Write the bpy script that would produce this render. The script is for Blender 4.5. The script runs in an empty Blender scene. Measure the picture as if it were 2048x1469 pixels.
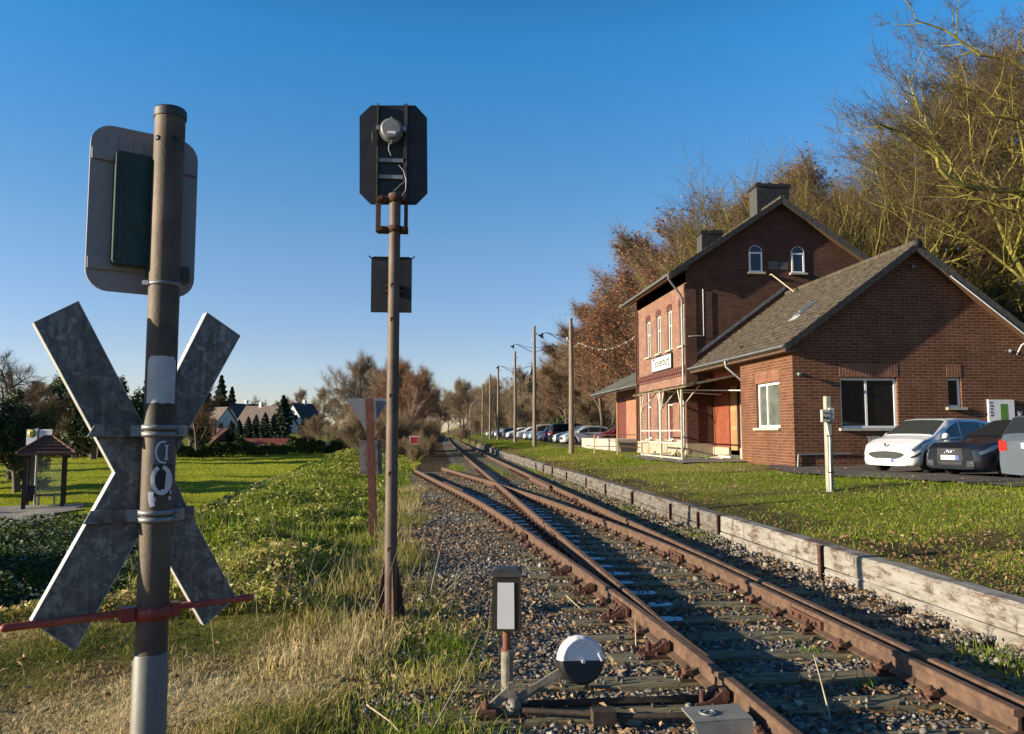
import bpy, math, random
import numpy as np
from mathutils import Vector
SC = bpy.context.scene
COL = SC.collection
R = math.radians

# ------------------------------------------------------------------ camera
CAMP = np.array([0.0, 0.0, 1.6]); PSI = R(5.4); TH = R(4.67); FPX = 1593.0
cam = bpy.data.objects.new('camera', bpy.data.cameras.new('camera'))
COL.objects.link(cam)
cam.data.lens = 28.0; cam.data.sensor_width = 36.0; cam.data.sensor_fit = 'HORIZONTAL'
cam.data.clip_start = 0.1; cam.data.clip_end = 5000
cam.location = CAMP; cam.rotation_euler = (R(90) + TH, 0, -PSI)
SC.camera = cam
_fw = np.array([math.sin(PSI)*math.cos(TH), math.cos(PSI)*math.cos(TH), math.sin(TH)])
_rt = np.array([math.cos(PSI), -math.sin(PSI), 0.0]); _up = np.cross(_rt, _fw)

def ray(px, py): return _fw + _rt*(px-1024)/FPX + _up*(734.5-py)/FPX
def at(px, py, x=None, y=None, z=None):
    """point of a real surface (a plane x=, y= or z=) seen at that photo pixel"""
    d = ray(px, py)
    t = (z-CAMP[2])/d[2] if z is not None else ((y-CAMP[1])/d[1] if y is not None else (x-CAMP[0])/d[0])
    return CAMP + d*t

# ------------------------------------------------------------------ light
SUN_EL = 13.0; SUN_TRAVEL = R(7.5)          # sunlight travels towards +X, a little towards +Y
w = bpy.data.worlds.new('World'); SC.world = w; w.use_nodes = True
nt = w.node_tree; bg = nt.nodes['Background']
sky = nt.nodes.new('ShaderNodeTexSky'); sky.sky_type = 'NISHITA'; sky.sun_disc = False
sky.sun_elevation = R(SUN_EL); sky.sun_rotation = math.atan2(-math.cos(SUN_TRAVEL), -math.sin(SUN_TRAVEL))
sky.air_density = 1.0; sky.dust_density = 0.15; sky.ozone_density = 2.5; sky.altitude = 100
hs = nt.nodes.new('ShaderNodeHueSaturation'); hs.inputs['Saturation'].default_value = 1.25
nt.links.new(sky.outputs[0], hs.inputs['Color'])
# winter sky bluer high up, cooler low; unseen zenith dimmed to cut ambient light
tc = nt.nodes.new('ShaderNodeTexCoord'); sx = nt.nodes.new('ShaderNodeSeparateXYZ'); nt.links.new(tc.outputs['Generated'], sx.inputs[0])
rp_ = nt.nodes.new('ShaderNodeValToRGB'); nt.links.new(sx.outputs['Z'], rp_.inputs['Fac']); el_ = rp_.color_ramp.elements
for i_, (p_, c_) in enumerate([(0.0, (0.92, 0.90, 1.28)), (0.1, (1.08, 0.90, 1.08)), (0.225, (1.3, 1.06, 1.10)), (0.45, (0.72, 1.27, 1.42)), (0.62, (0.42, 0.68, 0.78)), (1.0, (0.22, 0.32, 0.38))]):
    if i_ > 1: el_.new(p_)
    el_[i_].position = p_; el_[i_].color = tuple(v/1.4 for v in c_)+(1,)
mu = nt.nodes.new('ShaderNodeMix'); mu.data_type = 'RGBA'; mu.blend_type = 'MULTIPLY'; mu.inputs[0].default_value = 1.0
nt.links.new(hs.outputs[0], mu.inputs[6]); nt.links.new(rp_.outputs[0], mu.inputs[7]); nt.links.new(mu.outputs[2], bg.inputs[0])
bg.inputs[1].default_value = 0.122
sd = bpy.data.lights.new('sun', 'SUN'); sd.energy = 5.0; sd.angle = R(0.5); sd.color = (1.0, 0.86, 0.64)
sun = bpy.data.objects.new('sun', sd); COL.objects.link(sun)
SDIR = Vector((math.cos(SUN_TRAVEL)*math.cos(R(SUN_EL)), math.sin(SUN_TRAVEL)*math.cos(R(SUN_EL)), -math.sin(R(SUN_EL))))
sun.rotation_euler = SDIR.to_track_quat('-Z', 'Y').to_euler(); sun.location = (-60, -10, 40)
SC.view_settings.view_transform = 'Standard'; SC.view_settings.look = 'None'
SC.view_settings.exposure = 0.98; SC.view_settings.gamma = 1.0
try: SC.view_settings.use_curve_mapping = False
except Exception: pass
try:
    SC.cycles.max_bounces = 6; SC.cycles.transparent_max_bounces = 8; SC.cycles.use_denoising = True
except Exception: pass

# ------------------------------------------------------------------ naming
def tag(o, label=None, cat=None, group=None, kind=None):
    if label: o['label'] = label
    if cat: o['category'] = cat
    if group: o['group'] = group
    if kind: o['kind'] = kind
    return o
def thing(name, label, cat, loc=(0, 0, 0), rz=0.0, group=None):
    o = bpy.data.objects.new(name, None); COL.objects.link(o)
    o.empty_display_size = 0.2
    o.location = [float(v) for v in loc]; o.rotation_euler = (0, 0, rz)
    return tag(o, label, cat, group)
def _org(o):
    v = Vector((0, 0, 0))
    while o is not None:
        v = v + o.location; o = o.parent
    return v
def copy_tree(o, parent=None):
    c = o.copy(); COL.objects.link(c)
    if parent is not None: c.parent = parent
    for ch in list(o.children): copy_tree(ch, c)
    return c

# ------------------------------------------------------------------ mesh helpers
def link_obj(name, me, parent=None):
    o = bpy.data.objects.new(name, me); COL.objects.link(o)
    if parent is not None: o.parent = parent
    return o
def box_uv(me):
    n = len(me.loops)
    if n == 0: return
    co = np.empty(len(me.vertices)*3, 'f'); me.vertices.foreach_get('co', co); co = co.reshape(-1, 3)
    li = np.empty(n, 'i'); me.loops.foreach_get('vertex_index', li)
    pn = np.empty(len(me.polygons)*3, 'f'); me.polygons.foreach_get('normal', pn); pn = np.abs(pn.reshape(-1, 3))
    lt = np.empty(len(me.polygons), 'i'); me.polygons.foreach_get('loop_total', lt)
    ax = np.repeat(np.argmax(pn*np.array([1.0, 1.0, 0.8]), axis=1), lt)
    p = co[li]; uv = np.empty((n, 2), 'f')
    uv[:, 0] = np.where(ax == 0, p[:, 1], p[:, 0]); uv[:, 1] = np.where(ax == 2, p[:, 1], p[:, 2])
    me.uv_layers.new(name='UVMap').data.foreach_set('uv', uv.ravel())

def mesh_np(name, V, F, mat, parent=None, tint=None, smooth=False, attrs=None, local=True):
    V = np.asarray(V, 'f'); F = np.asarray(F, 'i')
    if parent is not None and not local: V = V - np.array(_org(parent), 'f')
    me = bpy.data.meshes.new(name); k = F.shape[1]
    me.vertices.add(len(V)); me.vertices.foreach_set('co', V.ravel())
    me.loops.add(F.size); me.loops.foreach_set('vertex_index', F.ravel())
    me.polygons.add(len(F)); me.polygons.foreach_set('loop_start', np.arange(0, F.size, k, dtype='i'))
    try: me.polygons.foreach_set('loop_total', np.full(len(F), k, 'i'))
    except Exception: pass
    if smooth: me.polygons.foreach_set('use_smooth', np.ones(len(F), bool))
    if tint is not None: me.attributes.new('tint', 'FLOAT', 'POINT').data.foreach_set('value', np.asarray(tint, 'f'))
    for an, av in (attrs or {}).items():
        me.attributes.new(an, 'FLOAT', 'POINT').data.foreach_set('value', np.asarray(av, 'f'))
    me.materials.append(mat); me.update(calc_edges=True)
    return link_obj(name, me, parent)

class MB:
    """collects shapes in world coordinates; build() links them as ONE mesh (relative to its thing)"""
    def __init__(s): s.v = []; s.f = []; s.sm = []; s.mi = []; s.cur = 0
    def add(s, vs, fs, smooth=False):
        b = len(s.v); s.v.extend([tuple(map(float, p)) for p in vs])
        for f in fs: s.f.append([b+i for i in f]); s.sm.append(smooth); s.mi.append(s.cur)
        return s
    def box(s, lo, hi):
        (a, b, c), (d, e, f) = lo, hi
        return s.add([(a,b,c),(d,b,c),(d,e,c),(a,e,c),(a,b,f),(d,b,f),(d,e,f),(a,e,f)],
                     [(0,3,2,1),(4,5,6,7),(0,1,5,4),(1,2,6,5),(2,3,7,6),(3,0,4,7)])
    def obox(s, c, ux, uy, uz, hx, hy, hz, bev=0.0):
        c = np.array(c, float); ux = np.array(ux, float)*hx; uy = np.array(uy, float)*hy; uz = np.array(uz, float)*hz
        vs = []
        for k in (-1, 1):
            for i, j in ((-1,-1),(1,-1),(1,1),(-1,1)): vs.append(c+ux*i+uy*j+uz*k)
        return s.add(vs, [(0,3,2,1),(4,5,6,7),(0,1,5,4),(1,2,6,5),(2,3,7,6),(3,0,4,7)])
    def tube(s, pts, r, n=8, caps=True, smooth=True):
        pts = [Vector(p) for p in pts]; rs = r if hasattr(r, '__len__') else [r]*len(pts)
        vs = []; ref = None
        for i, p in enumerate(pts):
            d = (pts[min(i+1, len(pts)-1)] - pts[max(i-1, 0)]).normalized()
            if ref is None: ref = d.orthogonal().normalized()
            u = (ref - d*ref.dot(d))
            if u.length < 1e-5: u = d.orthogonal()
            u.normalize(); ref = u; q = d.cross(u)
            for k in range(n):
                a = 2*math.pi*k/n; vs.append(p + (u*math.cos(a) + q*math.sin(a))*rs[i])
        fs = [(i*n+k, i*n+(k+1) % n, (i+1)*n+(k+1) % n, (i+1)*n+k) for i in range(len(pts)-1) for k in range(n)]
        s.add(vs, fs, smooth)
        if caps: s.add(vs[:n], [tuple(range(n))[::-1]]); s.add(vs[-n:], [tuple(range(n))])
        return s
    def lathe(s, c, axis, prof, n=20, smooth=True, a0=0.0, a1=2*math.pi):
        """prof: list of (distance along axis, radius)"""
        c = Vector(c); d = Vector(axis).normalized(); u = d.orthogonal().normalized(); q = d.cross(u); vs = []
        full = abs(a1-a0-2*math.pi) < 1e-6; m = n if full else n+1
        for (h, r) in prof:
            for k in range(m):
                a = a0+(a1-a0)*k/n; vs.append(c + d*h + (u*math.cos(a)+q*math.sin(a))*r)
        fs = [(i*m+k, i*m+(k+1) % m, (i+1)*m+(k+1) % m, (i+1)*m+k) for i in range(len(prof)-1) for k in range(n)]
        return s.add(vs, fs, smooth)
    def prism(s, poly, ext, smooth=False):
        """polygon (3-D points, planar) extruded by the vector ext"""
        n = len(poly); e = np.array(ext, float); a = [np.array(p, float) for p in poly]
        vs = a + [p+e for p in a]
        return s.add(vs, [tuple(range(n))[::-1], tuple(range(n, 2*n))] + [(i, (i+1) % n, n+(i+1) % n, n+i) for i in range(n)], smooth)
    def face(s, *pts): return s.add(pts, [tuple(range(len(pts)))])
    def grid(s, P, smooth=True, close_u=False):
        """P[i][j] grid of points"""
        a = len(P); b = len(P[0]); vs = [p for row in P for p in row]
        fs = [(i*b+j, i*b+(j+1) % b, (i+1)*b+(j+1) % b, (i+1)*b+j) for i in range(a-1) for j in range(b if close_u else b-1)]
        return s.add(vs, fs, smooth)
    def build_each(s, name, mat, parent=None):
        """every separate piece becomes an object of its own"""
        up = list(range(len(s.v)))
        def find(a):
            while up[a] != a: up[a] = up[up[a]]; a = up[a]
            return a
        for f in s.f:
            for i in f[1:]: up[find(i)] = find(f[0])
        first = {}; groups = {}
        for k, p in enumerate(s.v):                      # coincident corners belong together
            q = tuple(round(c, 4) for c in p)
            if q in first: up[find(k)] = find(first[q])
            else: first[q] = k
        for j, f in enumerate(s.f): groups.setdefault(find(f[0]), []).append(j)
        out = []
        for js in groups.values():
            m = MB(); ids = {}
            for j in js:
                for i in s.f[j]:
                    if i not in ids: ids[i] = len(m.v); m.v.append(s.v[i])
                m.f.append([ids[i] for i in s.f[j]]); m.sm.append(s.sm[j]); m.mi.append(s.mi[j])
            out.append(m.build(name, mat, parent))
        return out
    def build(s, name, mat, parent=None, uv=True, flip=False):
        off = _org(parent) if parent is not None else Vector((0, 0, 0))
        me = bpy.data.meshes.new(name)
        me.from_pydata([(a-off.x, b-off.y, c-off.z) for a, b, c in s.v], [], s.f)
        me.polygons.foreach_set('use_smooth', np.array(s.sm, bool))
        for m in (mat if isinstance(mat, (list, tuple)) else [mat]): me.materials.append(m)
        me.polygons.foreach_set('material_index', np.array(s.mi, 'i'))
        me.update(calc_edges=True)
        if uv:
            box_uv(me)
        return link_obj(name, me, parent)
def bevel(o, wd=0.006, seg=2):
    m = o.modifiers.new('bevel', 'BEVEL'); m.width = wd; m.segments = seg; m.limit_method = 'ANGLE'; m.angle_limit = R(40)
    return o
def text_mesh(txt, size, center=True):
    cu = bpy.data.curves.new('lettering', 'FONT'); cu.body = txt; cu.size = size; cu.extrude = 0.002; cu.offset = 0.012*size
    if center: cu.align_x = 'CENTER'; cu.align_y = 'CENTER'
    ob = bpy.data.objects.new('lettering', cu); COL.objects.link(ob)
    bpy.context.view_layer.update()
    me = bpy.data.meshes.new_from_object(ob.evaluated_get(bpy.context.evaluated_depsgraph_get()))
    bpy.data.objects.remove(ob); bpy.data.curves.remove(cu)
    V = np.empty(len(me.vertices)*3, 'f'); me.vertices.foreach_get('co', V); V = V.reshape(-1, 3)
    F = [tuple(p.vertices) for p in me.polygons]; bpy.data.meshes.remove(me)
    return V, F
def put_text(mb, txt, size, origin, ux, uz, sx=1.0):
    V, F = text_mesh(txt, size); ux = np.array(ux, float); uz = np.array(uz, float); n = np.cross(ux, uz)
    mb.add([np.array(origin)+ux*v[0]*sx+uz*v[1]+n*v[2] for v in V], F)

# ------------------------------------------------------------------ materials
MATS = {}
def _new(name):
    m = bpy.data.materials.new(name); m.use_nodes = True; MATS[name] = m
    return m, m.node_tree, m.node_tree.nodes['Principled BSDF']
def _noise(nt, coord, scale, detail=4.0, rough=0.6):
    n = nt.nodes.new('ShaderNodeTexNoise'); n.inputs['Scale'].default_value = scale
    n.inputs['Detail'].default_value = detail; n.inputs['Roughness'].default_value = rough
    nt.links.new(coord, n.inputs['Vector']); return n.outputs['Fac']
def _ramp(nt, fac, stops):
    r = nt.nodes.new('ShaderNodeValToRGB'); e = r.color_ramp.elements
    while len(e) < len(stops): e.new(0.5)
    for i, (p, c) in enumerate(stops): e[i].position = p; e[i].color = tuple(c)+(1,) if len(c) == 3 else c
    nt.links.new(fac, r.inputs['Fac']); return r.outputs['Color']
def _mix(nt, fac, a, b, mode='MIX'):
    m = nt.nodes.new('ShaderNodeMix'); m.data_type = 'RGBA'; m.blend_type = mode
    for sock, v in ((m.inputs[0], fac), (m.inputs[6], a), (m.inputs[7], b)):
        if hasattr(v, 'links'): nt.links.new(v, sock)
        elif isinstance(v, (int, float)): sock.default_value = v
        else: sock.default_value = tuple(v)+(1,) if len(v) == 3 else v
    return m.outputs[2]
def _bump(nt, bs, h, strength, dist=0.01):
    b = nt.nodes.new('ShaderNodeBump'); b.inputs['Strength'].default_value = strength; b.inputs['Distance'].default_value = dist
    nt.links.new(h, b.inputs['Height']); nt.links.new(b.outputs[0], bs.inputs['Normal'])
def _coord(nt, kind='Object', scale=None):
    t = nt.nodes.new('ShaderNodeTexCoord').outputs[kind]
    if scale is None: return t
    mp = nt.nodes.new('ShaderNodeMapping'); mp.inputs['Scale'].default_value = scale
    nt.links.new(t, mp.inputs['Vector']); return mp.outputs[0]
def lerpc(a, b, t): return tuple(a[i]*(1-t)+b[i]*t for i in range(3))
def simple(name, col, rough=0.7, metal=0.0, var=0.25, scale=5.0, col2=None, bump=0.0, bscale=60.0, lo=0.35, hi=0.65, aniso=None, coat=0.0, bdist=0.01, spec=0.5):
    if name in MATS: return MATS[name]
    m, nt, bs = _new(name); co = _coord(nt, 'Object', aniso)
    a = tuple(c*(1-var) for c in col); b = tuple(min(1, c*(1+var)) for c in col) if col2 is None else col2
    f = _noise(nt, co, scale, 6.0)
    nt.links.new(_ramp(nt, f, [(lo, a if col2 is None else col), (hi, b)]), bs.inputs['Base Color'])
    bs.inputs['Roughness'].default_value = rough; bs.inputs['Metallic'].default_value = metal
    bs.inputs['Specular IOR Level'].default_value = spec
    if coat: bs.inputs['Coat Weight'].default_value = coat; bs.inputs['Coat Roughness'].default_value = 0.04
    if bump: _bump(nt, bs, _noise(nt, co, bscale, 5.0), bump, bdist)
    return m
def tinted(name, stops, rough=0.7, transl=0.25, spec=0.3):
    """colour differs from leaf to leaf (attribute tint)"""
    if name in MATS: return MATS[name]
    m, nt, bs = _new(name); at_ = nt.nodes.new('ShaderNodeAttribute'); at_.attribute_name = 'tint'
    c = _ramp(nt, at_.outputs['Fac'], stops); nt.links.new(c, bs.inputs['Base Color'])
    bs.inputs['Roughness'].default_value = rough; bs.inputs['Specular IOR Level'].default_value = spec
    if transl:
        t = nt.nodes.new('ShaderNodeBsdfTranslucent'); nt.links.new(c, t.inputs['Color'])
        mx = nt.nodes.new('ShaderNodeMixShader'); mx.inputs[0].default_value = transl
        nt.links.new(bs.outputs[0], mx.inputs[1]); nt.links.new(t.outputs[0], mx.inputs[2])
        nt.links.new(mx.outputs[0], nt.nodes['Material Output'].inputs['Surface'])
    return m
def brick(name, c1, c2, mortar, bw, rh, ms=0.012, stain=None, bump=0.6, vert=False):
    m, nt, bs = _new(name); co = _coord(nt, 'UV')
    if vert:
        mp = nt.nodes.new('ShaderNodeMapping'); mp.inputs['Rotation'].default_value = (0, 0, R(90)); nt.links.new(co, mp.inputs['Vector']); co = mp.outputs[0]
    b = nt.nodes.new('ShaderNodeTexBrick'); nt.links.new(co, b.inputs['Vector'])
    b.inputs['Scale'].default_value = 1.0; b.inputs['Brick Width'].default_value = bw; b.inputs['Row Height'].default_value = rh
    b.inputs['Mortar Size'].default_value = ms; b.inputs['Mortar Smooth'].default_value = 0.2; b.inputs['Bias'].default_value = -0.1
    b.inputs['Color1'].default_value = c1+(1,); b.inputs['Color2'].default_value = c2+(1,); b.inputs['Mortar'].default_value = mortar+(1,)
    n1 = _noise(nt, _coord(nt, 'Object'), 1.3, 6.0, 0.7)
    c = _mix(nt, 1.0, b.outputs['Color'], _ramp(nt, n1, [(0.3, (0.72, 0.7, 0.7)), (0.7, (1.15, 1.12, 1.1))]), 'MULTIPLY')
    n2 = _noise(nt, _coord(nt, 'Object'), 22.0, 4.0)
    c = _mix(nt, 1.0, c, _ramp(nt, n2, [(0.3, (0.8, 0.8, 0.8)), (0.7, (1.15, 1.15, 1.15))]), 'MULTIPLY')
    if stain:
        n3 = _noise(nt, _coord(nt, 'Object'), 0.7, 8.0, 0.75)
        c = _mix(nt, _ramp(nt, n3, [(0.52, (0, 0, 0)), (0.72, (0.75, 0.75, 0.75))]), c, stain)
    nt.links.new(c, bs.inputs['Base Color']); bs.inputs['Roughness'].default_value = 0.85
    bs.inputs['Specular IOR Level'].default_value = 0.25
    inv = nt.nodes.new('ShaderNodeMath'); inv.operation = 'SUBTRACT'; inv.inputs[0].default_value = 1.0
    nt.links.new(b.outputs['Fac'], inv.inputs[1]); _bump(nt, bs, inv.outputs[0], bump, 0.012)
    return m
def glass_dark(name, col=(0.012, 0.014, 0.016), rough=0.04):
    m, nt, bs = _new(name); bs.inputs['Base Color'].default_value = col+(1,); bs.inputs['Roughness'].default_value = rough
    bs.inputs['Specular IOR Level'].default_value = 0.6
    return m
def paint(name, col, rough=0.3, coat=0.6, metal=0.0):
    if name in MATS: return MATS[name]
    m, nt, bs = _new(name); co = _coord(nt, 'Object')
    f = _noise(nt, co, 3.0, 6.0)
    nt.links.new(_ramp(nt, f, [(0.3, tuple(c*0.9 for c in col)), (0.7, tuple(min(1, c*1.05) for c in col))]), bs.inputs['Base Color'])
    bs.inputs['Roughness'].default_value = rough; bs.inputs['Metallic'].default_value = metal
    bs.inputs['Coat Weight'].default_value = coat; bs.inputs['Coat Roughness'].default_value = 0.05
    return m

m_rust = simple('rusty rail steel', (0.08, 0.045, 0.03), 0.75, 0.2, 0, 9.0, (0.165, 0.098, 0.062), 0.35, 90)
m_rust2 = simple('dark rust', (0.05, 0.024, 0.017), 0.85, 0.1, 0, 14.0, (0.12, 0.05, 0.03), 0.4, 70)
m_redrust = simple('red oxide steel', (0.115, 0.034, 0.022), 0.7, 0.1, 0, 7.0, (0.18, 0.066, 0.04), 0.3, 60)
m_redpaint = simple('faded red paint', (0.30, 0.045, 0.03), 0.55, 0.0, 0, 8.0, (0.42, 0.10, 0.06), 0.15, 60)
m_galv = None
def _galv():
    m, nt, bs = _new('galvanised sheet'); co = _coord(nt, 'Object')
    v = nt.nodes.new('ShaderNodeTexVoronoi'); v.inputs['Scale'].default_value = 46.0; v.feature = 'SMOOTH_F1'; v.inputs['Smoothness'].default_value = 0.6
    n = nt.nodes.new('ShaderNodeTexNoise'); n.inputs['Scale'].default_value = 9; n.inputs['Detail'].default_value = 3
    nt.links.new(co, n.inputs['Vector'])
    ad = nt.nodes.new('ShaderNodeVectorMath'); ad.operation = 'MULTIPLY_ADD'; ad.inputs[1].default_value = (0.22, 0.22, 0.22)
    nt.links.new(n.outputs['Color'], ad.inputs[0]); nt.links.new(co, ad.inputs[2]); nt.links.new(ad.outputs[0], v.inputs['Vector'])
    c = _ramp(nt, v.outputs['Color'], [(0.15, (0.135, 0.133, 0.13)), (0.5, (0.20, 0.196, 0.19)), (0.85, (0.33, 0.325, 0.31))])
    g = _noise(nt, co, 3.0, 6, 0.7)
    c = _mix(nt, _ramp(nt, g, [(0.45, (0, 0, 0)), (0.7, (0.7, 0.7, 0.7))]), c, (0.07, 0.066, 0.058))
    st = _noise(nt, _coord(nt, 'Object', (30, 30, 1.6)), 1.5, 6, 0.7)
    c = _mix(nt, 1.0, c, _ramp(nt, st, [(0.35, (0.62, 0.6, 0.58)), (0.65, (1.15, 1.15, 1.15))]), 'MULTIPLY')
    rs_ = _noise(nt, _coord(nt, 'Object', (12, 12, 2.5)), 1.1, 7, 0.75)
    c = _mix(nt, _ramp(nt, rs_, [(0.63, (0, 0, 0)), (0.72, (0.5, 0.5, 0.5))]), c, (0.10, 0.055, 0.03))
    nt.links.new(c, bs.inputs['Base Color']); bs.inputs['Metallic'].default_value = 0.35; bs.inputs['Roughness'].default_value = 0.55
    return m
m_galv = _galv()
m_zinc = simple('weathered zinc', (0.24, 0.25, 0.265), 0.5, 0.5, 0.2, 6, None, 0.1)
m_steelgrey = simple('grey steel post', (0.07, 0.05, 0.036), 0.65, 0.15, 0, 6, (0.135, 0.10, 0.073), 0.2, 80)
m_sleeve = simple('grey painted sleeve', (0.155, 0.155, 0.14), 0.5, 0.1, 0.12, 12, None, 0.08)
m_boardback = simple('light grey sign back', (0.25, 0.225, 0.23), 0.6, 0.1, 0, 4, (0.32, 0.29, 0.285), 0.1, 40, 0.3, 0.7)
m_greenbox = simple('dark green casing', (0.012, 0.042, 0.032), 0.5, 0.0, 0.3, 6)
m_black = simple('matt black metal', (0.014, 0.015, 0.018), 0.55, 0.1, 0.35, 8, None, 0.1)
m_darkgrey = simple('dark grey metal', (0.045, 0.045, 0.047), 0.55, 0.2, 0.3, 8, None, 0.1)
m_sigpost = simple('brown weathered mast', (0.075, 0.053, 0.04), 0.65, 0.15, 0, 3.0, (0.14, 0.105, 0.08), 0.2, 60, 0.35, 0.6)
m_white = simple('white paint', (0.74, 0.74, 0.74), 0.5, 0.0, 0.1, 10, None, 0.25, 50)
m_whitepl = simple('white plastic frame', (0.78, 0.78, 0.77), 0.35, 0.0, 0.05, 4)
m_castgrey = simple('weathered cast iron', (0.15, 0.135, 0.11), 0.7, 0.2, 0, 12, (0.26, 0.235, 0.19), 0.4, 50)
m_conc = simple('weathered concrete', (0.34, 0.31, 0.26), 0.9, 0, 0, 2.5, (0.46, 0.42, 0.35), 0.4, 30)
m_sill = simple('stone sill', (0.36, 0.34, 0.28), 0.8, 0, 0.2, 8, None, 0.2)
m_glass = glass_dark('window glass')
m_tyre = simple('tyre rubber', (0.018, 0.018, 0.018), 0.85, 0, 0.2, 10)
m_rim = simple('alloy rim', (0.35, 0.36, 0.37), 0.35, 0.7, 0.1, 8)
m_plate = simple('number plate white', (0.75, 0.75, 0.73), 0.4, 0, 0.05, 10)
m_blue = simple('plate blue', (0.02, 0.06, 0.4), 0.4, 0, 0.1, 10)
m_lamp = simple('clear headlamp glass', (0.10, 0.125, 0.16), 0.08, 0.2, 0.25, 25, None, 0.0, spec=0.8)
m_tail = simple('red lamp glass', (0.55, 0.015, 0.012), 0.12, 0, 0.15, 20, spec=0.8)
# ------------------------------------------------------------------ terrain
def sst(t):
    t = np.clip(t, 0, 1); return t*t*(3-2*t)
STEP = 4.93
def crest(y):
    y = np.asarray(y, float)
    xc = np.where(y < 17, -3.3-0.16*(y-9), -4.6-0.057*(y-17)); w_ = sst((y-6.9)/2.0)
    return -13.0*(1-w_)+xc*w_
def curve_x(y):
    """the line bends very slightly to the right in the distance"""
    y = np.asarray(y, float); return 0.000045*np.maximum(0, y-42.0)**2*np.where(y < 250, 1, 1)
def G(x, y):
    x = np.asarray(x, float); y = np.asarray(y, float); xc = crest(y)
    und = 0.03*np.sin(x*1.7+y*0.6)+0.025*np.sin(y*1.3-x*0.9+1)+0.02*np.sin(x*3.1+y*2.3)
    d = xc-x; bk = sst((-1.0-x)/0.9)*sst((y-8.2)/2.5)*sst((d+9)/4)*sst((2.5-d)/2.5)
    lump = bk*(0.05*(np.sin(1.9*x+1.1*y)+np.sin(2.7*y-1.3*x+2)+np.sin(3.4*x-1.7*y+1))+0.22*np.exp(-((d+1.1)/1.2)**2))
    left = -0.22-0.05*sst((-0.3-x)/1.5)-1.05*sst(d/3.0)
    left = left-0.42*np.exp(-((d-2.3)/1.1)**2)*sst((y-6.5)/2)*sst((26-y)/8)
    left = left+2.6*sst((y-104)/60)*sst((-x-2)/6)
    left = left+lump+und*sst((-0.4-x)/0.6)+0.09*np.sin(x*0.23+y*0.11)*sst(d/4)
    bed = -0.235
    right = 0.19+0.27*sst((x-5.2)/5.5)+0.22*sst((y-45)/45)+und*0.5
    xh = np.where(y < 56, 23.5, 19.5)
    right = right+np.minimum(0.40*np.maximum(0, x-xh), 16)+0.06*np.maximum(0, x-90)
    z = np.where(x < -0.25, left, np.where(x < STEP, bed, right))
    return z
xs = np.concatenate([[-900, -600, -400, -250, -160, -110, -80, -62, -50, -42, -36, -32], np.arange(-28, -8, 0.5), np.arange(-8, 4.81, 0.2),
                     [STEP-0.01, STEP+0.01], np.arange(5.1, 9, 0.25), np.arange(9, 24, 0.5), np.arange(24, 60, 2.5), [65, 75, 90, 120, 160, 220, 320, 500, 900]])
ys = np.concatenate([[-60, -30, -18], np.arange(-12, 4, 0.8), np.arange(4, 24, 0.2), np.arange(24, 60, 0.6), np.arange(60, 130, 2), np.arange(130, 300, 8), [320, 380, 460, 600, 900, 1500, 2500]])
GX, GY = np.meshgrid(xs, ys); GZ = G(GX, GY)
nx, ny = len(xs), len(ys)
idx = np.arange(nx*ny).reshape(ny, nx)
FQ = np.stack([idx[:-1, :-1], idx[:-1, 1:], idx[1:, 1:], idx[1:, :-1]], -1).reshape(-1, 4)

def ground_mat():
    m, nt, bs = _new('grass and soil'); co = _coord(nt, 'Object')
    def attr(n):
        a = nt.nodes.new('ShaderNodeAttribute'); a.attribute_name = n; return a.outputs['Fac']
    n1 = _noise(nt, co, 0.55, 8, 0.65); n2 = _noise(nt, co, 9.0, 8, 0.7); n3 = _noise(nt, co, 60.0, 4, 0.7)
    green = _mix(nt, n1, (0.115, 0.145, 0.015), (0.21, 0.23, 0.026))
    green = _mix(nt, _ramp(nt, n2, [(0.35, (0, 0, 0)), (0.7, (0.8, 0.8, 0.8))]), green, (0.16, 0.16, 0.03))
    dry = _mix(nt, n2, (0.22, 0.155, 0.065), (0.37, 0.275, 0.13))
    soil = _mix(nt, n2, (0.05, 0.034, 0.02), (0.12, 0.08, 0.045))
    meadow = _mix(nt, n2, (0.21, 0.24, 0.012), (0.36, 0.38, 0.025))
    c = _mix(nt, attr('meadow'), green, meadow)
    c = _mix(nt, attr('dry'), c, dry)
    c = _mix(nt, attr('soil'), c, soil)
    c = _mix(nt, 1.0, c, _ramp(nt, n3, [(0.25, (0.62, 0.62, 0.62)), (0.75, (1.3, 1.3, 1.3))]), 'MULTIPLY')
    nt.links.new(c, bs.inputs['Base Color']); bs.inputs['Roughness'].default_value = 0.95; bs.inputs['Specular IOR Level'].default_value = 0.1
    ad = nt.nodes.new('ShaderNodeMath'); ad.operation = 'ADD'; nt.links.new(n2, ad.inputs[0]); nt.links.new(n3, ad.inputs[1])
    _bump(nt, bs, ad.outputs[0], 0.8, 0.06)
    return m
rngT = np.random.default_rng(5)
def fbm(x, y, s, seed=0):
    r = np.random.default_rng(seed); o = 0
    for k in range(5):
        a = r.uniform(0, 6.28); f = s*1.9**k; o = o+np.sin(x*f*math.cos(a)+y*f*math.sin(a)+r.uniform(0, 6.28))*0.6**k
    return o/2.0
def dry_w(x, y):
    a = sst((11.5-y)/3.5)*sst((-0.2-x)/0.8)*(0.66+0.5*fbm(x, y, 1.5, 3))           # mown dry lawn near the camera
    b = sst((x-STEP)/0.1)*(0.2+0.6*fbm(x, y, 0.5, 9))*sst((24-x)/3)*sst((130-y)/40)
    return np.clip(a+b, 0, 1)
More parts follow.
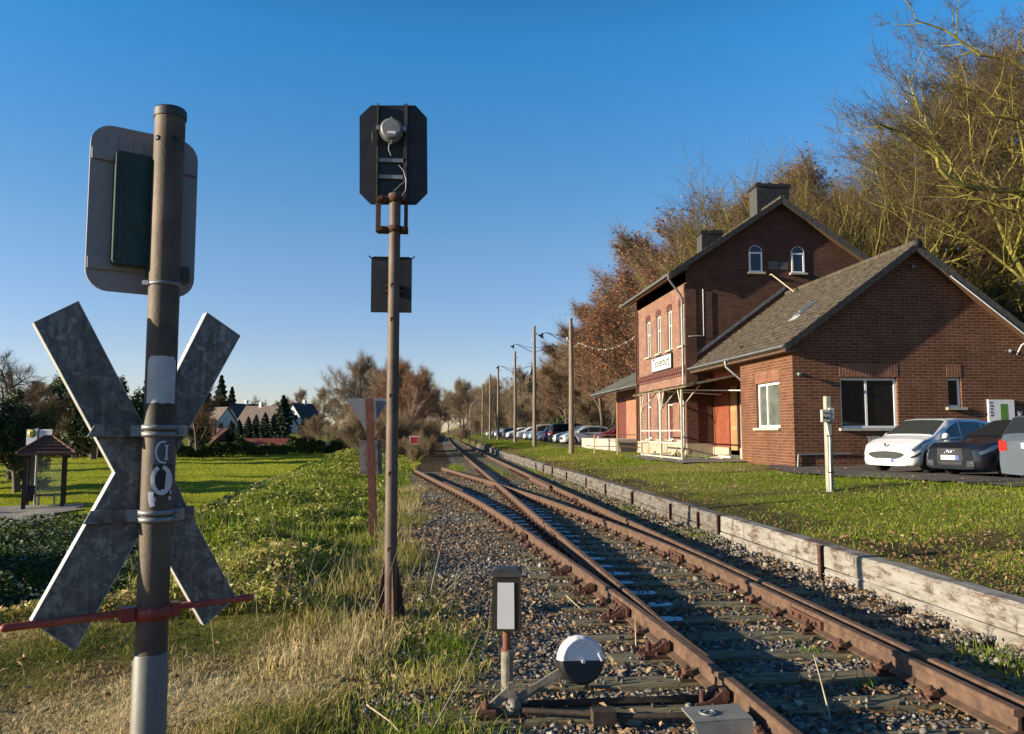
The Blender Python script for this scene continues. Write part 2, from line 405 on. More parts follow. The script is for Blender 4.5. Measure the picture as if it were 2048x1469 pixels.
def soil_w(x, y):
    a = sst((x-21.0)/2.5)*0.95*sst((175-y)/30)
    b = sst((x+0.9+0.35*fbm(x, y, 0.9, 4))/0.7)*sst((STEP-x)/0.02)*0.95
    c = sst((y-34)/6)*sst((x+9)/4)*sst((4.0-x)/0.5)*0.8
    d = sst((x-STEP)/0.01)*sst((STEP+1.3+0.8*fbm(x, y, 1.2, 7)-x)/0.8)*0.85
    e = np.clip(fbm(x, y, 0.9, 12)*1.4-0.36, 0, 0.85)*sst((x-5)/1)*sst((30-y)/5)
    f = np.clip(fbm(x, y, 2.3, 50)*1.6-0.35, 0, 0.9)*sst((9.5-y)/2)*sst((-0.4-x)/0.5)
    return np.clip(a+b+c+d+e+f, 0, 1)
mead = sst((crest(GY)-2.0-GX)/1.5)*sst((GY-11)/4)*sst((118-GY)/10)
ground = mesh_np('ground', np.stack([GX, GY, GZ], -1).reshape(-1, 3), FQ, ground_mat(), smooth=True,
                 attrs={'dry': dry_w(GX, GY).ravel(), 'soil': soil_w(GX, GY).ravel(), 'meadow': mead.ravel()})
tag(ground, kind='structure')

# ballast bed: a sheet lying on the ground, with the stones' grain in the shader
def ballast_mat():
    m, nt, bs = _new('track ballast'); co = _coord(nt, 'Object')
    v = nt.nodes.new('ShaderNodeTexVoronoi'); v.inputs['Scale'].default_value = 22.0; nt.links.new(co, v.inputs['Vector'])
    c = _ramp(nt, v.outputs['Color'], [(0.1, (0.07, 0.066, 0.062)), (0.45, (0.16, 0.15, 0.14)), (0.65, (0.22, 0.17, 0.11)), (0.9, (0.34, 0.32, 0.29))])
    n = _noise(nt, co, 1.4, 6, 0.7)
    c = _mix(nt, _ramp(nt, n, [(0.45, (0, 0, 0)), (0.7, (0.6, 0.6, 0.6))]), c, (0.10, 0.066, 0.038))
    nt.links.new(c, bs.inputs['Base Color']); bs.inputs['Roughness'].default_value = 0.9; bs.inputs['Specular IOR Level'].default_value = 0.2
    _bump(nt, bs, v.outputs['Distance'], 1.0, 0.05)
    return m
m_ballast = ballast_mat()
bx = np.arange(-0.55, STEP-0.18, 0.18); by = np.concatenate([np.arange(1, 30, 0.2), np.arange(30, 120, 1.0), np.arange(120, 330, 6.0)])
BX, BY = np.meshgrid(bx, by); BXL = np.where(BY > 31, 0.65+0*BX, -0.62+0.5*sst((9.0-BY)/2.5)+0.25*np.sin(BY*0.8)+0.12*np.sin(BY*2.3)-0.35*sst((BY-18)/12)*sst((31-BY)/2))
f_ = (BX-bx[0])/(bx[-1]-bx[0]); BX = BXL+f_*(bx[-1]-BXL)+curve_x(BY)
BZ = -0.205+0.012*np.sin(BX*9+BY*5)+0.012*np.sin(BY*11-BX*6)-0.05*sst((BXL+0.5-BX)/0.5)
bi = np.arange(BX.size).reshape(BX.shape)
tag(mesh_np('ballast_bed', np.stack([BX, BY, BZ], -1).reshape(-1, 3), np.stack([bi[:-1, :-1], bi[:-1, 1:], bi[1:, 1:], bi[1:, :-1]], -1).reshape(-1, 4), m_ballast, smooth=True), kind='structure')

# asphalt by the annex, where the near cars stand
def patch(name, poly, dz, mat, step=0.7):
    xs_ = np.arange(min(p[0] for p in poly), max(p[0] for p in poly)+step, step); ys_ = np.arange(min(p[1] for p in poly), max(p[1] for p in poly)+step, step)
    def inside(x, y):
        c = False; j = len(poly)-1
        for i in range(len(poly)):
            if (poly[i][1] > y) != (poly[j][1] > y) and x < (poly[j][0]-poly[i][0])*(y-poly[i][1])/(poly[j][1]-poly[i][1])+poly[i][0]: c = not c
            j = i
        return c
    mb = MB(); vid = {}
    def vt(x, y):
        k = (round(x, 3), round(y, 3))
        if k not in vid: vid[k] = len(mb.v); mb.v.append((x, y, float(G(x, y))+dz))
        return vid[k]
    for x in xs_[:-1]:
        for y in ys_[:-1]:
            if inside(x+step/2, y+step/2):
                mb.f.append([vt(x, y), vt(x+step, y), vt(x+step, y+step), vt(x, y+step)]); mb.sm.append(True); mb.mi.append(0)
    return tag(mb.build(name, mat), kind='structure')
m_asph = simple('worn asphalt', (0.055, 0.048, 0.042), 0.9, 0, 0, 1.6, (0.11, 0.092, 0.075), 0.5, 90)
patch('asphalt_apron', [(11.2, 26.2), (10.4, 24.2), (9.9, 22), (10.2, 19.6), (11.2, 17.6), (12.3, 15.5), (14, 13), (24, 12), (24, 25.2), (12, 25.2)], 0.045, m_asph, 0.35)
patch('paved_strip', [(9.0, 29.0), (12.4, 29.0), (12.4, 34.7), (11.3, 34.7), (11.3, 38.0), (9.2, 38.0)], 0.05, simple('old paving', (0.16, 0.14, 0.12), 0.9, 0, 0.3, 3, None, 0.4, 30), 0.4)
patch('car_park', [(9.2, 56), (18.5, 56), (18.5, 170), (10.5, 170)], 0.045, m_asph, 1.5)
patch('footpath', [(-30, 24), (-14.0, 24.5), (-12.6, 27.5), (-13.5, 33), (-30, 35)], 0.05, simple('pale path', (0.22, 0.20, 0.18), 0.9, 0, 0.25, 3, None, 0.3, 40), 0.5)

# ------------------------------------------------------------------ track
track = thing('railway_track', 'rusty railway track with a turnout, rails on old wooden sleepers in stone ballast', 'railway track', (1.93, 4.2, -0.2))
RP = [(-0.0625, -0.15), (0.0625, -0.15), (0.0625, -0.14), (0.012, -0.122), (0.009, -0.05), (0.0335, -0.036), (0.0335, -0.006), (0.026, 0.0),
      (-0.026, 0.0), (-0.0335, -0.006), (-0.0335, -0.036), (-0.009, -0.05), (-0.012, -0.122), (-0.0625, -0.14)]
def rail(name, pts, wscale=None, prof=RP, mat=None, z0=0.0):
    mb = MB(); P = []
    for i, (x, y) in enumerate(pts):
        x0, y0 = pts[max(i-1, 0)]; x1, y1 = pts[min(i+1, len(pts)-1)]
        t = np.array([x1-x0, y1-y0]); t = t/np.linalg.norm(t); nrm = (t[1], -t[0]); ws = 1.0 if wscale is None else wscale(y)
        P.append([(x+nrm[0]*u*ws, y+nrm[1]*u*ws, z+z0) for u, z in prof])
    n = len(prof)
    vs = [p for r_ in P for p in r_]
    fs = [(i*n+k, (i+1)*n+k, (i+1)*n+(k+1) % n, i*n+(k+1) % n) for i in range(len(P)-1) for k in range(n)]
    mb.add(vs, fs, False); mb.add(P[0], [tuple(range(n))]); mb.add(P[-1], [tuple(range(n))[::-1]])
    return mb.build(name, mat or m_rust, track)
def spline(keys, y0, y1, st=0.5):
    ky = np.array([k[1] for k in keys], float); kx = np.array([k[0] for k in keys], float); yy = np.arange(y0, y1+1e-6, st); xx = np.interp(yy, ky, kx)
    for _ in range(6): xx[1:-1] = 0.25*xx[:-2]+0.5*xx[1:-1]+0.25*xx[2:]
    return list(zip(xx, yy))
A_KEYS = [(1.93, 0), (1.93, 5), (1.905, 6), (1.865, 7), (1.81, 8), (1.75, 9), (1.685, 10), (1.49, 13), (1.34, 15), (1.05, 18.5), (0.69, 21.8), (0.29, 25), (-0.08, 28), (-0.55, 32), (-1.0, 35.5)]
C_KEYS = [(3.37, 4.46), (3.38, 8), (3.36, 10.4), (3.22, 13), (3.04, 15), (2.77, 18), (2.5, 20.6), (2.19, 23), (1.87, 26), (1.45, 28.7), (0.99, 31.7), (0.21, 37.3)]
A_PTS = spline(A_KEYS, 0.5, 35); C_PTS = spline(C_KEYS, 4.46, 37.2)
def main_line(x0, y0, y1):
    yy = list(np.arange(y0, 40, 1.0))+list(np.arange(40, y1, 5.0)); return [(x0+float(curve_x(y)), y) for y in yy]
XB, XD = 1.945, 3.52
rA = rail('rail', A_PTS); tag(rA, 'curved stock rail of the turnout, rust brown')
rB = rail('rail', main_line(XB, 8.5, 330))
ax_ = lambda y: float(np.interp(y, [p[1] for p in A_PTS], [p[0] for p in A_PTS]))
bw_ = lambda y: min(1.0, 0.25+0.75*(y-5.7)/2.8)
rail('switch_blade', [(max(XB-0.0335*(1-bw_(y)), ax_(y)+0.037+0.0335*bw_(y)), y) for y in np.arange(5.7, 8.51, 0.2)], bw_,
     [(-0.035, -0.14)]+[(0.05, -0.14), (0.05, -0.13)]+RP[3:13]+[(-0.035, -0.13)])
rC = rail('rail', C_PTS); tag(rC, 'open diverging switch rail with a cut end in front')
rD = rail('rail', main_line(XD, 0.5, 330))
rail('check_rail', [(float(np.interp(y, [p[1] for p in A_PTS], [p[0] for p in A_PTS]))+0.115, y) for y in np.arange(22.2, 26.4, 0.4)], None, [(u*0.8, z) for u, z in RP])
rail('check_rail', [(XD-0.115, y) for y in np.arange(24.0, 29.4, 0.4)], None, [(u*0.8, z) for u, z in RP])
# joints with fishplates
fp = MB()
def joint(mb, x, y, dx=0.0):
    for s in (-1, 1):
        mb.box((x+s*0.03-0.012, y-0.3, -0.12), (x+s*0.03+0.012, y+0.3, -0.045))
        for k in (-0.22, -0.08, 0.08, 0.22): mb.box((x+s*0.05-0.014, y+k-0.016, -0.1), (x+s*0.05+0.014, y+k+0.016, -0.068))
def xat(pts, y): return float(np.interp(y, [p[1] for p in pts], [p[0] for p in pts]))
jm = MB()
for pts, y in ((A_PTS, 13.2), (C_PTS, 10.9), (C_PTS, 7.1), (A_PTS, 7.75)): joint(jm, xat(pts, y), y)
joint(jm, XB, 13.2); joint(jm, XD, 10.9); joint(jm, XD, 20.0)
for pts, y in ((A_PTS, 13.2), (C_PTS, 10.9), (C_PTS, 7.1)): jm.box((xat(pts, y)-0.035, y-0.012, -0.05), (xat(pts, y)+0.035, y+0.012, 0.0015))
jm.build_each('fishplate', m_rust2, track)

# sleepers
m_sleep = simple('mossy tarred sleeper', (0.07, 0.057, 0.034), 0.85, 0, 0, 5.0, (0.27, 0.23, 0.13), 0.6, 30, 0.35, 0.7, aniso=(0.6, 6, 6))
m_frost = simple('hoar frost', (0.50, 0.55, 0.62), 0.9, 0, 0, 30.0, (0.74, 0.78, 0.84), 0.4, 120)
fast_me = {}
def fastening(x, y, parent, kind=0):
    """ribbed base plate with two clips and screws; kind 1 = the curved brace beside the stock rail"""
    if kind not in fast_me:
        mb = MB(); mb.box((-0.17, -0.075, -0.168), (0.17, 0.075, -0.151))
        for s in (-1, 1):
            mb.box((s*0.095-0.03, -0.045, -0.151), (s*0.095+0.03, 0.045, -0.12))
            mb.tube([(s*0.098, 0, -0.12), (s*0.098, 0, -0.075)], 0.017, 6); mb.box((s*0.098-0.022, -0.022, -0.108), (s*0.098+0.022, 0.022, -0.088))
            mb.prism([(s*0.055, 0.05, -0.138), (s*0.085, 0.05, -0.095), (s*0.12, 0.05, -0.105), (s*0.12, 0.05, -0.138)], (0, -0.1, 0))
            for k in (-1, 1): mb.tube([(s*0.145, k*0.05, -0.152), (s*0.145, k*0.05, -0.125)], 0.014, 6)
        if kind == 1:
            pts = [(-0.05, 0, -0.05), (-0.08, 0, -0.05), (-0.12, 0, -0.085), (-0.18, 0, -0.115), (-0.26, 0, -0.125), (-0.26, 0, -0.155), (-0.05, 0, -0.155)]
            mb.prism([(a, -0.055, c) for a, b, c in pts], (0, 0.012, 0)); mb.prism([(a, 0.043, c) for a, b, c in pts], (0, 0.012, 0))
            mb.box((-0.075, -0.06, -0.11), (-0.04, 0.06, -0.055)); mb.box((-0.28, -0.1, -0.165), (-0.05, 0.1, -0.15)); mb.tube([(-0.2, 0, -0.15), (-0.2, 0, -0.06)], 0.02, 6)
        o = mb.build('rail_fastening', m_rust2, None); fast_me[kind] = o.data; bpy.data.objects.remove(o)
    o = link_obj('rail_fastening', fast_me[kind], parent)
    o.location = Vector((x, y, 0))-_org(parent); return o
rs = random.Random(3); nsl = 0; stf = MB()
ysl = []
y = 3.35
while y < 200: ysl.append(y); y += 0.60 if y < 40 else 0.62
for i, y in enumerate(ysl):
    cx = float(curve_x(y)); xl = 1.42 if not 4.0 < y < 36 else min(1.42, xat(A_PTS, min(y, 35))-0.5); xr = 4.08+cx; xl += cx*(y > 36)
    if abs(y-5.15) < 0.35 or abs(y-5.75) < 0.3: xl = -0.12
    mb = MB() if i < 100 else stf
    a = rs.uniform(-0.006, 0.006); z1 = -0.168+a; x0 = xl+rs.uniform(-0.06, 0.06); x1 = xr+rs.uniform(-0.08, 0.08); wd = 0.118+rs.uniform(-0.01, 0.012)
    sk = rs.uniform(-0.02, 0.02)
    mb.add([(x0, y-wd-sk, -0.32), (x1, y-wd+sk, -0.32), (x1, y+wd+sk, -0.32), (x0, y+wd-sk, -0.32), (x0, y-wd-sk, z1-.012), (x1, y-wd+sk, z1-.012), (x1, y+wd+sk, z1-.012), (x0, y+wd-sk, z1-.012),
            (x0+.01, y-wd-sk+.014, z1), (x1-.01, y-wd+sk+.014, z1), (x1-.01, y+wd+sk-.014, z1), (x0+.01, y+wd-sk-.014, z1)],
           [(0,1,5,4),(1,2,6,5),(2,3,7,6),(3,0,4,7),(4,5,9,8),(5,6,10,9),(6,7,11,10),(7,4,8,11),(8,9,10,11)])
    if i >= 100: continue
    s = mb.build('sleeper', m_sleep, track)
    rails = [XB+cx, XD+cx]
    if 5.0 < y < 35: rails = [xat(A_PTS, y)]+([XB] if y > 9 else [])+([xat(C_PTS, y)] if abs(xat(C_PTS, y)-XB) > 0.2 else [])+[XD]
    if y < 38:
        for x in rails:
            if x == XD and y < 13: x_ = XD+0.04
            fastening(x, y, s, 1 if (x == rails[0] and y < 10.5 and i % 2) else 0)
        # frost left where the rail's shade lies
        fr = MB(); k = 0
        lo = XB+0.06
        for (xa, xb_) in ([(XB+0.08, XB+0.08+rs.uniform(0.26, 0.42))] if y < 27 else [(XB+0.08, XB+0.5)])+([(xat(A_PTS, y)+0.09, min(xat(A_PTS, y)+0.55, XB-0.12))] if 13.5 < y < 26 else []):
            if xb_-xa < 0.12: continue
            n = 7; up_, dn = [], []
            for q in range(n):
                t = q/(n-1); xx = xa+(xb_-xa)*t; e = min(1.0, 14*t+0.55, 14*(1-t)+0.55)
                up_.append((xx, y+wd*0.86*e*rs.uniform(0.75, 1)-0.004, z1+0.005)); dn.append((xx, y-wd*0.86*e*rs.uniform(0.7, 1), z1+0.005))
            fr.prism(dn+up_[::-1], (0, 0, 0.004)); k += 1
        if k and (y > 7 or rs.random() < 0.55): fr.build('frost_patch', m_frost, s)
tag(stf.build('sleepers_far', m_sleep, track), kind='stuff'); 

# loose stones and fallen leaves
def icos():
    t = (1+5**0.5)/2
    v = np.array([(-1,t,0),(1,t,0),(-1,-t,0),(1,-t,0),(0,-1,t),(0,1,t),(0,-1,-t),(0,1,-t),(t,0,-1),(t,0,1),(-t,0,-1),(-t,0,1)], float)/1.9
    f = np.array([(0,11,5),(0,5,1),(0,1,7),(0,7,10),(0,10,11),(1,5,9),(5,11,4),(11,10,2),(10,7,6),(7,1,8),(3,9,4),(3,4,2),(3,2,6),(3,6,8),(3,8,9),(4,9,5),(2,4,11),(6,2,10),(8,6,7),(9,8,1)])
    return v, f
def rotmats(n, rng):
    q = rng.normal(size=(n, 4)); q /= np.linalg.norm(q, axis=1)[:, None]; a, b, c, d = q.T
    return np.stack([1-2*(c*c+d*d), 2*(b*c-a*d), 2*(b*d+a*c), 2*(b*c+a*d), 1-2*(b*b+d*d), 2*(c*d-a*b), 2*(b*d-a*c), 2*(c*d+a*b), 1-2*(b*b+c*c)], -1).reshape(n, 3, 3)
def stones(P, size, rng):
    v, f = icos(); n = len(P)
    V = v[None]*(1+rng.uniform(-0.28, 0.28, (n, 12, 1)))*(np.array(size)[:, None, None])*rng.uniform(0.6, 1.25, (n, 1, 3))
    V = np.einsum('nij,nkj->nki', rotmats(n, rng), V)+P[:, None]
    return V.reshape(-1, 3), (f[None]+12*np.arange(n)[:, None, None]).reshape(-1, 3), np.repeat(rng.uniform(0, 1, n), 12)
m_stone = tinted('ballast stones', [(0, (0.05, 0.047, 0.044)), (0.35, (0.105, 0.098, 0.09)), (0.6, (0.165, 0.15, 0.13)), (0.85, (0.24, 0.22, 0.185)), (1.0, (0.42, 0.395, 0.35))], 0.85, 0.0)
rng = np.random.default_rng(11)
def bed_pts(n, ymin=3.4, ymax=30, pw=1.7):
    u = rng.uniform(0, 1, n); y = ymin+(ymax-ymin)*u**pw; x = rng.uniform(-0.75, 4.68, n)
    xl = -0.45+0.25*np.sin(y*0.8)+0.12*np.sin(y*2.3)+0.55*sst((9.0-y)/2.5); k = (x > xl-rng.exponential(0.22, n)); return x[k], y[k]
def near_sleeper(y): 
    d = np.abs(y[:, None]-np.array(ysl)[None, :60]).min(1); return d < 0.118
x_, y_ = bed_pts(100000); onsl = near_sleeper(y_) & (x_ > 0.9)
k = ~onsl | (rng.uniform(0, 1, len(x_)) < 0.05)
x_, y_, onsl = x_[k], y_[k], onsl[k]
sz = rng.uniform(0.009, 0.021, len(x_))*(1+0.025*y_)*np.where(rng.uniform(0, 1, len(x_)) < 0.06, 1.7, 1)
z_ = np.where(onsl, -0.155, -0.222+rng.uniform(0, 0.022, len(x_)))+0.06*sst((x_-4.0)/0.7)
V, F, T = stones(np.stack([x_, y_, z_], -1), sz, rng)
tag(mesh_np('ballast_stones', V, F, m_stone, tint=T), kind='stuff')
def leaf_quads(P, size, rng, flat=0.8):
    n = len(P); a = rng.uniform(0, 2*np.pi, n); nz = np.stack([rng.normal(0, 1-flat+0.12, n), rng.normal(0, 1-flat+0.12, n), np.ones(n)*(0.1+flat)], -1)
    nz /= np.linalg.norm(nz, axis=1)[:, None]; u = np.stack([np.cos(a), np.sin(a), np.zeros(n)], -1); u -= nz*(u*nz).sum(1)[:, None]; u /= np.linalg.norm(u, axis=1)[:, None]
    v = np.cross(nz, u); s = np.asarray(size)[:, None]
    c = nz*s*rng.uniform(-0.1, 0.55, n)[:, None]; w2 = rng.uniform(0.32, 0.5, n)[:, None]
    V = np.stack([P-u*s*0.9+c*0.4, P+v*s*w2+c, P+u*s*0.9, P-v*s*w2+c*0.7], 1)
    return V.reshape(-1, 3), np.arange(4*n).reshape(n, 4), np.repeat(rng.uniform(0, 1, n), 4)
m_fallen = tinted('fallen leaves', [(0, (0.10, 0.055, 0.03)), (0.35, (0.22, 0.125, 0.06)), (0.7, (0.36, 0.24, 0.13)), (1, (0.52, 0.40, 0.25))], 0.75, 0.12)
x_, y_ = bed_pts(46000, 3.6, 34, 1.6)
k = fbm(x_, y_, 1.1, 21)+rng.normal(0, 0.35, len(x_)) > -0.3; x_, y_ = x_[k], y_[k]
onsl = near_sleeper(y_) & (x_ > 0.9); k = ~onsl | (rng.uniform(0, 1, len(x_)) < 0.12); x_, y_, onsl = x_[k], y_[k], onsl[k]
P = np.stack([x_, y_, np.where(onsl, -0.155, -0.185)+rng.uniform(0, 0.03, len(x_))+0.06*sst((x_-4.0)/0.7)], -1)
V1, F1, T1 = leaf_quads(P, rng.uniform(0.014, 0.036, len(P))*(1+0.012*y_), rng, 0.55)
n2 = 15000; x2 = STEP+rng.exponential(2.6, n2)+0.02; y2 = 4+60*rng.uniform(0, 1, n2)**1.7; k = (x2 < 12.5) & ~((x2 > 11.3) & (y2 > 24.9)); x2, y2 = x2[k], y2[k]
k = fbm(x2, y2, 0.7, 33)+rng.normal(0, 0.5, len(x2)) > 0.1; x2, y2 = x2[k], y2[k]
P2 = np.stack([x2, y2, G(x2, y2)+rng.uniform(0.015, 0.07, len(x2))], -1)
V2, F2, T2 = leaf_quads(P2, rng.uniform(0.016, 0.036, len(P2))*(1+0.012*y2), rng, 0.6)
n3 = 1500; x3 = rng.uniform(-6, -0.3, n3); y3 = rng.uniform(4, 10, n3); P3 = np.stack([x3, y3, G(x3, y3)+0.03], -1)
V3, F3, T3 = leaf_quads(P3, rng.uniform(0.02, 0.045, n3), rng, 0.6)
V = np.concatenate([V1, V2, V3]); F = np.concatenate([F1, F2+len(V1), F3+len(V1)+len(V2)]); T = np.concatenate([T1*0.85, T2*0.75, T3*0.8])
tag(mesh_np('fallen_leaves', V, F, m_fallen, tint=T), kind='stuff')

# ------------------------------------------------------------------ timber edge of the platform
m_timb = simple('silvered timber', (0.26, 0.235, 0.20), 0.85, 0, 0, 3.0, (0.46, 0.43, 0.37), 0.5, 30, 0.3, 0.65, aniso=(7, 0.8, 7))
def timb2(nm_='stained old timber', k_=1.0):
    m, nt, bs = _new(nm_); co = _coord(nt, 'Object', (6, 0.7, 6)); c0 = _coord(nt, 'Object')
    f = _noise(nt, co, 3.0, 8, 0.7); c = _ramp(nt, f, [(0.3, tuple(v*k_ for v in (0.17, 0.152, 0.128))), (0.5, tuple(v*k_ for v in (0.27, 0.25, 0.22))), (0.75, tuple(v*k_ for v in (0.37, 0.352, 0.32)))])
    g = _noise(nt, _coord(nt, 'Object', (1, 1.4, 5)), 1.7, 7, 0.75)
    c = _mix(nt, _ramp(nt, g, [(0.5, (0, 0, 0)), (0.6, (0.85, 0.85, 0.85))]), c, (0.085*k_, 0.048*k_, 0.032*k_))
    g2 = _noise(nt, _coord(nt, 'Object', (1, 2.4, 1)), 1.5, 7, 0.75)
    c = _mix(nt, _ramp(nt, g2, [(0.55, (0, 0, 0)), (0.64, (0.75, 0.75, 0.75))]), c, (0.05, 0.036, 0.026))
    nt.links.new(c, bs.inputs['Base Color']); bs.inputs['Roughness'].default_value = 0.85; bs.inputs['Specular IOR Level'].default_value = 0.2
    _bump(nt, bs, f, 0.7, 0.015); return m
m_timb = timb2(); m_timb2 = timb2('dark old timber', 0.58)
jy = [float(at(px, py, x=4.7)[1]) for px, py in ((1645, 1130), (1439, 1050), (1398, 1040), (1342, 1015), (1265, 985), (1212, 965), (1173, 950), (1134, 935), (1105, 925), (1087, 918))]
ends = [2.2, 5.35]+jy
while ends[-1] < 96: ends.append(ends[-1]+2.6)
rs = random.Random(8)
ends[1] = 1.0
for i in range(1, len(ends)-1):
    y0, y1 = ends[i]+0.035, ends[i+1]-0.035; cx = float(curve_x((y0+y1)/2)); big = i < 3
    for part in (0, 1):
        z0, z1 = ((-0.03, 0.215) if part == 0 else (-0.3, -0.047)); dx = rs.uniform(-0.012, 0.012)
        x0 = 4.71+cx+dx+(0.0 if part == 0 else -0.008); x1 = 4.925+cx
        if i > 8: z1 += rs.uniform(-0.05, 0.01) if part == 0 else 0
        n = max(3, int((y1-y0)/0.35)) if i < 12 else 3; P = []
        for q in range(n+1):
            t = y0+(y1-y0)*q/n; j = rs.uniform(-0.007, 0.007); jz = rs.uniform(-0.008, 0.006)
            P.append([(x0+j, t, z0), (x0+j, t, z1-0.02+jz), (x0+0.018+j, t, z1+jz), (x1, t, z1+jz*0.5), (x1, t, z0)])
        mb = MB(); b = 5; vs = [p for r_ in P for p in r_]
        fs = [(a*b+k, a*b+(k+1) % b, (a+1)*b+(k+1) % b, (a+1)*b+k) for a in range(n) for k in range(b)]
        mb.add(vs, fs); mb.add(P[0], [(4, 3, 2, 1, 0)]); mb.add(P[-1], [(0, 1, 2, 3, 4)])
        nm = 'timber_beam' if part == 0 else 'timber_plank'
        o = mb.build(nm, m_timb if i < 3 else m_timb2)
        o['kind_'] = 0; del o['kind_']
        wh = ['', 'nearest', 'second nearest', 'third nearest', 'fourth nearest', 'fifth nearest', 'sixth nearest', 'seventh nearest', 'eighth nearest', 'ninth nearest', 'tenth nearest', 'eleventh nearest', 'twelfth nearest']
        if i < 13: lab = ('%s silvered timber beam along the top of the platform edge' if part == 0 else '%s weathered plank under the timber beams of the platform edge') % wh[i]
        else: lab = 'small worn timber beam far along the platform edge' if part == 0 else 'small dark plank low on the platform edge far away'
        tag(o, lab, 'timber beam' if part == 0 else 'plank', 'timber beams of the platform edge' if part == 0 else 'lower planks of the platform edge')
    # steel post holding the joint
    if i > 1 and i < 13:
        yj = ends[i]; pz = 0.225 if i < 4 else 0.17
        mb = MB(); pw = 0.032 if i < 3 else 0.022; mb.box((4.655, yj-pw, -0.5), (4.667, yj+pw, pz)); mb.box((4.667, yj-0.005, -0.5), (4.75, yj+0.005, pz-0.004)); mb.box((4.75, yj-0.03, -0.5), (4.76, yj+0.03, pz-0.006))
        o = mb.build('steel_post', m_rust2)
        tag(o, 'rusty steel post %s' % (['', '', 'at the nearest joint of the timber platform edge', 'at the second nearest joint of the timber platform edge', 'at the third nearest joint of the timber platform edge'][i] if i < 5 else 'clamping the joint of small timber beams far along the edge'), 'steel post', 'steel posts of the platform edge')
# ------------------------------------------------------------------ grass and weeds
m_lawn = tinted('lawn blades', [(0, (0.07, 0.10, 0.010)), (0.35, (0.18, 0.20, 0.025)), (0.58, (0.34, 0.275, 0.08)), (0.8, (0.50, 0.385, 0.17)), (1, (0.64, 0.53, 0.30))], 0.75, 0.3)
m_green = tinted('green blades', [(0, (0.075, 0.125, 0.010)), (0.5, (0.175, 0.25, 0.016)), (0.8, (0.28, 0.31, 0.03)), (1, (0.46, 0.40, 0.13))], 0.7, 0.35)
m_weed = tinted('weed leaves', [(0, (0.05, 0.08, 0.009)), (0.35, (0.14, 0.19, 0.014)), (0.7, (0.27, 0.30, 0.03)), (0.88, (0.38, 0.35, 0.08)), (1, (0.42, 0.31, 0.14))], 0.55, 0.3, 0.5)
def blades(P, h, wd, lean, rng, bend=0.5):
    n = len(P); h = np.broadcast_to(h, n)[:, None]; wd = np.broadcast_to(wd, n)[:, None]
    a = rng.uniform(0, 2*np.pi, n); s = np.stack([np.cos(a), np.sin(a), np.zeros(n)], -1); b = rng.uniform(0, 2*np.pi, n)
    l = np.stack([np.cos(b), np.sin(b), np.zeros(n)], -1)*(lean*rng.uniform(0.2, 1.3, n))[:, None]
    up = np.array([0, 0, 1.0]); M = P+(l*0.35+up*0.6)*h; Tp = P+(l+up*(1.0-bend*0.5*np.minimum(1, np.linalg.norm(l, axis=1)))[:, None])*h
    V = np.stack([P-s*wd*0.5, P+s*wd*0.5, M-s*wd*0.4, M+s*wd*0.4, Tp], 1).reshape(-1, 3)
    o = 5*np.arange(n)[:, None]; F = np.concatenate([o+np.array([[0, 1, 3]]), o+np.array([[0, 3, 2]]), o+np.array([[2, 3, 4]])])
    return V, F
rng = np.random.default_rng(42)
def on_ground(x, y): return np.stack([x, y, G(x, y)-0.01], -1)
def persp_pts(n, y0, y1, pw, xf0, xf1):
    """points denser towards the camera; xf0/xf1 limits of x as functions of y"""
    y = y0+(y1-y0)*rng.uniform(0, 1, n)**pw; a, b = xf0(y), xf1(y); return a+(b-a)*rng.uniform(0, 1, n), y
frame_l = lambda y: -0.50*y-0.6      # left edge of the picture on the ground
# mown dry lawn in front
x, y = persp_pts(150000, 4.1, 9.8, 1.5, frame_l, lambda y: -0.42+0.2*np.sin(y*0.8)+0*y)
k = (crest(y)-x < 1.2) & (fbm(x, y, 2.6, 8)+rng.normal(0, 0.5, len(x)) > -0.55) & (rng.uniform(0, 1, len(x)) > soil_w(x, y)*0.9); x, y = x[k], y[k]
t = np.clip(0.66-0.75*fbm(x, y, 1.3, 13)+rng.normal(0, 0.2, len(x))-0.25*fbm(x, y, 4.0, 3), 0, 1)
t = np.clip(t+0.1*sst((8-y)/2), 0, 1)
V, F = blades(on_ground(x, y), (rng.gamma(3, 0.011, len(x))+0.012)*(0.75+0.8*np.clip(fbm(x, y, 3.2, 52)+0.2, 0, 1)), rng.uniform(0.003, 0.007, len(x)), 1.5, rng)
tag(mesh_np('lawn_grass', V, F, m_lawn, tint=np.repeat(t, 5)), kind='stuff')
# long dry grass round the mast and along the ballast edge
x, y = persp_pts(42000, 4.3, 26, 1.35, lambda y: -1.55-0.02*y+0*y, lambda y: -0.05+0.25*np.sin(y*0.8)-0.01*y)
k = (np.abs(x+0.65) < 0.75+rng.normal(0, 0.2, len(x))) & (fbm(x, y, 2.2, 18)+rng.normal(0, 0.35, len(x)) > -0.15)
x, y = x[k], y[k]; hh_ = rng.gamma(4, 0.05, len(x))*(0.75+0.6*fbm(x, y, 1.5, 19))*np.where(y < 6.5, 0.75, 1)*np.exp(-((x+0.7)/0.8)**2)+0.04
t = np.clip(rng.normal(0.60, 0.2, len(x))-0.35*fbm(x, y, 1.1, 20), 0, 1)
V, F = blades(on_ground(x, y), np.clip(hh_, 0.04, 0.75), rng.uniform(0.004, 0.009, len(x)), 0.75, rng, 0.7)
tag(mesh_np('long_dry_grass', V, F, m_lawn, tint=np.repeat(t, 5)), kind='stuff')
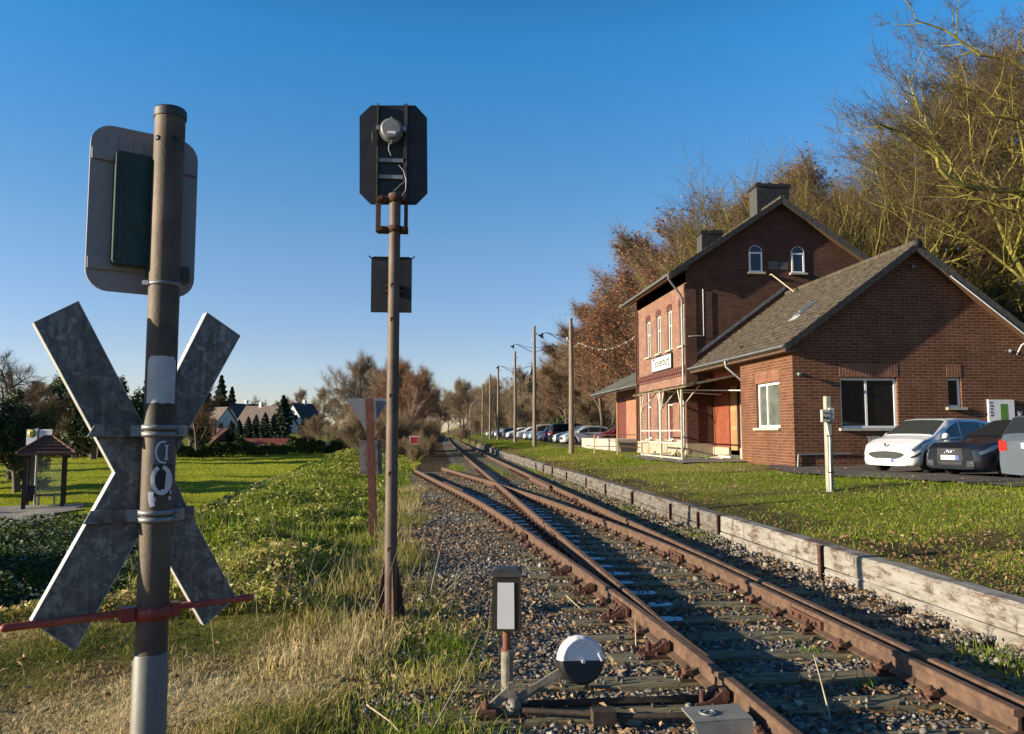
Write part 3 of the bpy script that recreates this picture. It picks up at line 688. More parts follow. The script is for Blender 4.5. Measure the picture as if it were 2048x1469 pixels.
# weeds on the bank: leaves at the height of the knee
x, y = persp_pts(75000, 8.3, 75, 2.1, lambda y: crest(y)-1.5-0.02*y, lambda y: -1.15+0.25*np.sin(y*0.7)+0*y)
k = fbm(x, y, 1.2, 30)+rng.normal(0, 0.4, len(x)) > -0.3; x, y = x[k], y[k]
hgt = (0.13+0.18*fbm(x, y, 0.8, 31)+0.1*fbm(x, y, 2.1, 35))*sst((-0.9-x)/0.7)*sst((x-crest(y)+2.4)/1.6)*(1+0.008*y)
P = on_ground(x, y); P[:, 2] += np.clip(hgt, 0.03, 0.5)*rng.uniform(0.1, 1, len(x))
V1, F1, T1 = leaf_quads(P, rng.uniform(0.018, 0.045, len(x))*(1+0.03*y), rng, 0.42)
T1 = np.clip(np.repeat(rng.normal(0.62, 0.2, len(x))+0.3*fbm(x, y, 0.9, 5)+0.35*sst((11-y)/3), 4), 0, 1)
tag(mesh_np('bank_weeds', V1, F1, m_weed, tint=T1), kind='stuff')
x, y = persp_pts(60000, 8.3, 60, 2.0, lambda y: crest(y)-2.0, lambda y: -1.0+0*y)
V, F = blades(on_ground(x, y), rng.gamma(4, 0.028, len(x))*(1+0.01*y), rng.uniform(0.005, 0.012, len(x))*(1+0.03*y), 0.8, rng)
tag(mesh_np('bank_grass', V, F, m_green, tint=np.repeat(np.clip(rng.normal(0.5, 0.25, len(x))+0.3*fbm(x, y, 0.7, 6)+0.5*sst((12-y)/3), 0, 1), 5)), kind='stuff')
# ditch on the left: frosted weeds
x, y = persp_pts(42000, 6.8, 27, 1.5, lambda y: -0.52*y-2, lambda y: crest(y)-0.2)
P = on_ground(x, y); P[:, 2] += rng.uniform(0.02, 0.32, len(x))*(0.7+0.5*fbm(x, y, 1.1, 40))
V, F, T = leaf_quads(P, rng.uniform(0.03, 0.065, len(x))*(1+0.02*y), rng, 0.4)
tag(mesh_np('ditch_weeds', V, F, tinted('ditch leaves', [(0, (0.015, 0.035, 0.010)), (0.5, (0.04, 0.065, 0.016)), (0.8, (0.085, 0.11, 0.04)), (1, (0.24, 0.29, 0.26))], 0.7, 0.2), tint=T), kind='stuff')
# meadow and platform grass
x, y = persp_pts(130000, 15, 105, 1.7, lambda y: np.maximum(-0.52*y-2, -45), lambda y: crest(y)-1.6)
V, F = blades(on_ground(x, y), rng.gamma(4, 0.008, len(x))*(1+0.012*y), rng.uniform(0.008, 0.014, len(x))*(1+0.03*y), 0.9, rng)
tag(mesh_np('meadow_grass', V, F, tinted('meadow blades', [(0, (0.22, 0.26, 0.010)), (0.5, (0.38, 0.41, 0.018)), (1, (0.52, 0.50, 0.05))], 0.7, 0.35), tint=np.repeat(np.clip(rng.normal(0.5, 0.25, len(x))+0.3*fbm(x, y, 0.35, 6), 0, 1), 5)), kind='stuff')
x, y = persp_pts(210000, 3.8, 95, 2.3, lambda y: STEP+0.03+0*y, lambda y: np.minimum(0.66*y+3.2, np.where(y > 29, 11.0, 14.5)))
keep = ~((x > 11.3) & (y > 24.6)) & (rng.uniform(0, 1, len(x)) > dry_w(x, y)*0.6) & (rng.uniform(0, 1, len(x)) > soil_w(x, y)*0.85)
keep &= ~((x > 10.1) & (y > 19.5) & (y < 26)) & ~((x > 11.3+0.25*np.sin(y*2)) & (y > 17)) & ~((x > 9.3) & (y > 29) & (y < 37.8))
x, y = x[keep], y[keep]; g_ = np.clip(0.55*sst((x-6.5)/3)*sst((19-y)/4)+0.5+0.5*fbm(x, y, 0.6, 44), 0, 1.4)
V, F = blades(on_ground(x, y), (rng.gamma(3, 0.0105, len(x))+0.010)*(0.45+g_)*(1+0.01*y), rng.uniform(0.005, 0.009, len(x))*(1+0.035*y), 1.0, rng)
t = np.clip(rng.normal(0.52, 0.2, len(x))+0.4*dry_w(x, y)-0.1*g_, 0, 1)
tag(mesh_np('platform_grass', V, F, m_green, tint=np.repeat(t, 5)), kind='stuff')
# tufts by the platform foot, on the bed and around the lever
cs = [(4.45, 5.2, 0.5, 900), (4.5, 4.4, 0.5, 900), (4.4, 6.0, 0.3, 400), (4.5, 13.5, 0.6, 400), (4.5, 18, 1.0, 500), (4.5, 25, 3, 900), (4.5, 35, 6, 900), (3.05, 6.35, 0.1, 60), (3.0, 5.5, 0.06, 30), (0.05, 5.9, 0.25, 350), (0.1, 6.8, 0.25, 350), (-0.1, 4.6, 0.3, 700), (0.25, 4.4, 0.15, 250), (0.35, 7.4, 0.2, 100), (0.0, 5.0, 0.4, 500), (0.1, 6.2, 0.5, 420), (-0.1, 7.2, 0.6, 420), (0.0, 8.2, 0.5, 300), (0.22, 4.6, 0.3, 300), (-0.35, 4.8, 0.4, 420), (-0.3, 6.0, 0.6, 420), (1.0, 40, 3.0, 1200), (2.8, 36, 5, 900)]
xs_, ys_, hs_ = [], [], []
for cx, cy, sp, n in cs:
    xs_.append(rng.normal(cx, min(sp, 0.35)*0.55, n)); ys_.append(rng.normal(cy, sp*0.6, n)); hs_.append(rng.gamma(4, 0.02, n))
x, y, h_ = map(np.concatenate, (xs_, ys_, hs_)); k = x < 4.66; x, y, h_ = x[k], y[k], h_[k]
V, F = blades(np.stack([x, y, np.where(x > -0.3, -0.2, G(x, y))], -1), h_, rng.uniform(0.004, 0.008, len(x))*(1+0.03*y), 0.8, rng)
tag(mesh_np('grass_tufts', V, F, m_green, tint=np.repeat(np.clip(rng.normal(0.45, 0.2, len(x))+(x < 0.5)*np.clip(0.3+0.9*fbm(x, y, 3.0, 71), -0.2, 0.6), 0, 1), 5)), kind='stuff')
# pale dead stalks
st = MB(); rs = random.Random(12)
for (p, q, b) in [((0.05, 8.9, -0.2), (0.62, 9.7, 0.12), 0.05), ((0.1, 8.85, -0.2), (0.55, 9.6, 0.05), 0.05), ((0.0, 8.9, -0.18), (0.35, 9.4, 0.0), 0.03), ((-0.05, 9.0, -0.15), (0.12, 10.2, 0.35), 0.03), ((0.02, 8.8, -0.2), (0.5, 9.3, -0.02), 0.06),
                  ((-0.05, 4.75, -0.18), (0.32, 5.5, 0.28), -0.03), ((-0.42, 5.2, -0.1), (-0.1, 4.7, -0.2), 0.03), ((2.45, 4.9, -0.17), (2.62, 5.5, 0.12), 0.02), ((1.6, 6.4, -0.1), (1.62, 6.5, 0.12), 0.0), ((1.28, 7.9, 0.0), (1.4, 7.7, -0.1), 0)]:
    p, q = Vector(p), Vector(q); m = (p+q)/2+Vector((0, 0, b)); st.tube([p, (p+m)/2, m, (m+q)/2, q], [0.006, 0.006, 0.005, 0.004, 0.002], 5)
for i in range(40):
    y = rs.uniform(8.4, 13); x = rs.uniform(-4.2, -1.6); h = rs.uniform(0.25, 0.6); p = Vector((x, y, float(G(x, y)))); d = Vector((rs.gauss(0, 0.25), rs.gauss(0, 0.25), 1))
    st.tube([p, p+d*h*0.5, p+d*h+Vector((rs.gauss(0, 0.06), 0, -0.02))], [0.004, 0.003, 0.0015], 4)
for i in range(46):
    y = rs.uniform(6, 14); x = rs.gauss(-0.75, 0.45); h = rs.uniform(0.35, 0.85); p = Vector((x, y, float(G(x, y)))); d = Vector((rs.gauss(0, 0.2), rs.gauss(0, 0.2), 1))
    st.tube([p, p+d*h*0.5, p+d*h+Vector((rs.gauss(0, 0.05), 0, -0.02))], [0.004, 0.003, 0.0015], 4)
tag(st.build('dry_stalks', simple('straw stalk', (0.42, 0.34, 0.2), 0.8, 0, 0.2, 8)), kind='stuff')

# ------------------------------------------------------------------ trees
def rdir(rg, d, ang):
    """unit vector at about ang radians from d"""
    o = d.orthogonal().normalized(); q = d.cross(o); a = rg.uniform(0, 2*math.pi)
    return (d*math.cos(ang)+(o*math.cos(a)+q*math.sin(a))*math.sin(ang)).normalized()
def grow(rg, segs, tips, p, d, L, r, lev, maxlev, prm):
    n = prm['n'][min(lev, len(prm['n'])-1)]; ns = 5 if lev == 0 else (4 if lev < 3 else 3); r_end = r*(0.45 if lev == 0 else 0.28); pts = [(p.copy(), r)]
    kids = []
    for i in range(ns):
        t = (i+1)/ns
        d = (d+Vector((rg.gauss(0, 1), rg.gauss(0, 1), rg.gauss(0, 1)))*prm['wig']*(0.5 if lev == 0 else 1)+Vector((0, 0, prm['up']*(0.4 if lev < 2 else 1)))).normalized()
        p = p+d*(L/ns); rr = r+(r_end-r)*t; pts.append((p.copy(), rr))
        segs.append((pts[-2][0], pts[-1][0], pts[-2][1], rr, lev)); kids.append((p.copy(), d.copy(), rr, t))
    if lev < maxlev:
        for k in range(n):
            t = prm['t0'][min(lev, len(prm['t0'])-1)]; t = t+(1-t)*(k+rg.random())/n; i = min(ns-1, int(t*ns)); f = t*ns-i
            a, b = pts[i], pts[i+1]; q = a[0].lerp(b[0], f); rr = a[1]+(b[1]-a[1])*f; dd = kids[i][1]
            ang = prm['ang'][min(lev, len(prm['ang'])-1)]*rg.uniform(0.7, 1.3); nd = rdir(rg, dd, ang)
            if lev == 0 and prm.get('flat'): nd.z *= prm['flat']; nd.normalize()
            ln = L*prm['len'][min(lev, len(prm['len'])-1)]*(1.15-0.55*t)*rg.uniform(0.75, 1.25)
            grow(rg, segs, tips, q, nd, ln, max(0.006, min(rr*0.75, r*prm['rr'])), lev+1, maxlev, prm)
        if lev > 0: grow(rg, segs, tips, pts[-1][0], d, L*0.45, r_end, lev+1, maxlev, prm)
    else: tips.append((pts[0][0], p))
def seg_tubes(p0, p1, r0, r1, sides):
    n = len(p0); d = p1-p0; d /= np.maximum(1e-6, np.linalg.norm(d, axis=1))[:, None]
    a = np.where(np.abs(d[:, 2:3]) < 0.9, np.array([[0, 0, 1.0]]), np.array([[1.0, 0, 0]])); u = np.cross(d, a); u /= np.linalg.norm(u, axis=1)[:, None]; v = np.cross(d, u)
    an = 2*np.pi*np.arange(sides)/sides; ring = u[:, None]*np.cos(an)[None, :, None]+v[:, None]*np.sin(an)[None, :, None]
    V = np.concatenate([p0[:, None]+ring*r0[:, None, None], p1[:, None]+ring*r1[:, None, None]], 1).reshape(-1, 3)
    k = np.arange(sides); f = np.stack([k, (k+1) % sides, sides+(k+1) % sides, sides+k], -1)
    return V, (f[None]+2*sides*np.arange(n)[:, None, None]).reshape(-1, 4)
TREES = {}
def tree_proto(key, seed, H, r, prm, maxlev, ntw, tw_len, bark, twigmat, leafmat=None, nleaf=0, leafsize=0.1, trunks=1, tw_r=0.007, split=2):
    rg = random.Random(seed); rn = np.random.default_rng(seed); segs, tips = [], []
    for t in range(trunks):
        base = Vector((rg.gauss(0, 0.35), rg.gauss(0, 0.35), -0.3)) if trunks > 1 else Vector((0, 0, -0.3))
        d = Vector((rg.gauss(0, 0.05), rg.gauss(0, 0.05), 1)) if trunks == 1 else Vector((rg.gauss(0, 0.32), rg.gauss(0, 0.32), 1))
        grow(rg, segs, tips, base, d.normalized(), H*prm['tr']*rg.uniform(0.85, 1.1), r*(1 if trunks == 1 else rg.uniform(0.4, 0.8)), 0, maxlev, prm)
    A = np.array([[*a, *b, c, d] for a, b, c, d, l in segs]); lv = np.array([s[4] for s in segs])
    thick = lv <= split
    B = A[thick]; V1, F1 = seg_tubes(B[:, :3], B[:, 3:6], B[:, 6], B[:, 7], 6)
    C = A[~thick]; tp = np.array([[*a, *b] for a, b in tips])
    k = rn.integers(0, len(tp), ntw); f = rn.uniform(0.0, 1, ntw)[:, None]; s0 = tp[k, :3]+(tp[k, 3:]-tp[k, :3])*f
    dd = tp[k, 3:]-tp[k, :3]; dd /= np.linalg.norm(dd, axis=1)[:, None]; dd = dd+rn.normal(0, 0.55, (ntw, 3))+np.array([0, 0, prm.get('tup', 0.12)]); dd /= np.linalg.norm(dd, axis=1)[:, None]
    ln = rn.uniform(0.4, 1.0, ntw)[:, None]*tw_len; mid = s0+dd*ln*0.55; d2 = dd+rn.normal(0, 0.3, (ntw, 3)); d2 /= np.linalg.norm(d2, axis=1)[:, None]; s1 = mid+d2*ln*0.5
    p0 = np.concatenate([C[:, :3], s0, mid]); p1 = np.concatenate([C[:, 3:6], mid, s1])
    r0 = np.concatenate([np.maximum(C[:, 6], tw_r), np.full(ntw, tw_r), np.full(ntw, tw_r*0.75)]); r1 = np.concatenate([np.maximum(C[:, 7], tw_r*0.8), np.full(ntw, tw_r*0.75), np.full(ntw, tw_r*0.3)])
    V2, F2 = seg_tubes(p0, p1, r0, r1, 3)
    tint2 = np.clip(np.repeat(np.concatenate([np.full(len(C), 0.15), np.full(ntw, 0.5), np.full(ntw, 0.8)])+rn.normal(0, 0.13, len(p0)), 6), 0, 1)
    root = thing('tree', 'x', 'tree')
    mesh_np('trunk', V1, F1, bark, root, smooth=True); mesh_np('crown', V2, F2, twigmat, root, tint=tint2)
    if leafmat:
        k = rn.integers(0, ntw, nleaf); P = mid[k]+(s1-mid)[k]*rn.uniform(0, 1, nleaf)[:, None]+rn.normal(0, 0.08, (nleaf, 3))
        V3, F3, T3 = leaf_quads(P, rn.uniform(0.6, 1.2, nleaf)*leafsize, rn, 0.1); mesh_np('leaves', V3, F3, leafmat, root, tint=T3)
    root['label'] = ''; TREES[key] = root; root.location = (0, -3000, 0)
    return root
used_t = {}
def plant(key, x, y, s=1.0, rz=0.0, name='bare_tree', label='', group=None, cat='tree', sz=None, dz=0.0):
    r = TREES[key]; o = r if key not in used_t else copy_tree(r); used_t[key] = True
    o.name = name; o.location = (x, y, float(G(x, y))+dz); o.rotation_euler = (0, 0, rz); o.scale = (s, s, sz or s)
    tag(o, label, cat, group); return o
m_barkmoss = simple('mossy bark', (0.13, 0.115, 0.028), 0.9, 0, 0, 3.0, (0.33, 0.30, 0.055), 0.5, 30)
m_bark = simple('grey brown bark', (0.07, 0.055, 0.04), 0.9, 0, 0, 4.0, (0.16, 0.125, 0.09), 0.5, 30)
m_birch = simple('birch bark', (0.22, 0.19, 0.16), 0.8, 0, 0, 6.0, (0.5, 0.46, 0.4), 0.2, 30)
m_twmoss = tinted('olive twigs', [(0, (0.13, 0.115, 0.03)), (0.35, (0.125, 0.098, 0.036)), (0.7, (0.085, 0.054, 0.036)), (1, (0.085, 0.045, 0.042))], 0.85, 0)
m_twbr = tinted('brown twigs', [(0, (0.11, 0.09, 0.065)), (0.5, (0.17, 0.118, 0.08)), (1, (0.19, 0.108, 0.085))], 0.85, 0)
m_twpale = tinted('pale twigs', [(0, (0.15, 0.125, 0.08)), (0.5, (0.25, 0.19, 0.12)), (1, (0.31, 0.22, 0.15))], 0.85, 0)
m_lfor = tinted('rust orange leaves', [(0, (0.13, 0.052, 0.024)), (0.5, (0.24, 0.095, 0.038)), (1, (0.34, 0.16, 0.065))], 0.75, 0.25)
m_lfbr = tinted('withered brown leaves', [(0, (0.13, 0.075, 0.035)), (0.5, (0.23, 0.14, 0.06)), (1, (0.33, 0.22, 0.09))], 0.8, 0.25)
m_bud = tinted('reddish buds', [(0, (0.10, 0.045, 0.036)), (0.6, (0.18, 0.088, 0.058)), (1, (0.28, 0.165, 0.085))], 0.8, 0.2)
m_lfev = tinted('evergreen leaves', [(0, (0.012, 0.026, 0.008)), (0.5, (0.03, 0.055, 0.014)), (0.85, (0.065, 0.09, 0.02)), (1, (0.13, 0.15, 0.03))], 0.6, 0.12, 0.5)
m_lfcon = tinted('dark conifer sprays', [(0, (0.008, 0.018, 0.012)), (0.6, (0.018, 0.035, 0.02)), (1, (0.035, 0.055, 0.028))], 0.7, 0.1)
PW = dict(n=[11, 7, 5, 4], ang=[0.75, 0.7, 0.7, 0.7], len=[0.55, 0.55, 0.5, 0.5], t0=[0.3, 0.25, 0.2, 0.2], wig=0.13, up=0.07, rr=0.5, tr=0.62)
tree_proto('wide', 1, 20, 0.36, PW, 4, 6500, 1.2, m_barkmoss, m_twmoss, m_bud, 3500, 0.055, tw_r=0.008, split=3)
PM = dict(n=[9, 6, 6], ang=[0.5, 0.6, 0.65], len=[0.5, 0.5, 0.5], t0=[0.3, 0.3, 0.2], wig=0.09, up=0.09, rr=0.5, tr=0.66)
tree_proto('multi', 2, 17, 0.26, PM, 3, 7500, 1.6, m_barkmoss, m_twmoss, m_bud, 1800, 0.055, trunks=10, tw_r=0.0065)
tree_proto('wide2', 3, 21, 0.38, dict(PW, up=0.03, wig=0.17), 4, 6500, 1.2, m_barkmoss, m_twmoss, m_bud, 3500, 0.055, tw_r=0.008, split=3)
PB = dict(n=[12, 7, 6, 4], ang=[0.7, 0.65, 0.7, 0.7], len=[0.5, 0.5, 0.5, 0.5], t0=[0.18, 0.2, 0.2, 0.2], wig=0.1, up=0.08, rr=0.45, tr=0.7)
tree_proto('brown', 4, 15, 0.24, PB, 3, 16000, 1.2, m_bark, m_twbr, m_lfbr, 5500, 0.12)
tree_proto('orange', 5, 14, 0.22, PB, 3, 12000, 1.1, m_bark, m_twbr, m_lfor, 9500, 0.13)
tree_proto('bare', 6, 15, 0.24, PB, 3, 17000, 1.2, m_bark, m_twpale)
tree_proto('scrub', 7, 5, 0.06, dict(PM, n=[8, 6, 5], t0=[0.1, 0.1, 0.1]), 3, 12000, 0.6, m_bark, m_twpale, m_lfbr, 2500, 0.07, trunks=12, tw_r=0.006)
tree_proto('birch', 8, 10, 0.11, dict(PB, ang=[0.5, 0.5, 0.5], len=[0.35, 0.45, 0.5], n=[14, 6, 5], tr=0.85, tup=-0.15), 3, 8000, 0.8, m_birch, tinted('birch twigs', [(0, (0.16, 0.10, 0.07)), (1, (0.26, 0.14, 0.09))], 0.85, 0))
tree_proto('gnarl', 9, 13, 0.3, dict(PW, wig=0.22, up=0.02, n=[9, 6, 5]), 3, 4500, 0.9, simple('dark bark', (0.05, 0.042, 0.03), 0.9, 0, 0.3, 4, None, 0.4), tinted('dark twigs', [(0, (0.07, 0.055, 0.04)), (1, (0.12, 0.085, 0.06))], 0.85, 0))
tree_proto('ivy', 10, 11, 0.4, dict(PW, n=[12, 6, 5], t0=[0.05, 0.2, 0.2], len=[0.5, 0.5, 0.5]), 3, 9000, 0.9, m_bark, m_twbr, m_lfev, 30000, 0.17)
def conifer_proto(key, seed, H, W, n, columnar=False, lf=0.22):
    rn = np.random.default_rng(seed); root = thing('conifer', 'x', 'tree'); TREES[key] = root; root.location = (0, -3000, 0)
    mb = MB(); mb.tube([(0, 0, -0.3), (0, 0, H*0.9)], [0.16*W/2, 0.02], 7); mb.build('trunk', m_bark, root)
    t = rn.uniform(0, 1, n)**0.8; z = H*(0.03+0.97*t); prof = (1-t)**0.8 if not columnar else np.minimum(1, (1-t)*2.2)**0.7*np.minimum(1, 0.55+t*3)
    layer = 0.78+0.22*np.cos(z*2*np.pi/(H/11)+rn.normal(0, 0.4, n)); a = rn.uniform(0, 2*np.pi, n); lump = 1+0.22*np.sin(a*3+seed+z*0.8)+0.15*np.sin(a*7+z*2.1)
    r = W/2*prof*layer*lump*np.sqrt(rn.uniform(0.25, 1, n)); P = np.stack([r*np.cos(a), r*np.sin(a), z-r*0.12], -1)
    V, F, T = leaf_quads(P, rn.uniform(0.6, 1.4, n)*lf, rn, 0.25); mesh_np('crown', V, F, m_lfcon, root, tint=T); return root
conifer_proto('fir', 21, 13, 6.0, 9000, False, 0.32); conifer_proto('thuja', 22, 7, 3.2, 7000, True, 0.2)
rg = random.Random(77)
# right: the mossy wood behind and beside the annex
W_ = 'mossy leafless trees in the wood behind the annex'
for (key, x, y, s, lab) in [('wide', 30.0, 37, 1.08, 'tall mossy leafless tree at the right edge with wide twisted limbs'), ('multi', 24.5, 47, 1.0, 'many-stemmed mossy tree rising straight behind the annex ridge'),
        ('wide2', 34, 48, 1.15, 'broad mossy tree behind the right slope of the annex roof'), ('multi', 27, 58, 0.8, None), ('multi', 33, 40, 0.8, None), ('wide2', 27.5, 43, 0.85, None), ('multi', 24.5, 54, 0.85, None), ('wide', 34.5, 46.5, 1.2, None), ('wide2', 36, 43, 1.3, None), ('multi', 37, 50, 1.2, None), ('multi', 22.8, 51, 1.12, None), ('multi', 24.2, 46.5, 1.15, None), ('multi', 23.8, 57, 1.0, None), ('multi', 26, 64, 0.8, None)]:
    plant(key, x, y, s, rg.uniform(0, 6.28), 'bare_tree', lab or 'mossy leafless tree deep in the wood behind the annex', W_)
# undergrowth on the slope behind the annex
for i in range(16):
    plant('scrub', rg.uniform(23, 46), rg.uniform(36, 62), rg.uniform(0.9, 1.6), rg.uniform(0, 6), 'scrub', 'brown leafless undergrowth below the trees behind the annex', 'undergrowth in the wood', 'shrub')
# the hillside wood behind the station house
H_ = 'autumn trees on the hillside behind the station'
hill = [('brown', 22, 62, 1.05), ('brown', 24, 72, 1.42), ('orange', 17.6, 72, 0.95), ('brown', 21.5, 80, 1.35), ('orange', 20.5, 92, 0.9), ('brown', 26, 85, 1.35), ('bare', 23, 68, 1.0), ('brown', 29, 76, 1.35), ('brown', 24, 100, 1.2), ('brown', 24.5, 112, 0.92), ('brown', 30, 96, 1.35), ('bare', 35, 84, 1.35), ('brown', 33, 70, 1.25), ('orange', 20.5, 66, 0.8), ('brown', 38, 95, 1.3), ('brown', 27, 118, 1.2), ('brown', 23, 132, 1.0), ('brown', 32, 130, 1.2), ('bare', 40, 76, 1.2), ('brown', 28.5, 63, 1.15), ('bare', 21, 124, 0.9), ('brown', 20.5, 145, 0.6), ('brown', 27, 92, 1.2), ('brown', 17.8, 108, 0.68), ('brown', 18.5, 122, 0.6), ('bare', 17, 138, 0.48), ('brown', 21, 100, 0.9), ('orange', 20.5, 84, 0.9), ('bare', 17.5, 155, 0.48)]
for key, x, y, s in hill:
    plant(key, x, y, s*rg.uniform(1.08, 1.24), rg.uniform(0, 6.28), {'orange': 'oak_tree', 'brown': 'autumn_tree', 'bare': 'bare_tree'}[key],
          {'orange': 'rust orange leaved tree on the hillside left of the station house', 'brown': 'brown twiggy autumn tree on the hillside behind the station house', 'bare': 'pale leafless tree between the brown trees behind the station house'}[key], H_)
for x, y in ((20.5, 168), (23, 182), (20, 196), (25, 208), (28, 190), (22, 222), (14.5, 205), (11, 215)): plant('scrub', x, y, 1.9, x, 'scrub', 'brown scrub at the foot of the wooded hillside behind the car park', 'scrub by the car park', 'shrub')
for i in range(14): plant('scrub', rg.uniform(18.5, 27), rg.uniform(58, 110), rg.uniform(0.9, 1.5), rg.uniform(0, 6), 'scrub', 'brown scrub at the foot of the wooded hillside behind the car park', 'scrub by the car park', 'shrub')
# along the line in the distance
for key, x, y, s, nm, lab in [('bare', 14, 185, 1.0, 'bare_tree', 'round leafless tree behind the curved street lamp right of the line'), ('bare', 7.5, 225, 1.15, 'bare_tree', 'tall leafless tree close right of the vanishing line'), ('bare', 17, 240, 1.3, 'bare_tree', 'wide leafless crown behind the far row of cars'), ('brown', 12, 270, 1.3, 'bare_tree', 'brown leafless tree far right of the line'), ('fir', 26, 215, 1.2, 'conifer', 'dark fir standing between the far lamp poles'), ('fir', 31, 228, 1.0, 'conifer', 'second dark fir right of the far lamp poles'), ('ivy', 21, 225, 1.0, 'ivy_tree', 'dark ivy-clad tree beside the far firs'),
        ('bare', -3.6, 88, 0.72, 'bare_tree', 'leafless tree left of the line behind the signal mast'), ('bare', -5.5, 112, 0.9, 'bare_tree', 'round-crowned leafless tree left of the distant track'), ('brown', -3, 135, 0.85, 'bare_tree', 'brown leafless tree left of the distant track'), ('bare', -9.5, 100, 0.85, 'bare_tree', 'wide pale tree between the meadow and the signal mast'), ('bare', -5, 170, 1.0, 'bare_tree', 'distant leafless tree where the line narrows'), ('brown', 0.5, 240, 1.0, 'bare_tree', 'brown tree closing the view at the end of the line'), ('bare', -12, 150, 0.9, 'bare_tree', 'pale leafless tree left of the far track bend'), ('bare', 9, 290, 1.5, 'bare_tree', 'hazy leafless tree far behind the end of the line'), ('brown', 20, 300, 1.5, 'bare_tree', 'hazy brown tree far behind the car park'), ('brown', -2, 310, 1.5, 'bare_tree', 'hazy brown tree far left of the end of the line'), ('bare', 30, 285, 1.5, 'bare_tree', 'hazy leafless tree behind the far firs'), ('brown', 38, 260, 1.4, 'bare_tree', 'brown tree right of the far firs'), ('bare', 3.6, 265, 1.1, 'bare_tree', 'leafless tree exactly where the rails vanish'), ('bare', -16, 240, 1.3, 'bare_tree', 'hazy leafless tree far left of the line'), ('brown', 44, 235, 1.3, 'bare_tree', 'brown tree at the foot of the distant hill'), ('fir', 37, 205, 1.1, 'conifer', 'third dark fir at the foot of the distant hill'),
        ('birch', -2.5, 66, 0.85, 'birch_tree', 'slender white-stemmed birch behind the red board'), ('birch', -1.4, 74, 0.75, 'birch_tree', 'small slender birch right of the signal mast'), ('birch', -4.2, 72, 0.9, 'birch_tree', 'slender birch left behind the signal mast')]:
    plant(key, x, y, s, rg.uniform(0, 6.28), nm, lab)
for x, y, s in [(-3.2, 62, 0.75), (-2.0, 66, 0.6), (-1.2, 72, 0.6), (-4.5, 66, 0.75), (-0.9, 84, 0.7), (-5.5, 60, 0.7), (-3.5, 78, 0.9), (-0.8, 98, 0.7), (-6.5, 74, 0.9), (-0.7, 62, 0.42), (-0.6, 56, 0.34), (-1.5, 58, 0.42), (-2.4, 52, 0.3), (-1.3, 48, 0.26), (4.9, 150, 0.6), (-1, 120, 0.8)]:
    plant('scrub', x, y, s, rg.uniform(0, 6), 'bush', 'brown leafless brushwood beside the track left of the line', 'brushwood along the line', 'bush')
# left: ivy tree, bare tree, woods behind the bus shelter and skyline trees
plant('ivy', -23.5, 39, 0.62, 0.3, 'ivy_tree', 'dark ivy-covered tree at the left edge behind the bus shelter'); plant('ivy', -20.2, 41, 0.5, 2.3, 'ivy_tree', 'smaller dark evergreen tree just right of the ivy tree'); plant('ivy', -27, 44, 0.7, 4.3, 'ivy_tree', 'dark evergreen mass at the far left edge')
plant('gnarl', -26, 52, 0.82, 1.0, 'bare_tree', 'gnarled dark leafless tree rising above the ivy tree on the left'); plant('gnarl', -37, 92, 0.9, 3.0, 'bare_tree', 'crooked leafless tree between the arms of the crossing sign')
for i, (key, x, y, s) in enumerate([('ivy', -30, 78, 0.8), ('ivy', -36, 88, 0.9), ('fir', -34, 98, 0.75), ('ivy', -42, 96, 1.0), ('brown', -30, 104, 0.75), ('ivy', -33, 112, 0.8), ('brown', -36, 76, 0.6)]):
    plant(key, x, y, s, rg.uniform(0, 6), {'ivy': 'evergreen_tree', 'fir': 'conifer'}.get(key, 'bare_tree'), {'ivy': 'dark bushy evergreen in the wood behind the bus shelter', 'fir': 'dark fir in the wood behind the crossing sign', 'brown': 'brown leafless tree in the wood behind the bus shelter', 'bare': 'pale leafless bush tree in the wood behind the bus shelter'}[key], 'trees behind the bus shelter')
for px, y, top, key, lab in [(440, 196, 752, 'fir', 'big dark fir behind the white houses'), (408, 205, 760, 'fir', 'dark fir left of the biggest fir on the skyline'), (462, 212, 775, 'fir', 'dark fir right of the biggest fir on the skyline'), (520, 240, 775, 'gnarl', 'leafless tree on the skyline above the middle white house'), (545, 235, 800, 'brown', 'low brown tree above the long grey roof'), (600, 225, 772, 'bare', 'leafless tree on the skyline above the right white house'), (640, 220, 768, 'bare', 'wide leafless crown on the skyline right of the houses'), (670, 230, 790, 'bare', 'leafless crown at the right end of the skyline trees'), (575, 240, 795, 'brown', 'brown crown between the two skyline trees'), (700, 190, 800, 'bare', 'pale leafless tree left of the triangular sign')]:
    hts = {'fir': 13, 'gnarl': 13*0.95, 'brown': 14.5, 'bare': 14.5}[key]; q = at(px, 866, y=y); g_ = float(G(q[0], y)); tz = float(at(px, top, y=y)[2]); sc_ = (tz-g_)/hts
    plant(key, float(q[0]), y, sc_, rg.uniform(0, 6), 'conifer' if key == 'fir' else 'bare_tree', lab)
for i, (px, top) in enumerate([(397, 826), (412, 833), (462, 842), (478, 840), (496, 834), (512, 830), (530, 826), (548, 828), (556, 824), (566, 792), (608, 834), (622, 838)]):
    y = 128+(i % 3)*3; q = at(px, 866, y=y); g_ = float(G(q[0], y)); tz = float(at(px, top, y=y)[2]); s = (tz-g_)/7
    plant('thuja', float(q[0]), y, s*0.85, rg.uniform(0, 6), 'conifer', 'dark green conifer in the tall row before the white houses', 'conifers in front of the white houses', sz=s)
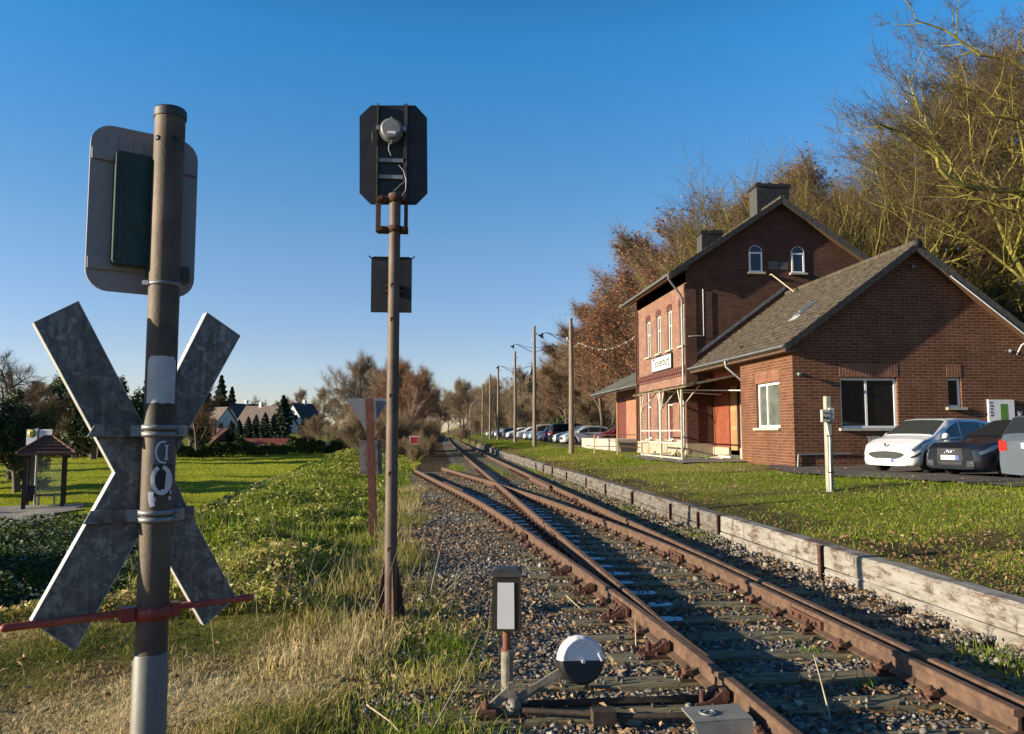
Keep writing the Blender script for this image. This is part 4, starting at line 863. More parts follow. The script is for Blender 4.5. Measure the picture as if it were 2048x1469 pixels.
for px, y, top in [(618, 122, 838), (640, 118, 820), (655, 125, 835), (672, 112, 845), (690, 120, 840), (630, 130, 828)]:
    q = at(px, 866, y=y); g_ = float(G(q[0], y)); tz = float(at(px, top, y=y)[2]); plant('bare', float(q[0]), y, (tz-g_)/14.5, rg.uniform(0, 6), 'orchard_tree', 'small olive leafless tree at the right end of the hedge', 'orchard trees by the hedge')
# off to the left, outside the picture, a few trees that shade the ditch and the meadow
for key, x, y, s in [('ivy', -15, 9.6, 0.42), ('ivy', -14.5, 13, 0.42), ('ivy', -17.5, 17, 0.5), ('ivy', -38, 62, 0.5), ('ivy', -43, 48, 0.5), ('ivy', -48, 55, 0.5), ('ivy', -50, 74, 0.55), ('ivy', -34, 29, 0.42), ('ivy', -20.5, 21.5, 0.3)]:
    plant(key, x, y, s, rg.uniform(0, 6), 'evergreen_tree', 'dark evergreen tree beyond the left edge beside the ditch', 'evergreens along the ditch')
# hedge behind the meadow
hg = thing('hedge', 'long bushy green hedge along the far end of the meadow', 'hedge', (-28, 100, -1.3))
rn = np.random.default_rng(91); n = 30000
a_ = np.array([[-66, 88], [-48, 92], [-36, 96], [-24, 101], [-14, 108], [-11.5, 112]], float); tt = rn.uniform(0, 1, n)*(len(a_)-1); i_ = tt.astype(int); f_ = (tt-i_)[:, None]
c_ = a_[i_]*(1-f_)+a_[np.minimum(i_+1, len(a_)-1)]*f_; hgt = 1.5+0.45*np.sin(tt*9)+0.3*np.sin(tt*23+1)+0.25*np.sin(tt*57); zz = rn.uniform(0, 1, n)**0.7*hgt
wd = 1.0*np.sqrt(np.maximum(0.05, 1-(zz/hgt)**2)); x, y = c_[:, 0]+rn.normal(0, 0.35, n)*wd, c_[:, 1]+rn.uniform(-1, 1, n)*wd
V, F, T = leaf_quads(np.stack([x, y, G(x, y)+zz], -1), rn.uniform(0.1, 0.24, n), rn, 0.2); T = np.clip(T*0.8+0.2*np.repeat(np.sin(tt*6), 4), 0, 1)
mesh_np('foliage', V, F, tinted('hedge leaves', [(0, (0.03, 0.055, 0.012)), (0.5, (0.075, 0.11, 0.02)), (0.85, (0.13, 0.16, 0.03)), (1, (0.18, 0.10, 0.05))], 0.65, 0.2), hg, tint=T, local=False)
mb = MB()
for i in range(len(a_)-1):
    for k in range(30): p = a_[i]+(a_[i+1]-a_[i])*(k/30); z_ = float(G(*p)); mb.tube([(p[0], p[1], z_-0.1), (p[0]+0.2*math.sin(k), p[1], z_+1.2)], [0.06, 0.02], 5)
mb.build('stems', m_bark, hg)
# gnarled limb reaching into the picture from the right
lt = thing('gnarled_limb_tree', 'mossy tree at the right edge whose gnarled low limb reaches over the annex roof', 'tree', (0, 0, 0))
LYY = 33.5; L_ = lambda px, py, dy=0: Vector(at(px, py, y=LYY+dy)); tb_ = L_(2110, 400); gx = float(tb_.x); gz = float(G(gx, LYY)); lt.location = (gx, LYY, gz)
segs, tips = [], []; rg2 = random.Random(31)
def chain(pts, r0, r1):
    for i in range(len(pts)-1): t0, t1 = i/(len(pts)-1), (i+1)/(len(pts)-1); segs.append((pts[i], pts[i+1], r0+(r1-r0)*t0, r0+(r1-r0)*t1, 0))
def sprout(pts, n, L, r, lev=2):
    for k in range(n):
        i = rg2.randrange(len(pts)-1); p = pts[i].lerp(pts[i+1], rg2.random()); d = rdir(rg2, (pts[i+1]-pts[i]).normalized(), rg2.uniform(0.5, 1.2)); d = (d+Vector((0, 0, 0.25))).normalized(); grow(rg2, segs, tips, p, d, L*rg2.uniform(0.6, 1.2), r, lev, 4, dict(PW, n=[4, 4, 4, 3], wig=0.2))
trunk_ = [Vector((gx+0.4, LYY, gz-0.4)), L_(2118, 700), L_(2112, 560), L_(2108, 430), L_(2100, 300), L_(2085, 150), L_(2070, 20), L_(2060, -150)]; chain(trunk_, 0.30, 0.12)
limb_ = [L_(2108, 400), L_(2048, 382), L_(1990, 382), L_(1930, 373, -.3), L_(1896, 357, -.4), L_(1878, 336, -.5), L_(1874, 315, -.6), L_(1852, 300, -.6), L_(1822, 281, -.8), L_(1795, 262, -.8), L_(1760, 250, -1)]; chain(limb_, 0.14, 0.035)
lm2 = [L_(1900, 358, -.4), L_(1905, 330, -.2), L_(1878, 292, .1), L_(1860, 262, .2), L_(1835, 215, .3), L_(1815, 150, .3)]; chain(lm2, 0.085, 0.03)
lm3 = [L_(2085, 160), L_(2020, 120), L_(1960, 110), L_(1890, 60), L_(1830, 40)]; chain(lm3, 0.1, 0.03); lm4 = [L_(2100, 290), L_(2040, 240), L_(1990, 232), L_(1940, 180), L_(1900, 170)]; chain(lm4, 0.1, 0.03)
for l, n in ((limb_, 16), (lm2, 12), (lm3, 14), (lm4, 12)): sprout(l, n, 2.0, 0.03)
A = np.array([[*a, *b, c, d] for a, b, c, d, l in segs]); lv = np.array([s[4] for s in segs]); B = A[lv < 3]; V, F = seg_tubes(B[:, :3], B[:, 3:6], B[:, 6], B[:, 7], 7); mesh_np('trunk', V, F, m_barkmoss, lt, smooth=True, local=False)
C = A[lv >= 3]; tp = np.array([[*a, *b] for a, b in tips]); ntw = 5000; k = rn.integers(0, len(tp), ntw); s0 = tp[k, :3]+(tp[k, 3:]-tp[k, :3])*rn.uniform(0, 1, ntw)[:, None]; dd = rn.normal(0, 0.5, (ntw, 3))+np.array([-0.2, 0, 0.2]); s1 = s0+dd*0.6
p0 = np.concatenate([C[:, :3], s0]); p1 = np.concatenate([C[:, 3:6], s1]); V, F = seg_tubes(p0, p1, np.concatenate([np.maximum(C[:, 6], 0.008), np.full(ntw, 0.006)]), np.concatenate([np.maximum(C[:, 7], 0.006), np.full(ntw, 0.002)]), 3)
mesh_np('crown', V, F, m_twmoss, lt, tint=np.repeat(np.clip(rn.normal(0.5, 0.2, len(p0)), 0, 1), 6), local=False)
# wooded ridge far behind on the right
rx = np.linspace(-40, 420, 150); ry = np.linspace(330, 700, 40); RXX, RYY = np.meshgrid(rx, ry)
rz_ = 60*sst((RXX+5)/110)*sst((RYY-300)/120)+2.2*fbm(RXX, RYY, 0.25, 61)+1.6*fbm(RXX, RYY, 0.7, 62)-3
ri = np.arange(RXX.size).reshape(RXX.shape)
tag(mesh_np('distant_hill', np.stack([RXX, RYY, rz_], -1).reshape(-1, 3), np.stack([ri[:-1, :-1], ri[:-1, 1:], ri[1:, 1:], ri[1:, :-1]], -1).reshape(-1, 4), simple('wooded hillside', (0.05, 0.028, 0.02), 0.95, 0, 0, 0.4, (0.11, 0.062, 0.04), 0.9, 2.5, bdist=0.6)), kind='structure')
# ------------------------------------------------------------------ level-crossing sign in the foreground
fwh = np.array([math.sin(PSI), math.cos(PSI), 0]); Z3 = np.array([0, 0, 1.0])
P0 = CAMP + ray(318, 866)*2.87; P0[2] = 0.0; PR = 0.0535
UX = 0.80*_rt+0.60*fwh; UX /= np.linalg.norm(UX); NB = np.array([-UX[1], UX[0], 0.0])      # NB points away from the camera
def onpl(px, py, off, c=P0, n=NB):
    d = ray(px, py); q = c+n*off; return CAMP+d*(np.dot(q-CAMP, n)/np.dot(d, n))
cb = thing('crossing_sign', 'railway crossing sign from behind, a galvanised cross below a rounded board on a brown post', 'crossing sign', (P0[0], P0[1], -0.24))
mb = MB(); mb.tube([(P0[0], P0[1], -0.4), (P0[0], P0[1], 2.775)], PR, 28); o = mb.build('post', m_steelgrey, cb); post = o
mb = MB(); mb.tube([(P0[0], P0[1], 2.762), (P0[0], P0[1], 2.79)], PR+0.004, 28); mb.lathe((P0[0], P0[1], 2.79), (0, 0, 1), [(0, PR+0.004), (0.008, PR-0.002), (0.012, PR*0.6), (0.013, 0.0001)], 28); mb.build('post_cap', m_darkgrey, post)
zsl = float(onpl(303, 1305, 0)[2])
mb = MB(); mb.lathe((P0[0], P0[1], -0.4), (0, 0, 1), [(0, PR+0.005), (zsl+0.4-0.004, PR+0.005), (zsl+0.4, PR+0.003), (zsl+0.4, PR-0.002)], 28); mb.build('sleeve', m_sleeve, cb)
AZ0 = math.atan2(-ray(318, 866)[1], -ray(318, 866)[0])       # side of the post facing the camera
def onpost(ang, z, r=PR+0.0015): return (P0[0]+r*math.cos(AZ0+ang), P0[1]+r*math.sin(AZ0+ang), z)
def zpx(py): return 1.6+(866-py)/FPX*2.87*0.985
def angpx(px, py):                # pixel across the post -> angle (positive = right in the picture)
    c = (347-303)/(200-1469)*(py-200)+347; return math.asin(max(-0.98, min(0.98, (px-c)/31.5)))
def cyl_patch(mb, a0, a1, z0, z1, r=PR+0.0015, n=12, wob=0.0, rg=random.Random(1)):
    top = [z1+rg.uniform(-wob, wob)-0.02*max(0, abs(i/n-0.5)-0.38)*8*(wob > 0) for i in range(n+1)]; bot = [z0+rg.uniform(-wob, wob) for i in range(n+1)]
    mb.grid([[onpost(a0+(a1-a0)*i/n, bot[i]+(top[i]-bot[i])*k/2, r) for i in range(n+1)] for k in range(3)])
def cyl_stroke(mb, pts, wd, r=PR+0.0032):
    P = []
    for i, (px, py) in enumerate(pts):
        x0, y0 = pts[max(0, i-1)]; x1, y1 = pts[min(len(pts)-1, i+1)]; l = math.hypot(x1-x0, y1-y0) or 1
        nx_, ny_ = -(y1-y0)/l*wd/2, (x1-x0)/l*wd/2
        P.append([onpost(angpx(px+nx_*k, py+ny_*k), zpx(py+ny_*k), r) for k in (-1, 0, 1)])
    mb.grid(P)
m_wpatch = simple('white painted band', (0.46, 0.47, 0.50), 0.5, 0, 0.12, 14); m_dpatch = simple('dark olive paint', (0.035, 0.035, 0.022), 0.6, 0, 0.3, 9)
m_sticker = simple('dark violet sticker', (0.07, 0.07, 0.095), 0.45, 0, 0.25, 9); m_blackpaint = simple('black paint', (0.012, 0.012, 0.014), 0.5, 0, 0.3, 9)
m_scrawl = simple('white brushed paint', (0.60, 0.60, 0.64), 0.6, 0, 0.12, 40)
mb = MB(); cyl_patch(mb, angpx(302, 760), angpx(355, 760), zpx(808), zpx(713), wob=0.002); mb.build('white_band', m_wpatch, post)
mb = MB(); cyl_patch(mb, -1.35, 1.45, zpx(852), zpx(809)); mb.build('dark_band', m_dpatch, post)
mb = MB(); cyl_patch(mb, angpx(309, 900), angpx(350, 900), zpx(930), zpx(872), PR+0.002); mb.build('sticker', m_sticker, post)
mb = MB(); cyl_patch(mb, angpx(312, 960), 1.3, zpx(992), zpx(931), PR+0.002); mb.build('black_patch', m_blackpaint, post)
mb = MB(); ring = [(332+14*math.cos(a), 906+21*math.sin(a)) for a in np.linspace(R(70), R(290), 16)]
cyl_stroke(mb, ring, 3.5); cyl_stroke(mb, [(338, 893), (337, 920)], 3.5); cyl_stroke(mb, [(334, 893), (342, 893)], 2.5); cyl_stroke(mb, [(333, 920), (341, 920)], 2.5)
mb.build('ring_mark', m_scrawl, post)
mb = MB(); ring = [(328+16*math.cos(a), 961+26*math.sin(a)) for a in np.linspace(R(-80), R(250), 26)]
cyl_stroke(mb, ring, 8); cyl_stroke(mb, [(340, 944), (336, 984)], 6); cyl_stroke(mb, [(308, 986), (330, 984), (346, 986)], 9, PR+0.0036); cyl_stroke(mb, [(309, 984), (309, 1000), (312, 1013)], 10, PR+0.0036)
cyl_stroke(mb, [(314, 999), (345, 998)], 8, PR+0.0036); mb.build('painted_scrawl', m_scrawl, post)
mb = MB()
for px in (321, 355):
    a = angpx(px, 262); c = Vector(onpost(a, zpx(262), PR-0.004)); d = Vector((c.x-P0[0], c.y-P0[1], 0)); mb.lathe(c, d, [(0, 0.0105), (0.0055, 0.0105), (0.0055, 0.0001)], 14)
mb.build_each('bolt_hole', m_blackpaint, post)
# the cross: folded galvanised sheet, one continuous plate with a rim
OFF = 0.075
outl = [(67, 645), (157, 602), (287, 852), (300, 850), (414, 625), (481, 672), (352, 905), (350, 960), (372, 1010), (472, 1195), (408, 1252), (300, 1060), (280, 1070), (150, 1303), (62, 1245), (230, 946)]
mb = MB(); poly = [onpl(px, py, OFF) for px, py in outl]
mb.prism(poly, NB*0.004)
cross = mb.build('crossbuck', m_galv, cb)
rim = MB(); m_ = len(poly)
for i in range(m_):
    a, b = poly[i], poly[(i+1) % m_]; c = sum(poly)/m_
    d = (b-a)/np.linalg.norm(b-a); s = np.cross(d, NB)
    if np.dot(s, (a+b)/2-c) > 0: s = -s
    rim.prism([a-NB*0.002, b-NB*0.002, b+s*0.002-NB*0.002, a+s*0.002-NB*0.002], NB*0.055)
rim.build('rim', simple('sunlit zinc edge', (0.5, 0.5, 0.48), 0.5, 0.2, 0.15, 12), cross)  # coloured brighter than the sheet so the flange looks sunlit
# brackets
def bracket(px0, px1, py, h, name='bracket'):
    mb = MB(); a = onpl(px0, py, 0.052); b = onpl(px1, py, 0.052); zc = (a[2]+b[2])/2; 
    a[2] = b[2] = zc; h2 = h/2
    mb.prism([a-UX*0.0-Z3*h2, b-Z3*h2, b+Z3*h2, a+UX*0.022+Z3*h2], NB*0.02)
    mb.prism([a-Z3*h2, a+UX*0.022+Z3*h2, a+UX*0.05+NB*-0.012+Z3*h2, a+UX*0.05-NB*0.012-Z3*h2], NB*0.012)
    return mb.build(name, m_galv, cb), zc
for (x0, x1, py) in ((176, 378, 862), (168, 388, 1030)):
    br, zc = bracket(x0, x1, py, 0.044)
    mb = MB(); n = 16
    for zz in (zc-0.012, zc+0.012):
        mb.grid([[onpost(-math.pi/2+math.pi*i/n*1.0, zz+dz, rr) for i in range(n+1)] for dz, rr in ((-0.009, PR+0.001), (-0.009, PR+0.008), (0.009, PR+0.008), (0.009, PR+0.001))])
    mb.prism([onpost(-1.5, zc-0.02, PR), onpost(-1.5, zc-0.02, PR+0.04), onpost(-1.5, zc+0.02, PR+0.04), onpost(-1.5, zc+0.02, PR)], fwh*0.03)
    mb.prism([onpost(1.5, zc-0.02, PR), onpost(1.5, zc-0.02, PR+0.03), onpost(1.5, zc+0.02, PR+0.03), onpost(1.5, zc+0.02, PR)], fwh*0.03)
    mb.tube([onpost(1.5, zc, PR+0.018)-fwh*0.012, onpost(1.5, zc, PR+0.018)+fwh*0.01], 0.009, 6)
    mb.build('clamp', m_zinc, br)
# upper board with rounded corners and the green case on it
c4 = [onpl(px, py, 0.1) for px, py in ((168, 576), (386, 600), (398, 289), (184, 242))]
cc = sum(c4)/4; hw = 0.5*(np.linalg.norm(c4[1]-c4[0])+np.linalg.norm(c4[2]-c4[3]))/2; hh = 0.5*(np.linalg.norm(c4[3]-c4[0])+np.linalg.norm(c4[2]-c4[1]))/2
def rrect(c, hw, hh, r, n=6, ux=UX, uz=Z3):
    out = []
    for sx, sz, a0 in ((1, -1, -90), (1, 1, 0), (-1, 1, 90), (-1, -1, 180)):
        for k in range(n+1):
            a = R(a0+90*k/n); out.append(c+ux*(sx*(hw-r)+r*math.cos(a))+uz*(sz*(hh-r)+r*math.sin(a)))
    return out
mb = MB(); mb.prism(rrect(cc, hw, hh, 0.075), NB*0.012); board = mb.build('board', m_boardback, cb)
mb = MB()
for zz in (hh*0.63, -hh*0.68): mb.prism(rrect(cc+Z3*zz-NB*0.012, hw-0.004, 0.022, 0.004, 2), NB*0.012)
for sx in (-0.62, -0.15, 0.45): mb.prism(rrect(cc+UX*sx*hw+Z3*hh*0.78-NB*0.006, 0.016, 0.032, 0.003, 2), NB*0.007)
mb.build_each('stiffener', m_boardback, board)
mb = MB(); mb.tube([cc-UX*(hw-0.055)-Z3*hh*0.5+NB*0.012, cc-UX*(hw-0.055)-Z3*hh*0.5+NB*0.07], 0.045, 16); mb.build('lamp_hood', simple('yellow lamp glass', (0.6, 0.55, 0.2), 0.3), board)
a = onpl(232, 295, 0.06); b = onpl(345, 540, 0.06); zc = cc[2]-hh*0.02; hb = (a[2]-b[2])/2*0.97; wb = np.dot(b-a, UX)
mb = MB(); ctr = a+UX*wb/2; ctr[2] = zc
mb.prism(rrect(ctr-NB*0.02, wb/2, hb, 0.012, 3), NB*0.055); case = mb.build('case', m_greenbox, cb)
mb = MB(); mb.prism(rrect(ctr-NB*0.026-UX*(wb/2-0.02), 0.004, hb*0.92, 0.002, 1), NB*0.008); mb.prism(rrect(ctr-NB*0.024+Z3*-hb*0.35-UX*wb*0.2, 0.006, 0.012, 0.003, 2), NB*0.006); mb.build('latch', m_darkgrey, case)
mb = MB(); a = onpl(335, 560, 0.03); mb.obox(a+Z3*0.02, UX, NB, Z3, 0.07, 0.03, 0.03); mb.build('mount', m_darkgrey, cb)
mb = MB(); zc = zpx(563); n = 24; mb.grid([[onpost(2*math.pi*i/n, zc+dz, PR+rr) for i in range(n)] for dz, rr in ((-0.007, 0.0005), (-0.007, 0.003), (0.007, 0.003), (0.007, 0.0005))], close_u=True)
mb.obox(onpost(-1.35, zc, PR+0.008), _rt, fwh, Z3, 0.012, 0.008, 0.008); mb.build('hose_clamp', m_zinc, post)
# red bar with its clamp
ba = CAMP+ray(8, 1257)*2.612; bb = CAMP+ray(500, 1195)*3.11; mid = (ba+bb)/2
mb = MB(); mb.tube([ba, bb], 0.0135, 14); mb.lathe(ba, ba-bb, [(0, 0.0135), (0.006, 0.012), (0.011, 0.007), (0.013, 0.0001)], 14)
mb.lathe(bb, bb-ba, [(0, 0.0135), (0.006, 0.012), (0.011, 0.007), (0.013, 0.0001)], 14)
bar = mb.build('red_bar', m_redpaint, cb)
zc = zpx(1222); mb = MB(); n = 18
mb.grid([[onpost(-1.9+3.8*i/n, zc+dz, PR+rr) for i in range(n+1)] for dz, rr in ((-0.024, 0.001), (-0.024, 0.006), (0.024, 0.006), (0.024, 0.001))])
for s in (-1, 1): mb.obox(P0+Z3*zc+UX*s*(PR+0.022)+NB*0.01-fwh*0.012, UX, NB, Z3, 0.022, 0.02, 0.024)
mb.build('bar_clamp', simple('red clamp paint', (0.25, 0.035, 0.028), 0.5, 0, 0.2, 9), cb)

# ------------------------------------------------------------------ the light signal seen from behind
SY = 7.95; q = at(784, 900, y=SY); SXX = float(q[0]); s_ = lambda px, py: at(px, py, y=SY)
sg = thing('light_signal', 'tall railway light signal seen from behind, black eight-cornered head on a brown mast', 'railway signal', (SXX, SY, -0.3))
zt = float(s_(777, 390)[2])
mb = MB(); mb.tube([(SXX, SY, -0.35), (SXX, SY, 0.5), (SXX, SY, zt)], [0.066, 0.061, 0.057], 20); mast = mb.build('mast', m_sigpost, sg)
mb = MB(); mb.lathe((SXX, SY, zt-0.03), (0, 0, 1), [(0, 0.066), (0.035, 0.066), (0.045, 0.05), (0.046, 0.0001)], 20); mb.build('mast_cap', m_sigpost, mast)
hy = SY+0.14
def Hp(px, py, dy=0.0): p = at(px, py, y=hy); p[1] += dy; return p
head = [(719, 233), (742, 211), (831, 211), (854, 236), (855, 386), (832, 409), (741, 408), (719, 386)]
mb = MB(); mb.prism([Hp(*p) for p in head], (0, 0.03, 0)); hd = mb.build('signal_head', m_black, sg)
mb = MB()
for px in (756.5, 814):
    a = Hp(px, 211); b = Hp(px+0.5, 466 if True else 409); mb.box((a[0]-0.006, hy-0.05, b[2]), (a[0]+0.006, hy, a[2]+0.005))
mb.build_each('head_rail', simple('edge worn steel', (0.07, 0.06, 0.05), 0.6, 0.3, 0, 10, (0.16, 0.12, 0.09)), hd)
a = Hp(808, 211); b = Hp(815, 262); mb = MB(); mb.box((a[0], hy-0.03, b[2]-0.55), (b[0], hy-0.002, a[2])); mb.build('cable_duct', m_darkgrey, hd)
mb = MB()
for py in (322, 355): a = Hp(758, py); b = Hp(814, py); mb.box((a[0], hy-0.03, a[2]-0.02), (b[0], hy-0.012, a[2]+0.02))
mb.build_each('cross_bar', m_zinc, hd)
c = Hp(783.5, 268); mb = MB(); mb.lathe((c[0], hy, c[2]), (0, -1, 0), [(0, 0.115), (0.09, 0.115), (0.09, 0.122), (0.11, 0.122), (0.11, 0.108), (0.155, 0.104), (0.165, 0.09), (0.166, 0.0001)], 28, False)
m_hous = simple('pale grey lamp housing', (0.19, 0.19, 0.185), 0.5, 0.1, 0.15, 7)
lh = mb.build('lamp_housing', m_hous, sg)
mb = MB()
for s in (-1, 1): mb.box((c[0]+s*0.135-0.018, hy-0.13, c[2]-0.01), (c[0]+s*0.135+0.018, hy-0.06, c[2]+0.035))
mb.box((c[0]-0.012, hy-0.14, c[2]-0.16), (c[0]+0.012, hy-0.1, c[2]-0.118)); mb.box((c[0]-0.012, hy-0.12, c[2]+0.118), (c[0]+0.012, hy-0.09, c[2]+0.135)); mb.build_each('hinge', m_zinc, lh)
mb = MB(); mb.box((c[0]-0.035, hy-0.171, c[2]-0.062), (c[0]+0.05, hy-0.1665, c[2]-0.035)); mb.build('label_plate', m_white, lh)
mb = MB(); a = Hp(756, 266); b = Hp(746, 292); mb.tube([(a[0], hy-0.05, a[2]), (b[0], hy-0.06, a[2]), (b[0], hy-0.06, b[2]), (a[0], hy-0.05, b[2])], 0.008, 8); mb.build('handle', m_darkgrey, hd)
mb = MB(); P = [Hp(779, 291), Hp(778, 305), Hp(783, 316)]; mb.tube([(p[0], hy-0.07, p[2]) for p in P], 0.004, 6)
P = [Hp(798, 334), Hp(808, 346), Hp(813, 365), Hp(812, 385), Hp(803, 398)]; mb.tube([(p[0], hy-0.06, p[2]) for p in P], 0.006, 6)
P = [Hp(788, 387), Hp(800, 375), Hp(812, 366)]; mb.tube([(p[0], hy-0.06, p[2]) for p in P], 0.005, 6); mb.build_each('cable', m_zinc, hd)
mb = MB()
for py in (399, 459):
    z_ = float(s_(783, py)[2]); mb.lathe((SXX, SY, z_-0.03), (0, 0, 1), [(0, 0.06), (0, 0.072), (0.06, 0.072), (0.06, 0.06)], 20)
    a = Hp(757, py)[0]; b = Hp(816, py)[0]; mb.box((a-0.005, SY-0.03, z_-0.025), (b+0.005, SY+0.1, z_+0.025))
    for px in (764, 808): mb.box((Hp(px, py)[0]-0.018, SY-0.06, z_-0.02), (Hp(px, py)[0]+0.018, SY-0.03, z_+0.02))
for px in (759, 813): a = Hp(px, 400); b = Hp(px, 468); mb.box((a[0]-0.018, SY+0.02, b[2]), (a[0]+0.018, SY+0.1, a[2]))
mb.build('head_bracket', m_rust2, sg)
a = at(743, 516, y=SY+0.1); b = at(823, 626, y=SY+0.1)
mb = MB(); mb.box((a[0], SY+0.085, b[2]), (b[0], SY+0.11, a[2])); mb.tube([(a[0]-0.025, SY+0.06, a[2]+0.012), (a[0], SY+0.085, a[2]-0.006), (a[0]+0.03, SY+0.08, a[2]+0.004), (b[0]-0.03, SY+0.08, a[2]+0.004), (b[0], SY+0.085, a[2]-0.006), (b[0]+0.025, SY+0.06, a[2]+0.012)], 0.007, 6)
pl = mb.build('lower_plate', m_black, sg)
mb = MB()
for z_ in (a[2]-0.3, b[2]+0.2): mb.box((SXX-0.085, SY-0.02, z_-0.015), (SXX+0.085, SY+0.09, z_+0.015))
mb.build_each('plate_mount', m_rust2, pl)
mb = MB()
for py in (570, 638, 790, 945, 1095): z_ = float(s_(783, py)[2]); mb.tube([(SXX-0.02, SY-0.055, z_), (SXX-0.022, SY-0.075, z_-0.0), (SXX-0.022, SY-0.075, z_-0.035)], 0.011, 7)
mb.build_each('step_peg', m_rust2, mast)
mb = MB()
for ang in (20, 110, 200, 290):
    u = np.array([math.cos(R(ang)), math.sin(R(ang)), 0]); t = np.array([-u[1], u[0], 0])*0.006; o3 = np.array([SXX, SY, 0])
    mb.prism([o3+u*0.05+Z3*0.44-t, o3+u*0.16-Z3*0.22-t, o3+u*0.03-Z3*0.22-t], t*2)
mb.box((SXX-0.22, SY-0.2, -0.25), (SXX+0.22, SY+0.2, -0.225))
for sx in (-1, 1):
    for sy_ in (-1, 1): mb.tube([(SXX+sx*0.18, SY+sy_*0.16, -0.3), (SXX+sx*0.18, SY+sy_*0.16, -0.15)], 0.02, 6); mb.box((SXX+sx*0.18-0.035, SY+sy_*0.16-0.035, -0.225), (SXX+sx*0.18+0.035, SY+sy_*0.16+0.035, -0.19))
mb.build('mast_foot', m_rust2, sg)

# ------------------------------------------------------------------ triangular sign on an old rail, leaning a little
TY = 13.9; t_ = lambda px, py, y=TY: at(px, py, y=y)
b0 = t_(748, 1100); b1 = t_(738, 797)
tri = thing('triangle_sign', 'grey triangular railway sign pointing down, seen from behind on a leaning rusty red post', 'railway sign', (b0[0], TY, b0[2]))
mb = MB(); d = np.array(b1-b0); u3 = np.array([1, 0, 0.0])
for (xa, xb, ya, yb) in ((-0.062, 0.062, -0.05, -0.038), (-0.012, 0.012, -0.038, 0.045), (-0.062, 0.062, 0.045, 0.057)):
    p = [np.array([xa, ya, 0]), np.array([xb, ya, 0]), np.array([xb, yb, 0]), np.array([xa, yb, 0])]
    mb.prism([b0+k-d*0.12 for k in p], d*1.12)
mb.build('post', m_redrust, tri)
mb = MB(); mb.prism([t_(693, 797, TY+0.08), t_(779, 797, TY+0.08), t_(735, 869, TY+0.08)], (0, 0.006, 0)); mb.build('triangle_plate', simple('blue grey plate', (0.20, 0.205, 0.23), 0.5, 0.1, 0.12, 5), tri)
mb = MB(); mb.prism([t_(720, 948, TY+0.08), t_(765, 948, TY+0.08), t_(763, 881, TY+0.08), t_(718, 881, TY+0.08)], (0, 0.006, 0)); mb.build('lower_plate', simple('rust edged plate', (0.20, 0.19, 0.19), 0.6, 0.2, 0, 4, (0.09, 0.05, 0.04), 0.2, 40, 0.45, 0.65), tri)

# small red board and a pale marker post farther on
rp = at(829, 917, z=-0.25); RY = float(rp[1]); r_ = lambda px, py: at(px, py, y=RY)
rbt = thing('red_board_sign', 'small red board with a white edge on a pale post by the left track', 'railway sign', (rp[0], RY, rp[2]))
a = r_(819, 889); b = r_(840, 873)
mb = MB(); mb.box((a[0], RY, a[2]), (b[0], RY+0.03, b[2])); fb = mb.build('board', m_white, rbt)
mb = MB(); mb.box((a[0]+0.05, RY-0.008, a[2]+0.05), (b[0]-0.05, RY-0.003, b[2]-0.05)); mb.build('red_face', simple('signal red', (0.36, 0.012, 0.025), 0.5, 0, 0.08, 5), fb)
mb = MB(); mb.box((rp[0]-0.05, RY+0.035, rp[2]-0.3), (rp[0]+0.05, RY+0.1, b[2]-0.05)); mb.build('post', simple('pale timber', (0.34, 0.30, 0.25), 0.8), rbt)
q = at(870, 872, z=-0.1); q2 = at(870, 832, y=float(q[1]))
mp_ = MB(); mp_.box((q[0]-0.13, q[1]-0.1, -0.3), (q[0]+0.13, q[1]+0.1, q2[2])); mp_.box((q[0]-0.16, q[1]-0.13, q2[2]), (q[0]+0.16, q[1]+0.13, q2[2]+0.15))
tag(mp_.build('marker_post', simple('pale grey marker', (0.5, 0.52, 0.55), 0.6)), 'slim pale marker post beside the distant track, left of the line', 'marker post')

# ------------------------------------------------------------------ point lever with lantern and counterweight
LX, LY = 0.44, 5.22; l_ = lambda px, py, y=LY: at(px, py, y=y)
pv = thing('point_lever', 'hand point lever with a black lantern box and a round black and white counterweight', 'point lever', (LX, LY, -0.2))
zb0, zb1 = float(l_(1010, 1257)[2]), float(l_(1010, 1150)[2]); lx0, lx1 = float(l_(984, 1200)[0]), float(l_(1040, 1200)[0]); lxc = (lx0+lx1)/2+0.005
ca, sa = math.cos(R(-9)), math.sin(R(-9)); ux = np.array([ca, sa, 0]); uy = np.array([-sa, ca, 0]); lc = np.array([lxc, LY, (zb0+zb1)/2]); hwd = (lx1-lx0)/2
# body widening slightly downwards
mb = MB(); hz = (zb1-zb0)/2; top, bot = hwd*0.93, hwd*1.02
vs = [lc+ux*i*(bot if k < 0 else top)+uy*j*0.085+Z3*k*hz for k in (-1, 1) for i, j in ((-1,-1),(1,-1),(1,1),(-1,1))]
mb.add(vs, [(0,3,2,1),(4,5,6,7),(0,1,5,4),(1,2,6,5),(2,3,7,6),(3,0,4,7)]); lant = mb.build('lantern', simple('brown black lantern', (0.028, 0.024, 0.018), 0.45, 0.2, 0.3, 9), pv)
mb = MB(); 
mb.add([lc+ux*i*(hwd*1.06 if k else hwd*1.06)+uy*j*(0.098)+Z3*(hz+0.002+k*0.022) for k in (0, 1) for i, j in ((-1,-1),(1,-1),(1,1),(-1,1))], [(0,3,2,1),(4,5,6,7),(0,1,5,4),(1,2,6,5),(2,3,7,6),(3,0,4,7)])
